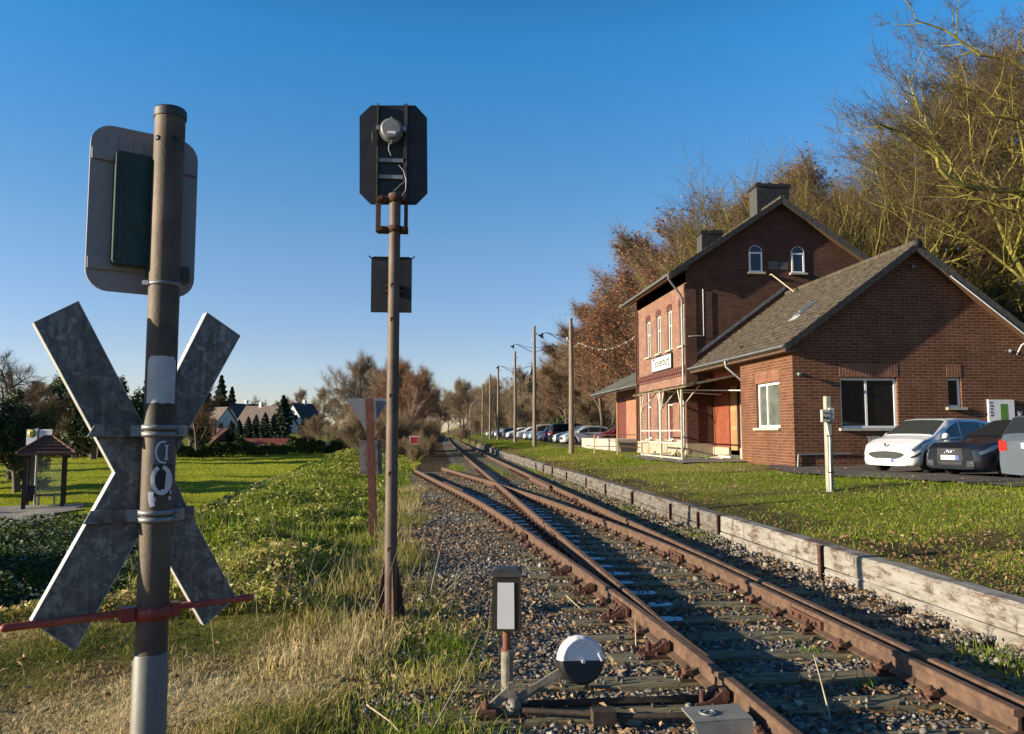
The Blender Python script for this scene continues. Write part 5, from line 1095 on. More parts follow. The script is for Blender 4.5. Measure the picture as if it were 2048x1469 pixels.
mb.add([lc+ux*i*hwd*(1.06, 0.8)[k]+uy*j*(0.098, 0.07)[k]+Z3*(hz+0.024+k*0.022) for k in (0, 1) for i, j in ((-1,-1),(1,-1),(1,1),(-1,1))], [(0,3,2,1),(4,5,6,7),(0,1,5,4),(1,2,6,5),(2,3,7,6),(3,0,4,7)])
mb.build('lantern_roof', m_darkgrey, lant)
mb = MB(); w1 = hwd*0.62; f0 = lc-uy*0.0885
mb.prism([f0+ux*-w1*0.97-Z3*hz*0.9, f0+ux*w1*0.97-Z3*hz*0.9, f0+ux*w1*0.93+Z3*hz*0.80, f0-ux*w1*0.93+Z3*hz*0.80], -uy*0.004); mb.build('white_panel', simple('milky panel', (0.52, 0.53, 0.56), 0.4, 0, 0.03, 4), lant)
mb = MB()
for i in (-1, 1):
    for j in (-1, 1): mb.lathe(lc+ux*i*hwd*0.6+uy*j*0.05+Z3*(hz+0.045), (0, 0, 1), [(0, 0.004), (0.003, 0.004), (0.004, 0.0001)], 8)
mb.build_each('rivet', m_darkgrey, lant)
zs1 = float(l_(1010, 1300)[2]); mb = MB(); mb.tube([(lxc, LY, zs1-0.05), (lxc, LY, zb0)], 0.027, 16); mb.lathe((lxc, LY, zs1-0.02), (0, 0, 1), [(0, 0.036), (0.03, 0.036), (0.03, 0.03)], 16); mb.build('stem', m_redrust, pv)
mb = MB(); mb.tube([(lxc+0.005, LY, zs1), (lxc+0.01, LY, zs1-0.02), (lxc+0.0, LY, zs1-0.06), (lxc+0.005, LY, -0.02), (lxc+0.02, LY, -0.12)], [0.045, 0.048, 0.038, 0.042, 0.05], 12)
mb.box((lxc-0.01, LY-0.058, -0.1), (lxc+0.012, LY-0.02, zs1-0.03))
pvx = lxc+0.035; piv = np.array([pvx, LY-0.07, float(l_(1018, 1402)[2])])
# three cast legs and the pivot boss
def limb(mb, a, b, wa, wb, th=0.03):
    a = np.array(a, float); b = np.array(b, float); d = (b-a)/np.linalg.norm(b-a); s = np.cross(d, [0, 1, 0]); s /= np.linalg.norm(s)
    mb.prism([a+s*wa, a-s*wa, b-s*wb, b+s*wb], (0, th, 0))
limb(mb, piv+[0, -0.01, 0.10], [lxc-0.13, LY-0.08, -0.14], 0.03, 0.022); limb(mb, piv+[-0.02, -0.03, 0.14], piv+[0.01, -0.03, -0.02], 0.018, 0.03)
limb(mb, piv+[0, -0.03, 0.02], piv+[-0.03, -0.03, -0.14], 0.045, 0.05, 0.04)
mb.lathe(piv+np.array([0, 0.05, 0]), (0, -1, 0), [(0, 0.048), (0.085, 0.048), (0.09, 0.042), (0.092, 0.026), (0.11, 0.026), (0.112, 0.0001)], 18)
mb.build('cast_stand', m_castgrey, pv)
mb = MB(); zg = -0.165; mb.box((lxc-0.19, LY-0.16, -0.24), (lxc+0.23, LY+0.12, zg)); mb.box((lxc-0.2, LY-0.17, zg), (lxc-0.08, LY+0.02, zg+0.045)); mb.tube([(lxc-0.14, LY-0.1, zg), (lxc-0.14, LY-0.1, zg+0.12)], 0.012, 7); mb.lathe((lxc-0.14, LY-0.1, zg+0.045), (0, 0, 1), [(0, 0.026), (0.03, 0.026), (0.03, 0.0001)], 6)
mb.build('base_plate', m_rust2, pv)
wc = l_(1161, 1320, LY-0.10); mb = MB()
for dz, dy in ((0.02, -0.02), (-0.015, 0.012)): a = piv+np.array([0.02, dy, dz+0.02]); limb(mb, a, [wc[0]-0.02, wc[1]+dy+0.03, wc[2]-0.03+dz], 0.016, 0.02, 0.018)
mb.build_each('lever_arm', m_castgrey, pv)
wn = np.array([0.17, -0.95, 0.14]); wn /= np.linalg.norm(wn); WR = 0.148
prof = [(-0.05, 0.0001), (-0.05, WR-0.02), (-0.035, WR), (0.03, WR), (0.045, WR-0.012), (0.05, WR-0.02), (0.046, WR-0.03), (0.044, 0.0001)]
e1 = np.cross([0, 0, 1.0], wn); e1 /= np.linalg.norm(e1); e2 = np.cross(wn, e1)
mb = MB(); nn = 36
for half in (0, 1):
    mb.cur = half; a0 = 0 if half == 0 else math.pi; rot = R(-3)
    P = [[wc+wn*h+(e1*math.cos(a0+rot+math.pi*k/18)+e2*math.sin(a0+rot+math.pi*k/18))*r for k in range(19)] for h, r in prof]
    mb.grid(P)
wt = mb.build('counterweight', [simple('flaking white paint', (0.66, 0.66, 0.68), 0.6, 0, 0, 16, (0.78, 0.78, 0.79), 0.7, 30), m_blackpaint], pv)
mb = MB(); hk = wc+e1*0.115+e2*0.012+wn*0.045; mb.tube([hk+e2*0.028-e1*0.01, hk-e2*0.02+e1*0.012], 0.013, 10); mb.tube([wc+wn*0.044-e2*0.005, wc+wn*0.06-e2*0.005], 0.012, 10); mb.build('grip', m_white, wt)
# point rod and the grey cover beside the rail
pr = MB(); pr.tube([(pvx+0.05, LY-0.15, -0.12), (1.2, LY-0.33, -0.115), (1.95, LY-0.4, -0.11)], 0.018, 10); pr.box((0.95, LY-0.36, -0.15), (1.09, LY-0.26, -0.075)); pr.box((pvx+0.05, LY+0.02, -0.16), (1.85, LY+0.10, -0.142)); pr.box((pvx+0.1, LY-0.02, -0.142), (1.8, LY-0.012, -0.105))
tag(pr.build('point_rod', simple('dark iron', (0.03, 0.026, 0.022), 0.7, 0.2, 0, 12, (0.075, 0.05, 0.036), 0.3, 60)), 'rusty point rod running from the lever stand to the rails', 'point rod')
q0, q1, q2_, q3 = [at(px, py, z=-0.055) for px, py in ((1358, 1420), (1462, 1408), (1474, 1425), (1375, 1440))]
cvx0, cvx1 = float(q0[0])+0.02, 1.83; cy0, cy1 = float(q3[1])-0.06, float(q0[1])+0.02
pc = MB(); pc.prism([(cvx0, cy0, -0.06), (cvx1, cy0+0.02, -0.055), (cvx1, cy1+0.02, -0.055), (cvx0, cy1, -0.06)], (0, 0, 0.012))
pc.prism([(cvx0, cy0, -0.055), (cvx0+0.05, cy0-0.06, -0.26), (cvx1-0.02, cy0-0.05, -0.26), (cvx1, cy0+0.02, -0.05)], (0, 0.012, 0)); pc.prism([(cvx1, cy0, -0.06), (cvx1, cy1, -0.06), (cvx1, cy1, -0.25), (cvx1, cy0, -0.25)], (0.01, 0, 0))
pco = pc.build('point_cover', simple('grey painted cover', (0.21, 0.20, 0.18), 0.55, 0.2, 0.2, 10, None, 0.15)); tag(pco, 'grey steel cover with a ring handle over the point rod beside the near rail', 'cover box')
pr = MB(); cxm, cym = cvx0+0.12, (cy0+cy1)/2; P = [(cxm+0.045*math.cos(a), cym+0.045*math.sin(a), -0.04) for a in np.linspace(0, 2*math.pi, 20)]; pr.tube(P, 0.006, 7, False); pr.tube([(cxm-0.03, cym, -0.043), (cxm, cym, -0.025), (cxm+0.03, cym, -0.043)], 0.006, 6); pr.build('ring_handle', m_zinc, pco)
# ------------------------------------------------------------------ buildings
m_brickH = brick('shaded old red brick', (0.068, 0.027, 0.018), (0.125, 0.05, 0.031), (0.12, 0.082, 0.062), 0.26, 0.083, 0.011, (0.055, 0.03, 0.026))  # house brick darkened for the shade on the gable
m_brickF = brick('sunlit weathered brick', (0.20, 0.095, 0.066), (0.29, 0.145, 0.10), (0.30, 0.23, 0.18), 0.26, 0.083, 0.011, (0.14, 0.065, 0.05))  # lighter copy of the house brick, for the sunlit front
m_brickA = brick('annex brick', (0.115, 0.045, 0.025), (0.172, 0.071, 0.039), (0.245, 0.15, 0.094), 0.36, 0.1, 0.013, (0.08, 0.035, 0.022), 0.8)
m_brickAv = brick('annex soldier brick', (0.19, 0.07, 0.042), (0.25, 0.10, 0.058), (0.33, 0.22, 0.15), 0.46, 0.1, 0.012, None, 0.8, True)
m_brickS = brick('shed brick', (0.32, 0.13, 0.075), (0.40, 0.18, 0.105), (0.36, 0.25, 0.18), 0.26, 0.083, 0.01)
m_band = simple('dark moulded brick', (0.11, 0.035, 0.028), 0.8, 0, 0.3, 10, None, 0.3)
def tile_mat():
    m, nt, bs = _new('mossy roof tiles'); co = _coord(nt, 'Object')
    c = _ramp(nt, _noise(nt, co, 5.0, 8, 0.7), [(0.3, (0.036, 0.03, 0.024)), (0.5, (0.075, 0.063, 0.048)), (0.72, (0.14, 0.116, 0.088))])
    c = _mix(nt, _ramp(nt, _noise(nt, co, 1.6, 8, 0.75), [(0.54, (0, 0, 0)), (0.72, (0.65, 0.65, 0.65))]), c, (0.075, 0.07, 0.022))
    c = _mix(nt, _ramp(nt, _noise(nt, co, 14.0, 4, 0.7), [(0.68, (0, 0, 0)), (0.74, (0.8, 0.8, 0.8))]), c, (0.40, 0.37, 0.30))
    nt.links.new(c, bs.inputs['Base Color']); bs.inputs['Roughness'].default_value = 0.9; bs.inputs['Specular IOR Level'].default_value = 0.15
    w_ = nt.nodes.new('ShaderNodeTexWave'); w_.inputs['Scale'].default_value = 1.05; w_.bands_direction = 'Y'; nt.links.new(co, w_.inputs['Vector'])
    _bump(nt, bs, w_.outputs['Fac'], 0.6, 0.03); return m
m_tile = tile_mat()
m_slate = simple('dark slate verge', (0.02, 0.02, 0.02), 0.7, 0, 0.4, 14, None, 0.4, 60)
m_verge = simple('grey verge tile', (0.075, 0.07, 0.06), 0.8, 0, 0.35, 10, None, 0.3)
m_soffit = simple('brown soffit board', (0.10, 0.055, 0.03), 0.7, 0, 0.2, 6)
m_brownp = simple('brown door paint', (0.13, 0.035, 0.022), 0.55, 0, 0.15, 5)
m_orange = simple('orange red paint', (0.23, 0.06, 0.028), 0.6, 0, 0.2, 3, None, 0.1)
m_curt = simple('dim room behind glass', (0.10, 0.11, 0.09), 0.25, 0, 0.3, 3, spec=0.7)
XA, YA, NA = np.array([1.0, 0, 0]), np.array([0, 1.0, 0]), None
def clip_poly(poly, hp):
    for A, B, C in hp:
        out = []
        for i in range(len(poly)):
            p, q = poly[i-1], poly[i]; dp = A*p[0]+B*p[1]-C; dq = A*q[0]+B*q[1]-C
            if (dp <= 0) != (dq <= 0): t = dp/(dp-dq); out.append((p[0]+(q[0]-p[0])*t, p[1]+(q[1]-p[1])*t))
            if dq <= 0: out.append(q)
        poly = out
        if not poly: return []
    return poly
def wall(mb, o, u, n, u0, u1, z0, z1, holes=(), hp=(), rev=0.14):
    o = np.array(o, float); us = sorted({u0, u1, *[h[0] for h in holes], *[h[1] for h in holes]}); zs_ = sorted({z0, z1, *[h[2] for h in holes], *[h[3] for h in holes]})
    for i in range(len(us)-1):
        for j in range(len(zs_)-1):
            cu, cz = (us[i]+us[i+1])/2, (zs_[j]+zs_[j+1])/2
            if any(h[0] < cu < h[1] and h[2] < cz < h[3] for h in holes): continue
            pl = clip_poly([(us[i], zs_[j]), (us[i+1], zs_[j]), (us[i+1], zs_[j+1]), (us[i], zs_[j+1])], hp)
            if len(pl) > 2: mb.add([o+u*a+Z3*b for a, b in pl], [tuple(range(len(pl)))])
    for a, b, c, d in holes:
        e = -np.array(n)*rev
        for p, q in (((a, c), (a, d)), ((b, d), (b, c)), ((a, d), (b, d)), ((b, c), (a, c))):
            P, Q = o+u*p[0]+Z3*p[1], o+u*q[0]+Z3*q[1]; mb.add([P, Q, Q+e, P+e], [(0, 1, 2, 3)])
def window(parent, o, u, n, rect, mull=(), trans=(), mat=None, pane=None, fw=0.06, back=0.1, sill=0.0, sillmat=None, label=None, arch=0.0):
    a, b, c, d = rect; o = np.array(o, float); n = np.array(n, float); mb = MB(); ctr = lambda uu, zz, s=0.0: o+u*uu+Z3*zz-n*(back-s)
    bars = [(a, a+fw, c, d), (b-fw, b, c, d), (a+fw, b-fw, c, c+fw), (a+fw, b-fw, d-fw, d)]
    bars += [(a+(b-a)*m-fw*0.45, a+(b-a)*m+fw*0.45, c+fw, d-fw) for m in mull]
    for x0, x1, y0, y1 in bars: mb.obox(ctr((x0+x1)/2, (y0+y1)/2), u, n, Z3, (x1-x0)/2, 0.03, (y1-y0)/2)
    ms_ = [a]+[a+(b-a)*m for m in mull]+[b]
    for t in trans:
        zz = c+(d-c)*t
        for i in range(len(ms_)-1): mb.obox(ctr((ms_[i]+ms_[i+1])/2, zz), u, n, Z3, (ms_[i+1]-ms_[i])/2-fw*0.46, 0.026, fw*0.4)
    if arch:
        k = 12; cx_ = (a+b)/2; rad = (b-a)/2
        pts = [(cx_+rad*math.cos(math.pi*i/k), d+rad*math.sin(math.pi*i/k)) for i in range(k+1)]; inn = [(cx_+(rad-fw*0.3)*math.cos(math.pi*i/k), d+(rad-fw*0.3)*math.sin(math.pi*i/k)) for i in range(k+1)]
        for i in range(k):
            q = [pts[i], pts[i+1], inn[i+1], inn[i]]; mb.prism([ctr(x, z, 0.03) for x, z in q], -n*0.05)
    fr = mb.build('window', mat or m_whitepl, parent)
    pm = MB(); pm.obox(ctr((a+b)/2, (c+d)/2, -0.012), u, n, Z3, (b-a)/2-fw*0.5, 0.005, (d-c)/2-fw*0.5)
    if arch: pm.prism([ctr(x, z, -0.012) for x, z in inn], -n*0.008)
    pm.build('pane', pane or m_glass, fr)
    if sill:
        sm = MB(); sm.obox(o+u*(a+b)/2+Z3*(c-0.045)+n*(sill/2-0.06), u, n, Z3, (b-a)/2+0.1, sill/2+0.06, 0.045); sm.build('sill', sillmat or m_sill, fr)
    if label: fr['label'] = label
    return fr
def roof_slope(mb, xr, zr, xe, ze, y0, y1, rows, th=0.12, lift=0.03):
    """stepped tile courses from ridge (xr,zr) to eave (xe,ze)"""
    rg = random.Random(rows)
    nseg = max(2, int((y1-y0)/0.33))
    for i in range(rows):
        t0, t1 = i/rows, (i+1)/rows+0.012
        xa_, za_ = xr+(xe-xr)*t0, zr+(ze-zr)*t0; xb2, zb2 = xr+(xe-xr)*t1, zr+(ze-zr)*t1
        for k in range(nseg):
            ya, yb = y0+(y1-y0)*k/nseg, y0+(y1-y0)*(k+1)/nseg; j0 = rg.uniform(-0.006, 0.028)
            mb.add([(xa_, ya, za_+0.004), (xa_, yb, za_+0.004), (xb2, yb, zb2+lift+j0), (xb2, ya, zb2+lift+j0), (xb2, yb, zb2-0.01), (xb2, ya, zb2-0.01)], [(0, 1, 2, 3), (3, 2, 4, 5)])
    mb.add([(xr, y0+0.01, zr-0.01), (xr, y1-0.01, zr-0.01), (xe, y1-0.01, ze-0.01), (xe, y0+0.01, ze-0.01), (xr, y0+0.01, zr-th), (xr, y1-0.01, zr-th), (xe, y1-0.01, ze-th), (xe, y0+0.01, ze-th)], [(3,2,1,0),(4,5,6,7),(0,1,5,4),(1,2,6,5),(2,3,7,6),(3,0,4,7)])
def verge(mb, xr, zr, xe, ze, y0, y1, h=0.24, n=16):
    dx, dz = (xe-xr)/n, (ze-zr)/n
    for i in range(n):
        xa_, za_, xb2, zb2 = xr+dx*i, zr+dz*i, xr+dx*(i+1.04), zr+dz*(i+1.04); up_ = 0.045
        mb.prism([(xa_, y0, za_-h), (xb2, y0, zb2-h), (xb2, y0, zb2+up_), (xa_, y0, za_+up_-0.02)], (0, y1-y0, 0))
def gutter(mb, pts, r=0.075):
    n = 8; P = []
    for p in pts: P.append([(p[0]+r*math.cos(math.pi+math.pi*k/n), p[1], p[2]+r*math.sin(math.pi+math.pi*k/n)) for k in range(n+1)]+[(p[0]+(r-0.01)*math.cos(2*math.pi-math.pi*k/n), p[1], p[2]+(r-0.01)*math.sin(2*math.pi-math.pi*k/n)) for k in range(n+1)])
    mb.grid(P, True, True); mb.add(P[0], [tuple(range(len(P[0])))]); mb.add(P[-1], [tuple(range(len(P[0])))])
NW, NS = np.array([-1.0, 0, 0]), np.array([0, -1.0, 0])
# ---- main station house
HX0, HX1, HY0, HY1, HZ = 11.1, 20.0, 34.5, 43.3, 0.3
RXC, RZ = 15.55, 12.2; SLO = (12.2-8.68)/(15.55-10.3)
sh = thing('station_house', 'tall two-storey old brick station house with a steep gable and slate-clad chimneys', 'station building', (HX0, HY0, 0.4))
roofz = lambda x: RZ-abs(x-RXC)*SLO
upw = [(34.80, 35.52), (36.68, 37.42), (38.55, 39.35), (40.50, 41.32)]
gw = [(14.05, 14.68), (16.05, 16.67)]
holesF = [(a, b, 5.52, 7.42) for a, b in upw]
gf = [(34.95, 35.75), (36.75, 37.75), (38.6, 39.4), (40.6, 41.4)]
holesF += [(a, b, 1.25, 3.75) for a, b in gf]
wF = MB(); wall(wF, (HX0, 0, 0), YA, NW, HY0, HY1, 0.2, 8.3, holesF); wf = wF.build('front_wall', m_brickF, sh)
wG = MB(); hG = []
for a, b in gw:
    hG.append((a, b, 8.82, 9.75)); c_, r0 = (a+b)/2, (b-a)/2
    for k in range(6):
        x0, x1 = a+(b-a)*k/6, a+(b-a)*(k+1)/6; xm = (x0+x1)/2; hG.append((x0, x1, 9.75, 9.75+math.sqrt(max(0, r0*r0-(xm-c_)**2))))
hp = [(-SLO, 1, RZ-RXC*SLO-0.1), (SLO, 1, RZ+RXC*SLO-0.1)]
wall(wG, (0, HY0, 0), XA, NS, HX0, HX1, 0.2, 12.3, hG[:1]+hG[7:8], hp)
wall(wG, (0, HY1, 0), XA, -NS, HX0, HX1, 0.2, 12.3, (), hp); wall(wG, (HX1, 0, 0), YA, -NW, HY0, HY1, 0.2, 8.3)
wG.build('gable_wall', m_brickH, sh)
# arched heads, corner pilaster, band, plinth
ah = MB()
for a, b in gw:
    ah = MB(); c_ = (a+b)/2; k = 14; ri, ro = (b-a)/2+0.01, (b-a)/2+0.26
    for i in range(k):
        t0, t1 = math.pi*i/k+0.012, math.pi*(i+1)/k-0.012
        ah.prism([(c_+r_*math.cos(t), HY0-0.03, 9.75+r_*math.sin(t)) for t, r_ in ((t0, ri), (t1, ri), (t1, ro), (t0, ro))], (0, 0.028, 0))
    ah.build('brick_arch', m_band, sh)
for a, b in upw:
    k = 8; ah = MB()
    for i in range(k):
        y0_, y1_ = a-0.05+(b-a+0.1)*i/k+0.008, a-0.05+(b-a+0.1)*(i+1)/k-0.008; hgt = 0.09*math.sin(math.pi*(i+0.5)/k)
        ah.prism([(HX0-0.03, y0_, 7.40+hgt), (HX0-0.03, y1_, 7.40+hgt), (HX0-0.03, y1_, 7.64+hgt), (HX0-0.03, y0_, 7.64+hgt)], (0.028, 0, 0))
    ah.build('brick_arch', m_band, sh)
pb = MB(); pb.box((HX0-0.06, HY0-0.06, 0.3), (HX0+0.45, HY0-0.002, 8.25)); pb.box((HX0-0.06, HY0-0.002, 0.3), (HX0-0.002, HY0+0.12, 8.25)); pb.box((HX0-0.06, HY1-0.35, 0.3), (HX0-0.002, HY1+0.06, 8.25)); pb.build_each('corner_pilaster', m_brickH, sh)
bd = MB(); bd.box((HX0-0.05, HY0+0.12, 4.42), (HX0-0.002, HY1-0.35, 4.5)); bd.box((HX0-0.09, HY0+0.12, 4.5), (HX0-0.002, HY1-0.35, 4.58)); bd.box((HX0-0.05, HY0+0.12, 4.15), (HX0-0.002, HY1-0.35, 4.21))
for k in range(26): y_ = HY0+0.2+k*(HY1-HY0-0.7)/25; bd.box((HX0-0.06, y_, 4.25), (HX0-0.002, y_+0.16, 4.38))
bd.build('string_course', m_band, sh)
pl_ = MB(); pl_.box((HX0-0.08, HY0-0.08, 0.1), (HX0-0.061, HY1, 1.1)); pl_.box((HX0-0.061, HY0-0.08, 0.1), (HX0+1.2, HY0-0.061, 1.1)); pl_.build('plinth', simple('stained plaster plinth', (0.30, 0.24, 0.17), 0.9, 0, 0, 2.2, (0.42, 0.36, 0.27), 0.3, 20), sh)
for i, (a, b) in enumerate(upw): window(sh, (HX0, 0, 0), YA, NW, (a, b, 5.52, 7.42), (0.5,), (0.62,), None, None, 0.07, 0.11, 0.12)
for i, (a, b) in enumerate(gf): window(sh, (HX0, 0, 0), YA, NW, (a, b, 1.25, 3.75), (), (0.66,), m_whitepl, simple('dark red shutter', (0.13, 0.035, 0.03), 0.5, 0, 0.2, 4), 0.08, 0.11, 0.1)
# arch cut as real opening columns behind a dark recess
for a, b in gw:
    window(sh, (0, HY0-0.02, 0), XA, NS, (a+0.005, b-0.005, 8.825, 9.75), (), (), None, None, 0.07, -0.012, 0.16, arch=1.0)
rf = MB(); roof_slope(rf, RXC, RZ, 10.3, 8.68, HY0-0.42, HY1+0.4, 18); roof_slope(rf, RXC, RZ, 20.8, RZ-(20.8-RXC)*SLO, HY0-0.42, HY1+0.4, 18)
rf.tube([(RXC, HY0-0.44, RZ+0.02), (RXC, HY1+0.42, RZ+0.02)], 0.11, 10); roofH = rf.build('roof', m_tile, sh)
vg = MB(); verge(vg, RXC, RZ, 10.28, 8.67, HY0-0.47, HY0-0.425); vg.build('verge', m_slate, roofH)
vg = MB(); verge(vg, RXC, RZ, 20.8, RZ-(20.8-RXC)*SLO, HY0-0.47, HY0-0.425, 0.3); vg.build('verge', m_verge, roofH)
sf = MB(); sf.prism([(10.35, HY0-0.4, 8.58), (HX0, HY0-0.4, 8.95), (HX0, HY0-0.4, 8.85), (10.35, HY0-0.4, 8.5)], (0, HY1-HY0+0.75, 0))
sf.prism([(RXC, HY0-0.42, RZ-0.14), (20.7, HY0-0.42, roofz(20.7)-0.14), (20.7, HY0-0.42, roofz(20.7)-0.2), (RXC, HY0-0.42, RZ-0.2)], (0, 0.4, 0)); sf.build('soffit', m_soffit, roofH)
def chimney(x0, x1, y0, y1, zb, zt_):
    mb = MB(); mb.box((x0, y0, zb), (x1, y1, zt_-0.14)); c = mb.build('chimney', simple('slate cladding', (0.038, 0.036, 0.034), 0.7, 0, 0, 12, (0.075, 0.072, 0.068), 0.5, 25), roofH)
    mb = MB()
    rg = random.Random(2)
    for r_ in range(int((zt_-0.16-zb)/0.16)):
        z_ = zb+r_*0.16
        for k in range(7):
            xa_ = x0+(x1-x0)*k/7; j = rg.uniform(0.006, 0.02); mb.prism([(xa_+0.01, y0-j, z_), (xa_+(x1-x0)/7, y0-j, z_+0.02), (xa_+(x1-x0)/7, y0-0.003, z_+0.19), (xa_+0.01, y0-0.003, z_+0.17)], (0, 0.003, 0))
    mb.build('slates', m_slate, c)
    mb = MB(); mb.box((x0-0.07, y0-0.07, zt_-0.14), (x1+0.07, y1+0.07, zt_)); 
    for k in range(6): xa_ = x0+(x1-x0)*k/6; mb.box((xa_+0.03, y0, zt_), (xa_+(x1-x0)/6-0.03, y1, zt_+rg.uniform(0.03, 0.09)))
    mb.build('chimney_cap', m_slate, c)
ca_, cb_ = at(1513, 368, y=36.2), at(1578, 368, y=36.2); chimney(float(ca_[0]), float(cb_[0]), 36.2, 37.1, 11.3, float(ca_[2]))
ca_, cb_ = at(1403, 462, y=41.6), at(1446, 462, y=41.6); chimney(float(ca_[0]), float(cb_[0]), 41.6, 42.4, 10.9, float(ca_[2]))
gm = MB(); gutter(gm, [(10.24, HY0-0.45, 8.62), (10.24, HY1+0.4, 8.62)]); gh = gm.build('gutter', m_zinc, sh)
dm = MB(); dm.tube([(10.24, HY0-0.25, 8.56), (10.26, HY0-0.22, 8.4), (10.9, HY0+0.12, 7.75), (HX0-0.13, HY0+0.16, 7.5), (HX0-0.13, HY0+0.16, 5.0), (HX0-0.13, HY0+0.16, 1.0), (HX0-0.32, HY0-0.1, 0.5)], 0.05, 10)
dm.build('downpipe', m_zinc, sh)
# flashing where the annex roof meets the gable, plaques, pole, cable
fm = MB(); a, b = np.array([11.2, HY0-0.03, 4.72]), np.array([15.75, HY0-0.03, 8.08]); fm.prism([a, b, b+Z3*0.16, a+Z3*0.16], (0, 0.02, 0)); fm.build('lead_flashing', simple('lead flashing', (0.16, 0.165, 0.18), 0.5, 0.3), sh)
pm = MB(); pm.box((14.95, HY0-0.05, 8.97), (15.46, HY0-0.005, 9.33)); pm.box((15.52, HY0-0.05, 8.97), (15.88, HY0-0.005, 9.33)); pm.build_each('grey_plaque', simple('grey stone plaque', (0.10, 0.10, 0.095), 0.8, 0, 0.3, 8), sh)
pm = MB(); e0, e1_ = at(1543, 549, y=34.2), at(1588, 584, y=32.6); pm.tube([(e0[0], 34.5, e0[2]+0.02), e0, e1_], 0.03, 8); pm.build('stay_pole', simple('pale pole', (0.45, 0.38, 0.27), 0.6), sh)
pm = MB(); pm.tube([(HX0-0.1, HY1-0.12, 8.2), (HX0-0.1, HY1-0.12, 0.6)], 0.04, 8); pm.build('drain', m_rust2, sh)
pm = MB(); x_ = float(at(1407, 620, y=34.4)[0]); pm.tube([(x_, HY0-0.075, 8.0), (x_, HY0-0.075, 5.9), (x_-0.7, HY0-0.075, 5.86)], 0.018, 6); pm.build('cable', m_white, sh)
# name board
nb = thing('name_board', 'white station name board with black lettering on the front of the brick house', 'name board', (HX0-0.1, 38.3, 4.87))
mb = MB(); mb.box((HX0-0.10, 36.55, 4.60), (HX0-0.03, 40.0, 5.36)); fb = mb.build('board_frame', m_black, nb)
mb = MB(); mb.box((HX0-0.108, 36.62, 4.66), (HX0-0.1005, 39.93, 5.30)); bb_ = mb.build('board_face', m_white, nb)
mb = MB(); put_text(mb, 'Tecklenburg', 0.62, (HX0-0.111, 38.28, 5.02), (0, -1, 0), (0, 0, 1), 0.93); mb.build('lettering', m_blackpaint, bb_)
# ---- annex
AX0, AX1, AY0, AY1 = 11.58, 19.98, 25.0, 34.42; AXC, ARZ, AEX, AEZ = 15.8, 7.83, 11.2, 4.42; ASL = (ARZ-AEZ)/(AXC-AEX)
an = thing('station_annex', 'low brick annex with a mossy tiled roof in front of the tall station house', 'annex building', (AX0, AY0, 0.45))
RECY = 29.5; RECX = 12.25
hpA = [(-ASL, 1, ARZ-AXC*ASL-0.1), (ASL, 1, ARZ+AXC*ASL-0.1)]
gh_ = [(13.2, 15.17, 1.73, 3.38), (16.93, 17.42, 2.42, 3.40)]
mb = MB(); wall(mb, (0, AY0, 0), XA, NS, AX0, AX1, 0.2, 8, gh_, hpA); wall(mb, (AX1, 0, 0), YA, -NW, AY0, AY1, 0.2, 4.5); mb.build('gable_wall', m_brickA, an)
fw_ = [(26.04, 28.02, 1.75, 3.33)]
mb = MB(); wall(mb, (AX0, 0, 0), YA, NW, AY0, RECY, 0.2, 4.72, fw_); wall(mb, (0, RECY, 0), XA, -NS, AX0, RECX, 0.2, 4.9); mb.build('front_wall', m_brickA, an)
mb = MB(); dr = (31.35, 32.55, 0.85, 3.5)
wall(mb, (RECX, 0, 0), YA, NW, RECY, AY1, 0.95, 5.2, [dr]); mb.build('porch_wall', m_orange, an)
mb = MB(); wall(mb, (RECX-0.03, 0, 0), YA, NW, RECY+0.02, dr[0]-0.1, 0.95, 3.0); mb.build('white_brick', brick('white glazed brick', (0.42, 0.30, 0.26), (0.5, 0.38, 0.33), (0.22, 0.09, 0.06), 0.26, 0.083, 0.014), an)
mb = MB(); mb.box((RECX-0.05, RECY, 0.2), (RECX+0.05, dr[0], 0.95)); mb.box((RECX-0.05, dr[1], 0.2), (RECX+0.05, AY1, 0.95)); mb.build_each('plinth', simple('cream plinth', (0.46, 0.40, 0.27), 0.85, 0, 0.2, 3), an)
mb = MB(); mb.box((RECX+0.1, dr[0], dr[2]), (RECX+0.13, (dr[0]+dr[1])/2-0.1, dr[3])); d0 = mb.build('door', m_glass, an); d0['label'] = 'dark panel standing for the unlit door opening'  # dark sheet put in where the doorway is only unlit
mb = MB(); mb.box((RECX+0.06, (dr[0]+dr[1])/2-0.1, dr[2]), (RECX+0.1, dr[1], dr[3])); d1 = mb.build('door', simple('tan door leaf', (0.44, 0.25, 0.12), 0.5, 0, 0.12, 5), an)
mb = MB()
for k in range(3): mb.box((RECX+0.045, (dr[0]+dr[1])/2-0.02, dr[2]+0.2+k*0.8), (RECX+0.059, dr[1]-0.08, dr[2]+0.85+k*0.8))
mb.build_each('door_panel', simple('tan panel', (0.36, 0.19, 0.085), 0.5, 0, 0.12, 5), d1)
mb = MB(); mb.box((RECX-0.45, dr[0]-0.05, 0.2), (RECX-0.052, dr[1]+0.15, 0.66)); mb.box((RECX-0.8, dr[0]-0.1, 0.2), (RECX-0.45, dr[1]+0.2, 0.55)); mb.build('door_step', simple('pale stone step', (0.5, 0.46, 0.38), 0.85, 0, 0.1, 5), an)
mb = MB()
for (x0, x1) in ((13.2, 15.17), (16.93, 17.42)): mb.box((x0-0.02, AY0-0.012, 3.42), (x1+0.02, AY0-0.001, 3.83))
mb.box((AX0-0.012, 26.0, 3.36), (AX0-0.001, 28.06, 3.74)); mb.build_each('soldier_course', m_brickAv, an)
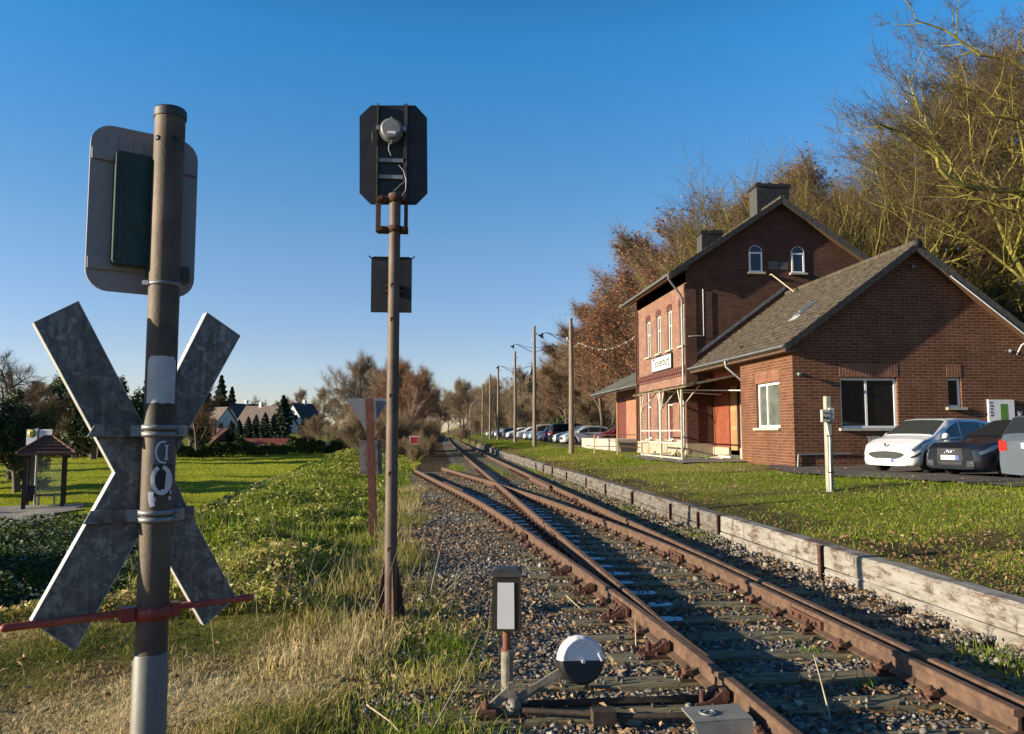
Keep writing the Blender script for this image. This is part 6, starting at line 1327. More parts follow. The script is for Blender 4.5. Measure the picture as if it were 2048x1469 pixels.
window(an, (0, AY0, 0), XA, NS, gh_[0], (0.47,), (), None, None, 0.075, 0.13, 0.14)
window(an, (0, AY0, 0), XA, NS, gh_[1], (), (), None, None, 0.075, 0.13, 0.14)
window(an, (AX0, 0, 0), YA, NW, fw_[0], (0.62,), (), None, m_curt, 0.09, 0.12, 0.12)
rf = MB(); roof_slope(rf, AXC, ARZ, AEX, AEZ, AY0-0.40, AY1+0.06, 20); roof_slope(rf, AXC, ARZ, 20.5, ARZ-(20.5-AXC)*ASL, AY0-0.40, AY1+0.06, 20)
rf.tube([(AXC, AY0-0.44, ARZ+0.02), (AXC, AY1, ARZ+0.02)], 0.12, 10); roofA = rf.build('roof', m_tile, an)
vg = MB(); verge(vg, AXC, ARZ, AEX-0.02, AEZ-0.015, AY0-0.45, AY0-0.405, 0.22, 18); vg.lathe((AXC, AY0-0.51, ARZ+0.0), (0, 1, 0), [(0, 0.0001), (0, 0.14), (0.12, 0.14)], 14); vg.build('verge', m_slate, roofA)
vg = MB(); verge(vg, AXC, ARZ, 20.5, ARZ-(20.5-AXC)*ASL, AY0-0.45, AY0-0.405, 0.28, 18); vg.build('verge', m_verge, roofA)
sf = MB(); x_ = 20.4; zz = ARZ-(x_-AXC)*ASL; sf.prism([(AXC, AY0-0.40, ARZ-0.14), (x_, AY0-0.40, zz-0.14), (x_, AY0-0.40, zz-0.2), (AXC, AY0-0.40, ARZ-0.2)], (0, 0.41, 0))
sf.prism([(AEX, AY0-0.40, AEZ-0.13), (AXC, AY0-0.40, ARZ-0.13), (AXC, AY0-0.40, ARZ-0.17), (AEX, AY0-0.40, AEZ-0.17)], (0, 0.41, 0)); sf.box((AEX, AY0-0.4, AEZ-0.22), (AX0-0.002, AY1, AEZ-0.15)); sf.build('soffit', m_soffit, roofA)
tr = MB(); a = np.array([16.9, AY0-0.45, ARZ-1.1*ASL-0.26]); tr.tube([a, (19.45, AY0-0.45, ARZ-(19.45-AXC)*ASL-0.3), (19.62, AY0-0.3, 4.62), (19.55, AY0-0.1, 4.5), (19.42, AY0-0.05, 4.2)], 0.022, 6); tr.build('white_cable', m_white, an)
# skylight in the near slope
u_s = np.array([AEX-AXC, 0, AEZ-ARZ]); u_s /= np.linalg.norm(u_s); n_s = np.array([-(AEZ-ARZ), 0, (AEX-AXC)]); n_s = np.array([-abs(n_s[0]), 0, abs(n_s[2])]); n_s /= np.linalg.norm(n_s)
c_s = np.array([13.35, 27.6, ARZ-(AXC-13.35)*ASL]); mb = MB()
mb.obox(c_s+n_s*0.05, u_s, YA, n_s, 0.42, 0.30, 0.05); sk_ = mb.build('skylight', m_zinc, roofA); mb = MB(); mb.obox(c_s+n_s*0.103-u_s*0.03, u_s, YA, n_s, 0.34, 0.235, 0.004); mb.build('pane', simple('sky window glass', (0.1, 0.13, 0.17), 0.03, 0, 0.05, spec=0.9), sk_)
mb = MB(); mb.obox(c_s+n_s*0.03+u_s*0.52, u_s, YA, n_s, 0.12, 0.32, 0.006); mb.build('apron', simple('bright apron', (0.6, 0.6, 0.6), 0.4, 0.3), sk_)
gm = MB(); gutter(gm, [(AEX-0.06, AY0-0.4, AEZ-0.02), (AEX-0.06, AY1+0.3, AEZ+0.0)]); ga = gm.build('gutter', m_zinc, an)
dm = MB(); dm.tube([(AEX-0.06, 29.9, AEZ-0.08), (AEX-0.05, 29.85, AEZ-0.3), (AX0+0.05, 29.72, AEZ-0.75), (AX0+0.2, 29.6, AEZ-1.0), (AX0+0.2, 29.6, 0.5)], 0.05, 10); dm.build('downpipe', m_zinc, an)
dm = MB(); dm.tube([(AX0+0.1, AY0-0.05, 0.87), (13.45, AY0-0.05, 0.89)], 0.03, 8); dm.tube([(AX0+0.1, AY0-0.05, 0.87), (AX0+0.06, AY0-0.05, 0.4)], 0.03, 8); dm.build('wall_pipe', m_zinc, an)
def wall_lamp(p, n, label):
    t = thing('wall_lamp', label, 'wall lamp', p, 0, 'small lamps on the annex'); p = np.array(p); n = np.array(n, float)
    mb = MB(); mb.obox(p+n*0.03, np.cross(n, Z3), n, Z3, 0.05, 0.03, 0.05); mb.tube([p+n*0.06, p+n*0.14], 0.02, 8); mb.build('bracket', m_darkgrey, t)
    mb = MB(); mb.lathe(p+n*0.12+Z3*0.02, n*0.8-Z3*0.6, [(0, 0.03), (0.02, 0.055), (0.13, 0.075), (0.14, 0.0001)], 14); mb.build('lamp_head', m_zinc, t)
wall_lamp((11.72, AY0, 3.5), NS, 'small grey spotlight on the annex wall near its left corner')
wall_lamp((19.1, AY0, 4.33), NS, 'small grey spotlight on the annex wall under the right eave')
wall_lamp((15.78, AY0, 7.12), NS, 'pale lamp high under the ridge of the annex gable')
# bicycle rack on the wall, board with green panel, socket box
rk = MB()
for k in range(8): x_ = 14.03+0.4*k/7; rk.tube([(x_, AY0-0.04, 0.98), (x_, AY0-0.16, 1.02), (x_, AY0-0.16, 1.40), (x_, AY0-0.04, 1.46)], 0.011, 6)
for z_ in (1.02, 1.22, 1.42): rk.tube([(13.98, AY0-0.15, z_), (14.5, AY0-0.15, z_)], 0.012, 6)
tag(rk.build('wire_rack', m_zinc), 'small grey wire rack fixed low on the annex wall under the wide window', 'wire rack')
ib = thing('information_board', 'white information board with a green panel on the annex wall behind the cars', 'information board', (18.74, AY0-0.08, 2.0))
mb = MB(); mb.box((18.28, AY0-0.09, 1.72), (19.2, AY0-0.02, 2.68)); fb = mb.build('board', m_white, ib)
mb = MB(); mb.box((18.7, AY0-0.095, 1.75), (18.95, AY0-0.0905, 2.54)); mb.build('green_panel', simple('green panel', (0.11, 0.24, 0.035), 0.5, 0, 0.05, 4), fb)
mb = MB(); rg = random.Random(4)
for k in range(5): 
    for j in range(2): mb.box((18.33+rg.uniform(0, 0.02), AY0-0.095, 2.58-k*0.105-j*0.035), (18.42+rg.uniform(0, 0.05), AY0-0.0905, 2.605-k*0.105-j*0.035))
mb.build('dark_print', simple('dark print', (0.06, 0.06, 0.12), 0.5), fb)
mb = MB(); mb.box((19.32, AY0-0.1, 2.06), (19.48, AY0-0.002, 2.3)); mb.lathe((19.4, AY0-0.1, 2.18), (0, -1, 0), [(0, 0.05), (0.02, 0.05), (0.02, 0.0001)], 12)
tag(mb.build('socket_box', m_zinc), 'small grey socket box on the annex wall beside the information board', 'socket box')
# ---- goods shed, dock, canopy
gs = thing('goods_shed', 'low brick goods shed with a wide overhanging roof behind the station house', 'shed', (12.6, 43.5, 0.4))
mb = MB(); wall(mb, (12.6, 0, 0), YA, NW, 43.45, 55.2, 0.2, 4.7, [(52.3, 54.9, 1.1, 3.95)]); wall(mb, (0, 55.2, 0), XA, -NS, 12.6, 20, 0.2, 4.7); mb.build('wall', m_brickS, gs)
mb = MB(); mb.box((12.7, 52.3, 1.1), (12.74, 54.9, 3.95)); mb.build('sliding_door', m_brownp, gs)
mb = MB(); mb.box((12.57, 45.1, 3.3), (12.599, 46.9, 4.6)); mb.build('white_panel', m_white, gs)
mb = MB(); e0, e1_ = 4.25, 6.9; mb.prism([(10.95, 42.9, e0), (16.2, 42.9, e1_), (16.2, 42.9, e1_-0.12), (10.95, 42.9, e0-0.12)], (0, 12.9, 0)); mb.prism([(21.5, 43.35, e0), (16.2, 43.35, e1_), (16.2, 43.35, e1_-0.12), (21.5, 43.35, e0-0.12)], (0, 12.4, 0)); rfS = mb.build('roof', simple('grey felt roof', (0.085, 0.085, 0.065), 0.85, 0, 0.3, 2, None, 0.3, 20), gs)
mb = MB(); gutter(mb, [(10.9, 43.4, e0-0.05), (10.9, 55.8, e0-0.05)]); mb.build('gutter', m_zinc, rfS)
mb = MB(); mb.prism([(10.98, 43.4, e0-0.15), (12.6, 43.4, e0+0.68), (12.6, 43.4, e0+0.62), (10.98, 43.4, e0-0.21)], (0, 12.3, 0)); mb.build('soffit', simple('black soffit', (0.03, 0.022, 0.018), 0.8), rfS)
dk = thing('loading_dock', 'weathered concrete loading dock with steps in front of the goods shed', 'loading dock', (10.4, 45.5, 0.4))
mb = MB(); mb.box((10.35, 45.6, 0.1), (12.59, 56.5, 1.18)); mb.build('platform', m_conc, dk)
mb = MB()
for k in range(5): mb.box((10.45, 45.6-0.3*(k+1), 0.1), (11.9, 45.598-0.3*k, 1.0-0.17*k))
mb.build('steps', simple('dark wooden steps', (0.10, 0.085, 0.065), 0.85, 0, 0.2, 5), dk)
pf = thing('pipe_fence', 'thin rusty pipe fence with pale posts on the grass before the loading dock', 'pipe fence', (9.7, 37.4, 0.4))
fp_ = [(9.72, 37.5), (9.3, 40.6), (8.9, 44.6), (9.0, 47.5)]
mb = MB()
for hgt in (0.42, 1.02): mb.tube([(x, y, float(G(x, y))+hgt) for x, y in fp_], 0.022, 6)
mb.build_each('rail', m_rust2, pf)
for x, y in fp_[1:3]: mb = MB(); g_ = float(G(x, y)); mb.tube([(x, y, g_-0.2), (x, y, g_+1.05)], 0.035, 8); mb.build('post', simple('yellowed post', (0.42, 0.34, 0.16), 0.7, 0, 0.2, 8), pf)
cn = thing('canopy', 'mossy flat canopy on white posts with a white railing along the station front', 'canopy', (9.7, 33.5, 0.4))
mb = MB(); ym = 38.2; P = [(9.55, 29.52), (9.55, ym)]
prof_ = [(9.55, 3.40), (11.09, 3.72), (11.09, 3.66), (9.55, 3.33)]
mb.prism([(x, HY0+0.02, z) for x, z in prof_], (0, ym-HY0, 0)); mb.prism([(9.55, 29.9, 3.40), (12.2, 29.9, 3.95), (12.2, 29.9, 3.89), (9.55, 29.9, 3.33)], (0, HY0+0.0-29.9, 0))
cr = mb.build('canopy_roof', simple('mossy corrugated sheet', (0.10, 0.075, 0.045), 0.85, 0, 0, 4, (0.19, 0.15, 0.09), 0.5, 25), cn)
mb = MB(); rg = random.Random(6)
for k in range(46):
    y_ = rg.uniform(29.9, ym); x_ = 9.58+rg.expovariate(4); mb.lathe((x_, y_, 3.39+(x_-9.55)*0.205), (0, 0, 1), [(0, rg.uniform(0.06, 0.2)), (rg.uniform(0.02, 0.05), 0.06), (0.065, 0.0001)], 7)
mb.build('moss', simple('moss cushions', (0.05, 0.055, 0.012), 0.95, 0, 0.4, 14), cr)
cpy = [37.3, 33.95, 31.0]
for i, y_ in enumerate(cpy):
    mb = MB(); x_ = 9.72; mb.box((x_-0.038, y_-0.038, 0.25), (x_+0.038, y_+0.038, 3.35))
    for s in ((-1, 1) if i == 1 else ((-1,) if i == 0 else (1,))):
        mb.tube([(x_, y_+s*0.03, 2.55), (x_, y_+s*0.5, 3.32)], 0.026, 6)
    mb.tube([(x_+0.03, y_, 2.6), (x_+0.75, y_, 3.48)], 0.026, 6)
    mb.build('post', simple('yellowed white paint', (0.50, 0.45, 0.35), 0.55, 0, 0, 5, (0.62, 0.58, 0.48), 0.15), cn)
mb = MB()
for z_ in (0.55, 1.16, 1.66): mb.box((9.68, cpy[2]+0.051, z_-0.028), (9.76, cpy[1]-0.051, z_+0.028)); mb.box((9.68, cpy[1]+0.051, z_-0.028), (9.76, cpy[0]-0.051, z_+0.028))
mb.build_each('railing', MATS['yellowed white paint'], cn)
mb = MB(); mb.box((9.55, cpy[0]-0.2, 0.1), (9.9, cpy[0]+0.2, 0.5)); mb.box((9.55, cpy[2]-0.2, 0.1), (9.9, cpy[2]+0.2, 0.5)); mb.build_each('footing', m_conc, cn)
mb = MB(); mb.tube([(9.8, 31.5, 3.3), (11.7, 29.7, 3.2)], 0.025, 6); mb.tube([(9.8, 33.5, 3.35), (12.1, 33.0, 3.2)], 0.025, 6); mb.build_each('tie_rod', m_white, cn)
tb = MB()
tb.cur = 0; rg = random.Random(9)
for k in range(60):
    c = Vector((10.85+rg.uniform(-0.25, 0.15), 34.0+rg.gauss(0, 1.6), 0.45+abs(rg.gauss(0, 0.18)))); d = Vector((rg.uniform(-1, 1), rg.uniform(-1, 1), rg.uniform(0, 1))); s_2 = d.orthogonal().normalized(); q_ = d.cross(s_2).normalized(); tb.add([c-s_2*0.09, c+q_*0.05, c+s_2*0.11, c-q_*0.05], [(0, 1, 2, 3)])
tag(tb.build('weeds', simple('wall weeds', (0.07, 0.12, 0.015), 0.8, 0, 0.4, 9)), kind='stuff')
# ------------------------------------------------------------------ cars
class CarShape:
    def __init__(s, L, W, top, belt, wheel_x, rw, cab, zs=0.2, tw=0.62, front=0.72, rear=0.8):
        s.L, s.W, s.top, s.belt, s.wx, s.rw, s.cab, s.zs, s.tw, s.front, s.rear = L, W, top, belt, wheel_x, rw, cab, zs, tw, front, rear
    def lin(s, pts, x): return float(np.interp(x, [p[0] for p in pts], [p[1] for p in pts]))
    def sec(s, x):
        L = s.L; hw = s.W/2; e = 0.42
        t = (L/2-x)/e; w = hw*(s.front+(1-s.front)*math.sqrt(max(0, 1-(1-min(1, t))**2))) if t < 1 else hw
        t = (x+L/2)/e; w = min(w, hw*(s.rear+(1-s.rear)*math.sqrt(max(0, 1-(1-min(1, t))**2)))) if t < 1 else w
        zt, zb = s.lin(s.top, x), s.lin(s.belt, x); zb = min(zb, zt-0.06); zs = s.zs
        for xc in s.wx:
            ra = s.rw+0.055; d = abs(x-xc)
            if d < ra: zs = max(zs, s.rw+math.sqrt(ra*ra-d*d))
        zs = min(zs, zb-0.08)
        k = min(1.0, max(0.0, (zt-zb-0.1)/0.35)); te = w*(0.93-(0.93-s.tw*1.22)*k); H = zb-zs
        pts = [(w*0.55, zs), (w*0.965, zs+0.015), (w*0.995, zs+H*0.28), (w*1.0, zs+H*0.52), (w*0.985, zs+H*0.8), (w*0.945, zb), (w*0.945+(te-w*0.945)*0.5, zb+(zt-0.05-zb)*0.54), (te, zt-0.045), (te*0.87, zt-0.014), (te*0.5, zt), (0.0, zt+0.004)]
        return pts
    def surf(s, x, t, side=1):
        P = s.sec(x); i = min(9, int(t)); f = t-i; return np.array([x, side*(P[i][0]+(P[i+1][0]-P[i][0])*f), P[i][1]+(P[i+1][1]-P[i][1])*f])
    def nrm(s, x, t, side):
        a = s.surf(x+0.02, t, side)-s.surf(x-0.02, t, side); b = s.surf(x, min(9.99, t+0.2), side)-s.surf(x, max(0, t-0.2), side); n = np.cross(a, b); n /= np.linalg.norm(n)+1e-9
        return n if n[1]*side > 0 or n[2] > 0.2 else -n
    def patch(s, mb, quad, side, off=0.006, nu=8, nv=4):
        """quad: four (x, t) corners; a panel lying on the body"""
        (a, b, c, d) = [np.array(q, float) for q in quad]; P = []
        for i in range(nu+1):
            row = []
            for j in range(nv+1):
                u, v = i/nu, j/nv; q = (a*(1-u)+b*u)*(1-v)+(d*(1-u)+c*u)*v; n = s.nrm(q[0], q[1], side); row.append(s.surf(q[0], q[1], side)+n*off)
            P.append(row)
        mb.grid(P)
def wheel_obj(parent, x, y, r, side, steer=0.0, rimmat=None, spokes=7):
    rot = math.sin(steer), math.cos(steer); ax = np.array([-rot[0]*side, rot[1]*side, 0.0]); c = np.array([x, y, r]); fx = np.array([rot[1], rot[0], 0])
    mb = MB(); w = 0.2; mb.lathe(c-ax*w/2, ax, [(0, r*0.62), (0.0, r*0.9), (0.03, r*0.985), (0.06, r), (w-0.06, r), (w-0.03, r*0.985), (w, r*0.9), (w, r*0.66), (w-0.03, r*0.64)], 28)
    wo = mb.build('wheel', m_tyre, parent)
    mb = MB(); mb.lathe(c+ax*(w/2-0.035), ax, [(0.0, r*0.66), (0.025, r*0.66), (0.03, r*0.62), (0.0, r*0.58)], 28)
    for k in range(spokes):
        a = 2*math.pi*k/spokes; d = fx*math.cos(a)+Z3*math.sin(a); q = np.cross(ax, d); mb.prism([c+ax*(w/2-0.03)+d*r*0.08-q*0.028, c+ax*(w/2-0.03)+d*r*0.62-q*0.035, c+ax*(w/2-0.03)+d*r*0.62+q*0.035, c+ax*(w/2-0.03)+d*r*0.08+q*0.028], ax*0.022)
    mb.lathe(c+ax*(w/2-0.03), ax, [(0, r*0.16), (0.03, r*0.15), (0.034, 0.0001)], 14); mb.build('rim', rimmat or m_rim, wo)
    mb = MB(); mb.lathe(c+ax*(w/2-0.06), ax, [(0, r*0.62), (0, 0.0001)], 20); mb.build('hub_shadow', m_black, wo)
    return wo
def build_car(name, label, S, col, kind, group=None, detail=True, roofcol=None, steer=0.0, rim=None):
    t = thing(name, label, 'car', (0, 0, 0), 0, group); L = S.L
    xs_ = sorted(set([round(v, 4) for v in list(np.linspace(-L/2, -L/2+0.42, 7))+list(np.linspace(L/2-0.42, L/2, 7))+list(np.linspace(-L/2+0.42, L/2-0.42, 17))+[xc+S.rw*k for xc in S.wx for k in (-1.17, -1.14, -1.05, -0.9, -0.7, -0.45, -0.2, 0, 0.2, 0.45, 0.7, 0.9, 1.05, 1.14, 1.17)]+[p[0] for p in S.top] if abs(v) <= L/2]))
    mb = MB(); P = []
    for x in xs_:
        q = S.sec(x); P.append([(x, a, b) for a, b in q]+[(x, -a, b) for a, b in q[-2::-1]])
    mb.grid(P)
    for row, f in ((P[0], 1), (P[-1], -1)): mb.add(row, [tuple(range(len(row)))[::f]])
    body = mb.build('body', col, t)
    mb = MB(); mb.box((-L/2+0.15, -S.W*0.42, S.zs+0.0), (L/2-0.15, S.W*0.42, S.zs+0.03))
    for xc in S.wx: mb.box((xc-S.rw-0.06, -S.W*0.44, S.zs), (xc+S.rw+0.06, S.W*0.3, S.rw*2+0.03)); mb.box((xc-S.rw-0.06, -S.W*0.3, S.zs+0.031), (xc+S.rw+0.06, S.W*0.44, S.rw*2+0.029))
    mb.build('underbody', m_black, t)
    cx0, cx1, wsx, rwx = S.cab['x0'], S.cab['x1'], S.cab['ws'], S.cab['rw']       # side glass from x0 to x1; wind screen and rear window x ranges
    for side in (1, -1):
        n_ = S.cab.get('split', [0.0]); edges = [cx0]+n_+[cx1]
        for i in range(len(edges)-1):
            a, b = edges[i]+0.025, edges[i+1]-0.025; mb = MB()
            ya = 6.75 if i > 0 or not S.cab.get('taper_r', 1) else 6.4; yb = 6.75 if i < len(edges)-2 else 5.5
            S.patch(mb, [(a, 5.12), (b, 5.12), (b if yb > 6 else b-0.02, yb), (a, ya)], side, 0.006, 8, 4); o = mb.build('side_window', m_carglass, t)
    for (xa, xb_, nm) in ((wsx[0], wsx[1], 'windscreen'), (rwx[0], rwx[1], 'rear_window')):
        mb = MB(); P = []
        for i in range(7):
            x = xa+(xb_-xa)*i/6; row = [S.surf(x, tt, 1)+np.array([0.004 if nm[0] == 'w' else -0.004, 0, 0.008]) for tt in np.linspace(7.25, 10, 7)]+[S.surf(x, tt, -1)+np.array([0.004 if nm[0] == 'w' else -0.004, 0, 0.008]) for tt in np.linspace(10, 7.25, 7)[1:]]; P.append(row)
        mb.grid(P); mb.build(nm, m_carglass, t)
    for side in (1, -1):
        for xc, st_ in zip(S.wx, (0.0, steer)): wheel_obj(t, xc, side*(S.W/2-0.115), S.rw, side, st_ if xc > 0 else 0, rim)
    f = S.L/2; hw = S.W/2
    for side in (1, -1):
        mb = MB(); S.patch(mb, S.cab['head'], side, 0.007, 8, 3); mb.build('headlight', m_lamp, t)
        ra_ = S.W/2*S.rear; zt0 = S.lin(S.belt, -f+0.1); mb = MB(); mb.prism([(-f-0.012, side*(ra_-0.17), zt0-0.17), (-f-0.012, side*(ra_+0.004), zt0-0.17), (-f+0.12, side*(ra_+0.085), zt0-0.13), (-f+0.12, side*(ra_-0.17), zt0-0.13)], (0, 0, 0.2)); mb.build('tail_light', m_tail, t)
        mx = S.cab['x1']-0.12; pm_ = S.surf(mx, 5.2, side); mb = MB(); c = pm_+np.array([0.02, side*0.11, 0.045])
        mb.lathe(c-np.array([0.08, 0, 0]), (1, 0, 0), [(0, 0.0001), (0.0, 0.075), (0.06, 0.088), (0.12, 0.07), (0.16, 0.03), (0.165, 0.0001)], 12); mb.box((mx, min(pm_[1], c[1]), c[2]-0.06), (mx+0.07, max(pm_[1], c[1]), c[2]-0.035)); mb.build('mirror', col, t)
    for end, nm in ((1, 'front'), (-1, 'rear')):
        z_ = S.cab['plate'][0 if end > 0 else 1]; mb = MB(); mb.box((min(end*(f+0.004), end*(f+0.02)), -0.26, z_-0.055), (max(end*(f+0.004), end*(f+0.02)), 0.26, z_+0.055)); po = mb.build('number_plate', m_plate, t)
        if detail:
            e2 = end*(f+0.022); mb = MB(); mb.box((min(e2, e2-end*0.003), end*0.21-0.04, z_-0.054), (max(e2, e2-end*0.003), end*0.21+0.045, z_+0.054)); mb.build('blue_strip', m_blue, po)
            mb = MB(); rg_ = random.Random(len(label))
            for k in range(7):
                if k == 2: continue
                y_ = -0.2+k*0.05; y_ = y_*end*-1+end*0; mb.box((min(e2, e2-end*0.002), y_-0.013, z_-0.032), (max(e2, e2-end*0.002), y_+0.013, z_+0.032))
            mb.build('plate_marks', simple('faded plate marks', (0.45, 0.45, 0.46), 0.5), po)
    # front grille and lower intake as their own dark plates, rear bumper strip
    g = S.cab['grille']
    for k, poly in enumerate(g):
        mb = MB(); mb.prism([(f-0.03, y, z) for y, z in poly], (0.038+0.004*k, 0, 0)); mb.build('grille' if k == 0 else 'air_intake', m_black, t)
    if detail:
        for sx_ in (S.cab['x1']-0.95, S.cab['x1']-1.8):
            for sy_ in (0.36, -0.36):
                mb = MB(); zt_ = S.lin(S.top, sx_)-0.22; mb.prism([(sx_-0.1, sy_-0.23, 0.4), (sx_-0.16, sy_-0.2, zt_-0.2), (sx_-0.16, sy_+0.2, zt_-0.2), (sx_-0.1, sy_+0.23, 0.4)], (0.11, 0, 0)); mb.prism([(sx_-0.17, sy_-0.12, zt_-0.17), (sx_-0.19, sy_-0.1, zt_), (sx_-0.19, sy_+0.1, zt_), (sx_-0.17, sy_+0.12, zt_-0.17)], (0.08, 0, 0))
                mb.build('car_seat', simple('grey seat cloth', (0.22, 0.22, 0.21), 0.9, 0, 0.2, 6), t)
        mb = MB()
        for x in [v for v in S.cab.get('split', [0.0])]+[S.cab['x1']-0.15]:
            for side in (1, -1): mb.grid([[S.surf(x, tt, side)+np.array([dx, side*0.003, 0]) for tt in np.linspace(1.4, 5.0, 7)] for dx in (-0.004, 0.004)])
        mb.build('door_gap', m_black, t)
        mb = MB()
        for x in [v for v in S.cab.get('split', [0.0])]:
            for side in (1, -1): q = S.surf(x+0.14, 4.5, side); mb.obox(q+np.array([0, side*0.015, 0]), (1, 0, 0), (0, 1, 0), (0, 0, 1), 0.09, 0.012, 0.014)
        mb.build('door_handle', col, t)
    return t
m_carglass = glass_dark('car glass', (0.02, 0.024, 0.025), 0.03); MATS['car glass'].node_tree.nodes['Principled BSDF'].inputs['Alpha'].default_value = 0.84
HATCH = CarShape(4.05, 1.74, [(-2.03, 0.92), (-1.93, 1.02), (-1.6, 1.40), (-1.0, 1.49), (0.0, 1.515), (0.42, 1.47), (1.18, 1.02), (1.55, 0.93), (1.9, 0.78), (2.03, 0.66)], [(-2.03, 0.85), (-1.0, 0.98), (1.0, 0.93), (1.6, 0.86), (2.03, 0.6)], [-1.24, 1.26], 0.315,
    dict(x0=-1.72, x1=0.92, ws=(0.46, 1.12), rw=(-1.9, -1.62), split=[-0.95, 0.0], head=[(1.2, 4.8), (1.9, 4.0), (1.96, 4.9), (1.3, 5.45)], tail=[(-1.97, 4.0), (-1.72, 4.0), (-1.72, 5.4), (-1.93, 5.4)], plate=(0.34, 0.72),
         grille=[[(0.55*math.cos(a)*(1.0 if math.sin(a) < 0 else 1.06), 0.50+0.125*math.sin(a)*(1.1 if math.sin(a) < 0 else 0.75)) for a in np.linspace(0, 2*math.pi, 21)[:-1]]]), 0.2, 0.64, 0.74, 0.82)
SEDAN = CarShape(4.7, 1.82, [(-2.35, 0.92), (-2.2, 0.99), (-1.75, 1.02), (-0.95, 1.36), (-0.3, 1.425), (0.2, 1.41), (1.05, 0.98), (1.5, 0.93), (2.1, 0.83), (2.35, 0.70)], [(-2.35, 0.84), (-1.5, 0.94), (1.0, 0.92), (1.7, 0.86), (2.35, 0.62)], [-1.4, 1.42], 0.33,
    dict(x0=-1.45, x1=0.8, ws=(0.26, 1.0), rw=(-1.65, -1.0), split=[-0.55], head=[(1.75, 4.2), (2.27, 3.9), (2.3, 4.7), (1.85, 5.0)], tail=[(-2.3, 4.0), (-2.0, 4.0), (-2.0, 5.0), (-2.28, 5.0)], plate=(0.47, 0.8),
         grille=[[(-0.33, 0.28), (0.33, 0.28), (0.40, 0.45), (0.37, 0.70), (-0.37, 0.70), (-0.40, 0.45)], [(0.48, 0.24), (0.72, 0.26), (0.70, 0.42), (0.50, 0.40)], [(-0.48, 0.24), (-0.72, 0.26), (-0.70, 0.42), (-0.50, 0.40)]]), 0.19, 0.62, 0.76, 0.8)
WAGON = CarShape(4.6, 1.78, [(-2.3, 0.90), (-2.22, 1.02), (-1.95, 1.42), (-1.4, 1.475), (0.0, 1.49), (0.3, 1.46), (1.12, 1.0), (1.55, 0.94), (2.1, 0.80), (2.3, 0.68)], [(-2.3, 0.85), (-1.0, 0.96), (1.0, 0.93), (1.7, 0.86), (2.3, 0.62)], [-1.36, 1.38], 0.325,
    dict(x0=-2.0, x1=0.86, ws=(0.36, 1.06), rw=(-2.2, -1.97), split=[-1.1, -0.1], head=[(1.65, 4.4), (2.2, 4.0), (2.24, 4.8), (1.75, 5.2)], tail=[(-2.25, 4.05), (-2.02, 4.05), (-2.0, 5.6), (-2.2, 5.6)], plate=(0.42, 0.80),
         grille=[[(-0.45, 0.52), (0.45, 0.52), (0.5, 0.66), (-0.5, 0.66)], [(-0.6, 0.26), (0.6, 0.26), (0.55, 0.38), (-0.55, 0.38)]]), 0.2, 0.66, 0.76, 0.86)
VAN = CarShape(4.5, 1.82, [(-2.25, 1.0), (-2.2, 1.15), (-2.05, 1.66), (-1.6, 1.72), (0.0, 1.74), (0.45, 1.68), (1.35, 1.12), (1.7, 1.0), (2.1, 0.84), (2.25, 0.7)], [(-2.25, 0.95), (-1.0, 1.02), (1.0, 1.0), (1.7, 0.92), (2.25, 0.64)], [-1.36, 1.4], 0.325,
    dict(x0=-2.05, x1=1.1, ws=(0.52, 1.28), rw=(-2.19, -2.06), split=[-1.1, 0.0], head=[(1.6, 4.3), (2.15, 4.0), (2.19, 4.9), (1.7, 5.2)], tail=[(-2.22, 3.6), (-2.1, 3.6), (-2.06, 6.2), (-2.16, 6.2)], plate=(0.42, 0.8),
         grille=[[(-0.45, 0.55), (0.45, 0.55), (0.5, 0.68), (-0.5, 0.68)], [(-0.6, 0.26), (0.6, 0.26), (0.55, 0.4), (-0.55, 0.4)]]), 0.22, 0.7, 0.78, 0.9)
p_white = paint('white car paint', (0.72, 0.73, 0.74)); p_black = paint('blue black car paint', (0.012, 0.014, 0.022), 0.25); p_silver = paint('blue silver car paint', (0.10, 0.125, 0.16), 0.32, 0.6, 0.3)
def place_car(o, x, y, rz, dz=0.05): o.location = (x, y, float(G(x, y))+dz); o.rotation_euler = (0, 0, rz); return o
c1 = build_car('parked_car', 'white hatchback with an oval grille parked in front of the annex', HATCH, p_white, 'hatch', 'cars parked by the annex', True, None, R(-4))
mb = MB(); mb.prism([(2.03, y, z) for y, z in ((-0.045, 0.78), (0.0, 0.69), (0.045, 0.78), (0.03, 0.8), (-0.03, 0.8))], (0.012, 0, 0)); mb.build('emblem', m_black, c1)
mb = MB()
for s in (1, -1): HATCH.patch(mb, [(1.72, 3.2), (1.98, 2.9), (1.99, 3.25), (1.76, 3.5)], s, 0.008)
mb.build('fog_slot', m_black, c1)
mb = MB(); mb.box((-1.2, -0.42, 1.515), (0.2, 0.42, 1.524)); mb.build('sunroof', m_carglass, c1)
c2 = build_car('parked_car', 'black saloon with four rings on its grille parked between the white and the silver car', SEDAN, p_black, 'sedan', 'cars parked by the annex', True, None, R(5))
mb = MB()
for k in (-1.5, -0.5, 0.5, 1.5): mb.tube([(2.372, k*0.062+0.041*math.cos(a), 0.62+0.041*math.sin(a)) for a in np.linspace(0, 2*math.pi, 17)], 0.0075, 6, False)
mb.build('emblem', simple('chrome', (0.7, 0.7, 0.7), 0.12, 0.9, 0.05), c2)
mb = MB()
for z_ in (0.335, 0.56, 0.60, 0.66): mb.box((2.352, -0.36, z_-0.005), (2.372, 0.36, z_+0.005))
for s in (-1, 1):
    for z_ in (0.29, 0.33, 0.37): mb.box((2.352, min(s*0.5, s*0.7), z_-0.006), (2.368, max(s*0.5, s*0.7), z_+0.006))
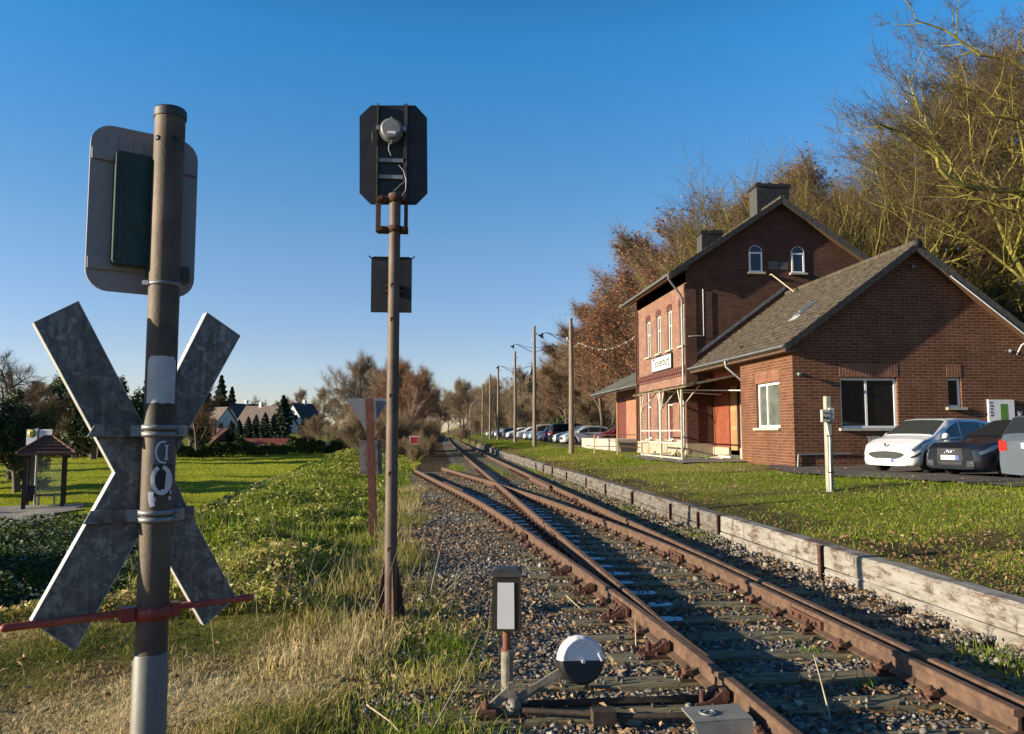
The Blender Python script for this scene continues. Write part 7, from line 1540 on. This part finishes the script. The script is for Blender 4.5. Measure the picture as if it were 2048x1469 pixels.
mb.build('grille_bar', simple('dull chrome', (0.25, 0.25, 0.26), 0.3, 0.8), c2)
mb = MB()
for s in (1, -1): mb.lathe((2.345, s*0.62, 0.35), (1, 0, 0), [(0, 0.04), (0.022, 0.04), (0.028, 0.0001)], 12)
mb.build('fog_lamp', m_lamp, c2)
c3 = build_car('parked_car', 'silver blue estate car at the right edge, seen from behind with a red tail light', WAGON, p_silver, 'wagon', 'cars parked by the annex')
q = at(1838, 945, z=0.52)
place_car(c1, float(q[0])+1.22, float(q[1])+1.1, R(180+20)); place_car(c2, 14.95, 19.2, R(180+12)); place_car(c3, 14.2, 15.6, R(14))
# the row in the car park, seen small: one model of each shape, then copies in other paints
protoF = {'hatch': build_car('parked_car', 'x', HATCH, p_white, 'hatch', 'cars in the long row of the car park', False), 'wagon': build_car('parked_car', 'x', WAGON, p_silver, 'wagon', 'cars in the long row of the car park', False),
          'sedan': build_car('parked_car', 'x', SEDAN, p_black, 'sedan', 'cars in the long row of the car park', False), 'van': build_car('parked_car', 'x', VAN, p_white, 'van', 'cars in the long row of the car park', False)}
usedF = set()
def far_car(kind, x, y, rz, col, label):
    o = protoF[kind]
    if kind in usedF: o = copy_tree(o)
    usedF.add(kind); o.name = 'parked_car'; o['label'] = label
    for ch in o.children:
        if ch.name.split('.')[0] in ('body', 'mirror'): ch.material_slots[0].link = 'OBJECT'; ch.material_slots[0].material = col
    place_car(o, x, y, rz)
pc_ = {k: paint(k+' paint', v, 0.3, 0.6, 0.2) for k, v in dict(maroon=(0.15, 0.02, 0.03), silver=(0.50, 0.52, 0.55), darkblue=(0.015, 0.03, 0.14), charcoal=(0.02, 0.022, 0.026), beige=(0.42, 0.36, 0.25), lightblue=(0.22, 0.36, 0.52), blue=(0.03, 0.08, 0.33), bluegrey=(0.13, 0.19, 0.28)).items()}; pc_['white'] = p_white
for kind, x, y, rz, col, lab in [('van', 14.2, 59.5, 178, 'maroon', 'dark maroon people carrier standing behind the loading dock'), ('hatch', 11.9, 63.0, 183, 'silver', 'silver hatchback just left of the loading dock with its nose to the track'), ('wagon', 12.0, 66.2, 178, 'silver', 'second silver car from the loading dock, behind the nearest pole'),
        ('van', 12.1, 69.6, 2, 'charcoal', 'black van with red tail lights left of the nearest lamp pole'), ('hatch', 11.8, 73.0, -2, 'darkblue', 'dark blue hatchback with red tail lights right of the second lamp pole'), ('hatch', 11.5, 75.8, 182, 'white', 'small white car in front of the second lamp pole'), ('van', 11.9, 79.2, 1, 'beige', 'beige van with its back to the track left of the second lamp pole'),
        ('wagon', 11.9, 83.4, 180, 'lightblue', 'pale blue estate car right of the third lamp pole'), ('hatch', 11.5, 87.5, 177, 'white', 'white hatchback behind the third lamp pole'), ('sedan', 11.9, 92.0, 182, 'silver', 'silver saloon left of the third lamp pole'), ('hatch', 11.6, 97.5, 180, 'white', 'white hatchback halfway along the row'),
        ('wagon', 12, 103.5, 179, 'blue', 'blue estate car right of the fourth lamp pole'), ('hatch', 11.6, 110, 181, 'white', 'white hatchback just left of the fourth lamp pole'), ('wagon', 11.9, 117, 2, 'bluegrey', 'blue grey car between the fourth and fifth lamp poles'), ('sedan', 11.8, 125, 180, 'darkblue', 'dark blue saloon near the far end of the row'), ('hatch', 11.7, 134, 180, 'silver', 'silver hatchback near the far end of the row'), ('wagon', 11.8, 144, 182, 'silver', 'silver estate car last in the far row by the curved lamp'), ('sedan', 11.9, 155, 180, 'white', 'small pale car farthest away beside the curved lamp post')]:
    far_car(kind, x, y, R(rz), pc_[col], lab)

# ------------------------------------------------------------------ lamp poles along the platform
m_pole = simple('old wooden pole', (0.13, 0.105, 0.08), 0.85, 0, 0, 4.0, (0.27, 0.225, 0.18), 0.5, 30, aniso=(6, 6, 0.5))
def lamp_arm(t, x, y, z, s):
    mb = MB(); mb.tube([(x, y, z), (x+s*0.5, y, z+0.28), (x+s*1.0, y, z+0.62), (x+s*1.15, y, z+0.66), (x+s*1.27, y, z+0.58)], 0.022, 7); mb.tube([(x, y, z+0.38), (x+s*0.5, y, z+0.46), (x+s*1.05, y, z+0.66)], 0.016, 6)
    mb.tube([(x+s*0.45, y, z+0.26), (x+s*0.48, y, z+0.45)], 0.012, 5); a = mb.build('lamp_arm', m_black, t)
    mb = MB(); d = Vector((s*0.45, 0, -0.9)); mb.lathe((x+s*1.27, y, z+0.62), d, [(0, 0.0001), (0, 0.05), (0.12, 0.07), (0.15, 0.1), (0.24, 0.22), (0.25, 0.22), (0.17, 0.06), (0.25, 0.05), (0.27, 0.0001)], 16); mb.build('lamp_shade', m_black, a)
poles = [((1146, 633), (1143, 909), (-1,), 'nearest wooden lamp pole, with a single lamp arm on its left'), ((1068, 653), (1069, 895), (-1, 1), 'second wooden lamp pole with two drooping lamps'), ((1030, 703), (1030, 885), (-1, 1), 'third wooden lamp pole with two small lamps'), ((995, 733), (996, 881), (1,), 'fourth wooden lamp pole with one faint lamp arm on its right'), ((980, 750), (980, 877), (), 'thin lampless pole just left of the fourth lamp pole'), ((965, 768), (965, 875), (), 'farthest thin lampless pole, beside the curved lamp post')]
for (tp_, bp, arms, lab) in poles:
    q = at(*bp, x=8.0); y = float(q[1]); tz = float(at(*tp_, x=8.0)[2]); gz = float(G(8.0, y))
    t = thing('lamp_pole', lab, 'lamp pole', (8.0, y, gz), 0, 'wooden lamp poles along the platform')
    mb = MB(); mb.tube([(8.0, y, gz-0.4), (8.02, y, gz+(tz-gz)*0.5), (8.0, y, tz-0.05), (8.0, y, tz)], [0.17, 0.145, 0.115, 0.10], 12); mb.build('pole', m_pole, t)
    for s in arms: lamp_arm(t, 8.0+s*0.1, y, tz-2.2 if len(arms) > 1 or s > 0 else tz-1.55, s*(1.25 if True else 1))
    if arms:
        mb = MB()
        for dz, s in ((0.75, 1), (1.35, -1)): mb.tube([(8.0, y, tz-dz), (8.0+s*0.22, y, tz-dz), (8.0+s*0.22, y, tz-dz+0.1)], 0.02, 6); mb.lathe((8.0+s*0.22, y, tz-dz+0.06), (0, 0, 1), [(0, 0.03), (0.06, 0.045), (0.14, 0.03), (0.15, 0.0001)], 8)
        mb.build('insulator', m_white, t)
q = at(940, 866, y=150.0); x = float(q[0]); gz = float(G(x, 150)); tz = float(at(952, 801, y=150)[2])
cl = thing('curved_street_lamp', 'pale curved street lamp at the far end of the car park', 'street lamp', (x, 150, gz)); r_ = 2.0
mb = MB(); mb.tube([(x, 150, gz-0.3), (x, 150, tz-1.9)]+[(x+1.9*(1-math.cos(a)), 150, tz-1.9+1.9*math.sin(a)) for a in np.linspace(0.2, math.pi/2*0.93, 6)]+[(x+3.0, 150, tz+0.05)], 0.085, 8); mb.build('pole', m_zinc, cl)
mb = MB(); mb.prism([(x+2.6, 149.85, tz+0.0), (x+3.9, 149.85, tz+0.08), (x+3.9, 149.85, tz+0.18), (x+2.6, 149.85, tz+0.16)], (0, 0.3, 0)); mb.build('lamp_head', m_hous, cl)
# string of bulbs between the first pole and the house
sl = MB(); a, b = Vector(at(1158, 686, y=45)), Vector(at(1266, 677, y=44)); n = 9
P = [a.lerp(b, i/(n-1))-Vector((0, 0, 0.5*math.sin(math.pi*i/(n-1)))) for i in range(n)]; sl.tube([Vector((8.1, 46.5, a.z-0.1))]+P+[Vector((11.0, 43.2, b.z+0.1))], 0.008, 4)
for p in P: sl.lathe(p-Vector((0, 0, 0.09)), (0, 0, 1), [(0, 0.0001), (0.02, 0.025), (0.06, 0.03), (0.1, 0.012)], 8)
tag(sl.build('bulb_string', simple('milky bulb glass', (0.7, 0.68, 0.6), 0.3)), 'thin string of pale bulbs from the nearest lamp pole to the station house', 'string of bulbs')
# ------------------------------------------------------------------ post with sockets on the platform
q = at(1660, 988, z=0.3); ex, ey = float(q[0]), float(q[1]); ez = float(G(ex, ey)); etop = float(at(1653, 793, y=ey)[2])
ep = thing('socket_post', 'pale mossy post with a grey electric box and a cable on the platform grass', 'electric post', (ex, ey, ez))
m_epost = simple('pale mossy post', (0.25, 0.25, 0.18), 0.8, 0, 0, 3.0, (0.36, 0.355, 0.28), 0.3, 25); mb = MB(); mb.box((ex-0.055, ey-0.07, ez-0.3), (ex+0.055, ey+0.07, etop)); bevel(mb.build('post', m_epost, ep), 0.008)
mb = MB(); mb.box((ex+0.056, ey-0.065, ez), (ex+0.06, ey+0.065, etop-0.004)); mb.build('moss', simple('moss film', (0.09, 0.10, 0.012), 0.95, 0, 0.3, 14), ep)
zb = etop-0.55; mb = MB(); mb.box((ex-0.2, ey-0.17, zb), (ex-0.03, ey-0.075, zb+0.26)); mb.box((ex-0.03, ey-0.16, zb+0.02), (ex+0.075, ey-0.075, zb+0.3)); bx_ = bevel(mb.build('electric_box', simple('grey box plastic', (0.40, 0.40, 0.36), 0.5, 0, 0.1, 6), ep), 0.008)
mb = MB()
for dx in (-0.165, -0.095): mb.lathe((ex+dx, ey-0.17, zb+0.09), (0, -1, 0), [(0, 0.026), (0.012, 0.026), (0.012, 0.0001)], 10)
mb.box((ex-0.18, ey-0.185, zb+0.18), (ex-0.08, ey-0.17, zb+0.2)); mb.build('socket', m_black, bx_)
mb = MB(); mb.tube([(ex-0.08, ey-0.11, zb), (ex-0.07, ey-0.12, zb-0.12), (ex-0.015, ey-0.095, zb-0.32), (ex-0.02, ey-0.09, zb-0.9), (ex-0.02, ey-0.09, ez-0.1)], 0.018, 8); mb.build('cable', m_white, ep)
mb = MB()
for z_ in (zb-0.3, ez+0.4): mb.box((ex-0.075, ey-0.115, z_), (ex+0.075, ey-0.072, z_+0.015))
mb.build('strap', m_black, ep)
# ------------------------------------------------------------------ bus shelter, stop signs, bin
q = at(46, 1018, z=-1.28); sx0, sy0 = float(q[0]), float(q[1]); sxw = float(at(118, 1005, y=sy0)[0])-sx0
bs_ = thing('bus_shelter', 'small open bus shelter with a brown hipped roof at the left edge', 'bus shelter', (sx0, sy0, -1.28))
m_dwood = simple('dark stained wood', (0.035, 0.024, 0.018), 0.75, 0, 0.3, 8, None, 0.2); gz = -1.3; ze = float(at(46, 905, y=sy0)[2]); za = float(at(84, 873, y=sy0+0.9)[2])
for dx in (0, sxw):
    for dy in (0, 1.6): mb = MB(); mb.box((sx0+dx-0.07, sy0+dy-0.07, gz-0.3), (sx0+dx+0.07, sy0+dy+0.07, ze)); mb.build('post', m_dwood, bs_)
mb = MB(); x0, x1, y0, y1 = sx0-0.28, sx0+sxw+0.38, sy0-0.35, sy0+2.0; xm, ym_ = (x0+x1)/2, (y0+y1)/2; ap = [(xm-0.15, ym_, za), (xm+0.15, ym_, za)]
cs_ = [(x0, y0, ze-0.02), (x1, y0, ze-0.02), (x1, y1, ze-0.02), (x0, y1, ze-0.02)]
mb.add(cs_+ap, [(0, 1, 5, 4), (1, 2, 5), (2, 3, 4, 5), (3, 0, 4)]); mb.box((x0, y0, ze-0.12), (x1, y1, ze-0.024)); mb.tube([cs_[0], ap[0]], 0.05, 6); mb.tube([cs_[1], ap[1]], 0.05, 6); mb.tube([ap[0], ap[1]], 0.05, 6)
for k in range(1, 5):
    t_k = k/5; mb.tube([(x0+(ap[0][0]-x0)*t_k, y0+(ym_-y0)*t_k-0.01, ze+(za-ze)*t_k), (x1+(ap[1][0]-x1)*t_k, y0+(ym_-y0)*t_k-0.01, ze+(za-ze)*t_k)], 0.022, 5)
mb.build('roof', simple('red brown roof tiles', (0.10, 0.035, 0.022), 0.8, 0, 0, 7, (0.2, 0.085, 0.05), 0.5, 14), bs_)
m_clear, nt_, b_ = _new('dusty clear pane'); b_.inputs['Base Color'].default_value = (0.7, 0.75, 0.7, 1); b_.inputs['Roughness'].default_value = 0.15; b_.inputs['Alpha'].default_value = 0.1
mb = MB(); mb.box((sx0+0.07, sy0+1.59, gz+0.25), (sx0+sxw-0.07, sy0+1.61, ze-0.2)); mb.build('rear_pane', m_clear, bs_)
mb = MB(); mb.box((sx0-0.01, sy0+0.1, gz+0.25), (sx0+0.01, sy0+1.5, ze-0.3)); mb.box((sx0+sxw-0.01, sy0+0.1, gz+0.25), (sx0+sxw+0.01, sy0+1.5, ze-0.3)); mb.build_each('side_pane', m_clear, bs_)
be = thing('bench', 'dark low bench inside the bus shelter', 'bench', (sx0+0.9, sy0+1.2, gz)); mb = MB()
for k in range(3): mb.box((sx0+0.35, sy0+1.0+k*0.13, gz+0.42), (sx0+sxw-0.25, sy0+1.11+k*0.13, gz+0.46))
mb.build('seat', m_dwood, be)
for dx in (0.4, sxw-0.35): mb = MB(); mb.box((sx0+dx, sy0+1.02, gz-0.1), (sx0+dx+0.06, sy0+1.34, gz+0.42)); mb.build('leg', m_conc, be)
bs_.rotation_euler = (0, 0, R(22)); dv = be.location-bs_.location; dv.rotate(bs_.rotation_euler); be.location = bs_.location+dv; be.rotation_euler = (0, 0, R(22))
bn = thing('litter_bin', 'dark litter bin beside the left post of the bus shelter', 'bin', (sx0-0.15, sy0+0.7, gz)); c = (sx0-0.12, sy0+0.6); mb = MB(); mb.lathe((c[0], c[1], gz+0.25), (0, 0, 1), [(0, 0.0001), (0, 0.17), (0.6, 0.21), (0.6, 0.18), (0.1, 0.15), (0.1, 0.0001)], 16); mb.build('bin_body', m_black, bn); mb = MB(); mb.tube([(c[0]+0.24, c[1], gz-0.2), (c[0]+0.24, c[1], gz+1.0)], 0.03, 8); mb.build('bin_post', m_zinc, bn)
hy_ = sy0+2.6; q = at(76, 866, y=hy_); hp_ = float(q[0]); stp = thing('bus_stop_sign', 'bus stop sign with a green letter H in a yellow disc above the shelter roof', 'bus stop sign', (hp_, hy_, gz)); H_at = lambda px, py: at(px, py, y=hy_)
mb = MB(); mb.tube([(hp_, hy_, gz-0.3), (hp_, hy_, float(H_at(76, 857)[2]))], 0.045, 10); mb.build('post', m_zinc, stp)
a, b = H_at(54, 883), H_at(76, 859); mb = MB(); mb.box((a[0], hy_-0.07, a[2]-0.15), (b[0], hy_-0.05, b[2])); fb = mb.build('sign_plate', m_white, stp); cxh, czh = (a[0]+b[0])/2, a[2]+0.15+(b[2]-a[2]-0.15)*0.5; rr = (b[0]-a[0])*0.42
mb = MB(); mb.lathe((cxh, hy_-0.072, czh), (0, -1, 0), [(0, rr), (0.004, rr), (0.004, 0.0001)], 24); mb.build('green_ring', simple('dark green', (0.015, 0.10, 0.035), 0.5), fb)
mb = MB(); mb.lathe((cxh, hy_-0.077, czh), (0, -1, 0), [(0, rr*0.84), (0.003, rr*0.84), (0.003, 0.0001)], 24); mb.build('yellow_disc', simple('bus stop yellow', (0.72, 0.42, 0.02), 0.5), fb)
mb = MB(); put_text(mb, 'H', rr*1.5, (cxh, hy_-0.083, czh), (1, 0, 0), (0, 0, 1)); mb.build('letter', MATS['dark green'], fb)
a, b = H_at(79, 876), H_at(105, 859); mb = MB(); mb.box((a[0], hy_-0.02, a[2]), (b[0], hy_+0.0, b[2])); tp2 = mb.build('timetable_plate', m_white, stp); mb = MB()
for k in range(4): mb.box((a[0]+0.05, hy_-0.025, b[2]-0.08-k*0.065), (b[0]-0.06-0.05*(k % 2), hy_-0.0205, b[2]-0.06-k*0.065))
mb.build('faint_print', simple('faint print', (0.38, 0.4, 0.46), 0.5), tp2)
# yellowed board fence far left
a, b = at(152, 897, y=102), at(192, 897, y=100); fn = thing('board_fence', 'yellow brown board fence in front of the wood behind the bus shelter', 'fence', (a[0], 102, -1.3)); mb = MB(); zt_ = float(at(170, 884, y=101)[2]); n = 14
for k in range(n):
    x_, y_ = a[0]+(b[0]-a[0])*k/n, 102-2*k/n; mb.box((x_, y_, -1.4), (x_+(b[0]-a[0])/n*0.92, y_+0.04, zt_+0.06*math.sin(k*2.1)))
mb.build('boards', simple('honey coloured boards', (0.42, 0.22, 0.05), 0.8, 0, 0.25, 3), fn)
# ------------------------------------------------------------------ village behind the meadow
m_render = simple('white render', (0.58, 0.575, 0.56), 0.85, 0, 0.06, 2); m_rbrown = simple('brown roof tiles far', (0.13, 0.10, 0.085), 0.85, 0, 0.2, 1.5, None, 0.3, 8); m_rdark = simple('dark slate roof far', (0.035, 0.035, 0.045), 0.8, 0, 0.2, 1.5); m_rred = simple('red roof sheet', (0.20, 0.05, 0.032), 0.7, 0, 0.15, 1.2); m_bfar = simple('far red brick', (0.16, 0.065, 0.045), 0.85, 0, 0.2, 2)
def village(name, label, pxr, pyr, y, Ld, Wd, eave, ang, wallm, roofm, pitch=None, chim=0.5, group=None, chim_px=None):
    """house with its ridge centre at that photo pixel; ang = direction of the ridge"""
    q = at(pxr, pyr, y=y); rz_ = float(q[2]); x = float(q[0]); gz = float(G(x, y)); t = thing(name, label, 'house', (x, y, gz), 0, group); c, s = math.cos(R(ang)), math.sin(R(ang))
    T = lambda a, b, z: (x+a*c-b*s, y+a*s+b*c, z); l, w_ = Ld/2, Wd/2; ze_ = rz_-eave; mb = MB()
    mb.add([T(-l, -w_, gz-0.5), T(l, -w_, gz-0.5), T(l, w_, gz-0.5), T(-l, w_, gz-0.5), T(-l, -w_, ze_), T(l, -w_, ze_), T(l, w_, ze_), T(-l, w_, ze_), T(-l, 0, rz_-0.1), T(l, 0, rz_-0.1)], [(0, 1, 5, 4), (2, 3, 7, 6), (1, 2, 6, 9, 5), (3, 0, 4, 8, 7)]); mb.build('wall', wallm, t)
    mb = MB(); o = 0.35
    for sg_ in (-1, 1):
        sl_ = eave/w_; mb.prism([T(-l-o, 0, rz_), T(-l-o, sg_*(w_+o), ze_-sl_*o), T(-l-o, sg_*(w_+o), ze_-sl_*o-0.18), T(-l-o, 0, rz_-0.18)], np.array(T(l+o, 0, 0))-np.array(T(-l-o, 0, 0)))
    rfv = mb.build('roof', roofm, t)
    if chim: mb = MB(); k = (chim-0.5)*Ld; vs = [T(k+i*0.35, j*0.35, z) for z in (rz_-0.5, rz_+0.9) for i, j in ((-1, -1), (1, -1), (1, 1), (-1, 1))]; mb.add(vs, [(4, 5, 6, 7), (0, 1, 5, 4), (1, 2, 6, 5), (2, 3, 7, 6), (3, 0, 4, 7)]); mb.build('chimney', wallm, rfv)
    for e in (1, -1):
        for b_2, z_ in ((-w_*0.3, ze_+eave*0.25), (w_*0.35, ze_+eave*0.25), (-w_*0.45, ze_-2.3), (w_*0.4, ze_-2.3)):
            mb = MB(); mb.add([T(e*(l+0.03), b_2-0.5, z_-0.6), T(e*(l+0.03), b_2+0.5, z_-0.6), T(e*(l+0.03), b_2+0.5, z_+0.6), T(e*(l+0.03), b_2-0.5, z_+0.6), T(e*(l-0.1), b_2-0.5, z_-0.6), T(e*(l-0.1), b_2+0.5, z_-0.6), T(e*(l-0.1), b_2+0.5, z_+0.6), T(e*(l-0.1), b_2-0.5, z_+0.6)], [(0, 1, 2, 3), (0, 1, 5, 4), (1, 2, 6, 5), (2, 3, 7, 6), (3, 0, 4, 7)]); mb.build('window', m_glass, t)
    for a_2 in (-0.3, 0.3):
        for sg_ in (-1,): mb = MB(); z_ = ze_-1.7; mb.add([T(a_2*Ld-0.6, -w_-0.03, z_-0.6), T(a_2*Ld+0.6, -w_-0.03, z_-0.6), T(a_2*Ld+0.6, -w_-0.03, z_+0.6), T(a_2*Ld-0.6, -w_-0.03, z_+0.6), T(a_2*Ld-0.6, -w_+.1, z_-0.6), T(a_2*Ld+0.6, -w_+.1, z_-0.6), T(a_2*Ld+0.6, -w_+.1, z_+0.6), T(a_2*Ld-0.6, -w_+.1, z_+0.6)], [(0, 1, 2, 3), (0, 1, 5, 4), (1, 2, 6, 5), (2, 3, 7, 6), (3, 0, 4, 7)]); mb.build('window', m_glass, t)
    return t
village('house', 'white gabled house with a brown roof, leftmost of the village houses', 426, 815, 172, 9.5, 9, 5.3, -40, m_render, m_rbrown, chim=0.45)
village('house', 'white house with a dark roof behind the leftmost white house', 490, 808, 200, 9, 8, 5.2, 56, m_render, m_rdark, chim=0.55)
village('house', 'house with a long brown roof and a white chimney in the middle of the village', 534, 812, 185, 11, 9, 5.0, -26, m_render, m_rbrown, chim=0.35)
village('house', 'white gabled house with a dark roof, rightmost in the village', 605, 807, 205, 7.5, 7.5, 4.8, 60, m_render, m_rdark, chim=0.6)
hb = village('brick_house', 'low dark red brick house with a tall chimney before the white houses', 440, 857, 138, 9, 8, 3.6, -60, m_bfar, simple('dark red tiles', (0.09, 0.03, 0.025), 0.85, 0, 0.3, 2), chim=0)
q = at(427, 838, y=136); q0 = at(427, 868, y=136); mb = MB(); mb.box((q[0]-0.42, 135.6, q0[2]-1.5), (q[0]+0.42, 136.4, q[2])); mb.build('chimney', m_bfar, hb)
village('shed', 'long low shed with a red roof behind the hedge', 531, 877, 118, 7.0, 4.5, 1.1, 3, m_bfar, m_rred, chim=0); bpy.data.objects['shed']['category'] = 'shed'
q = at(722, 862, y=118); village('house', 'pale blue roofed outbuilding half hidden left of the triangular sign', 715, 856, 150, 6, 5, 1.6, 10, simple('pale wall', (0.36, 0.38, 0.42), 0.8), simple('blue grey roof', (0.10, 0.12, 0.17), 0.7), chim=0)
# ------------------------------------------------------------------ drop prototypes that were never planted
for key, r in TREES.items():
    if key not in used_t:
        for ch in list(r.children): bpy.data.objects.remove(ch)
        bpy.data.objects.remove(r)
for o in bpy.data.objects:
    if o.parent is None and o.type in ('MESH', 'EMPTY') and not o.get('kind'): o['kind'] = 'thing'
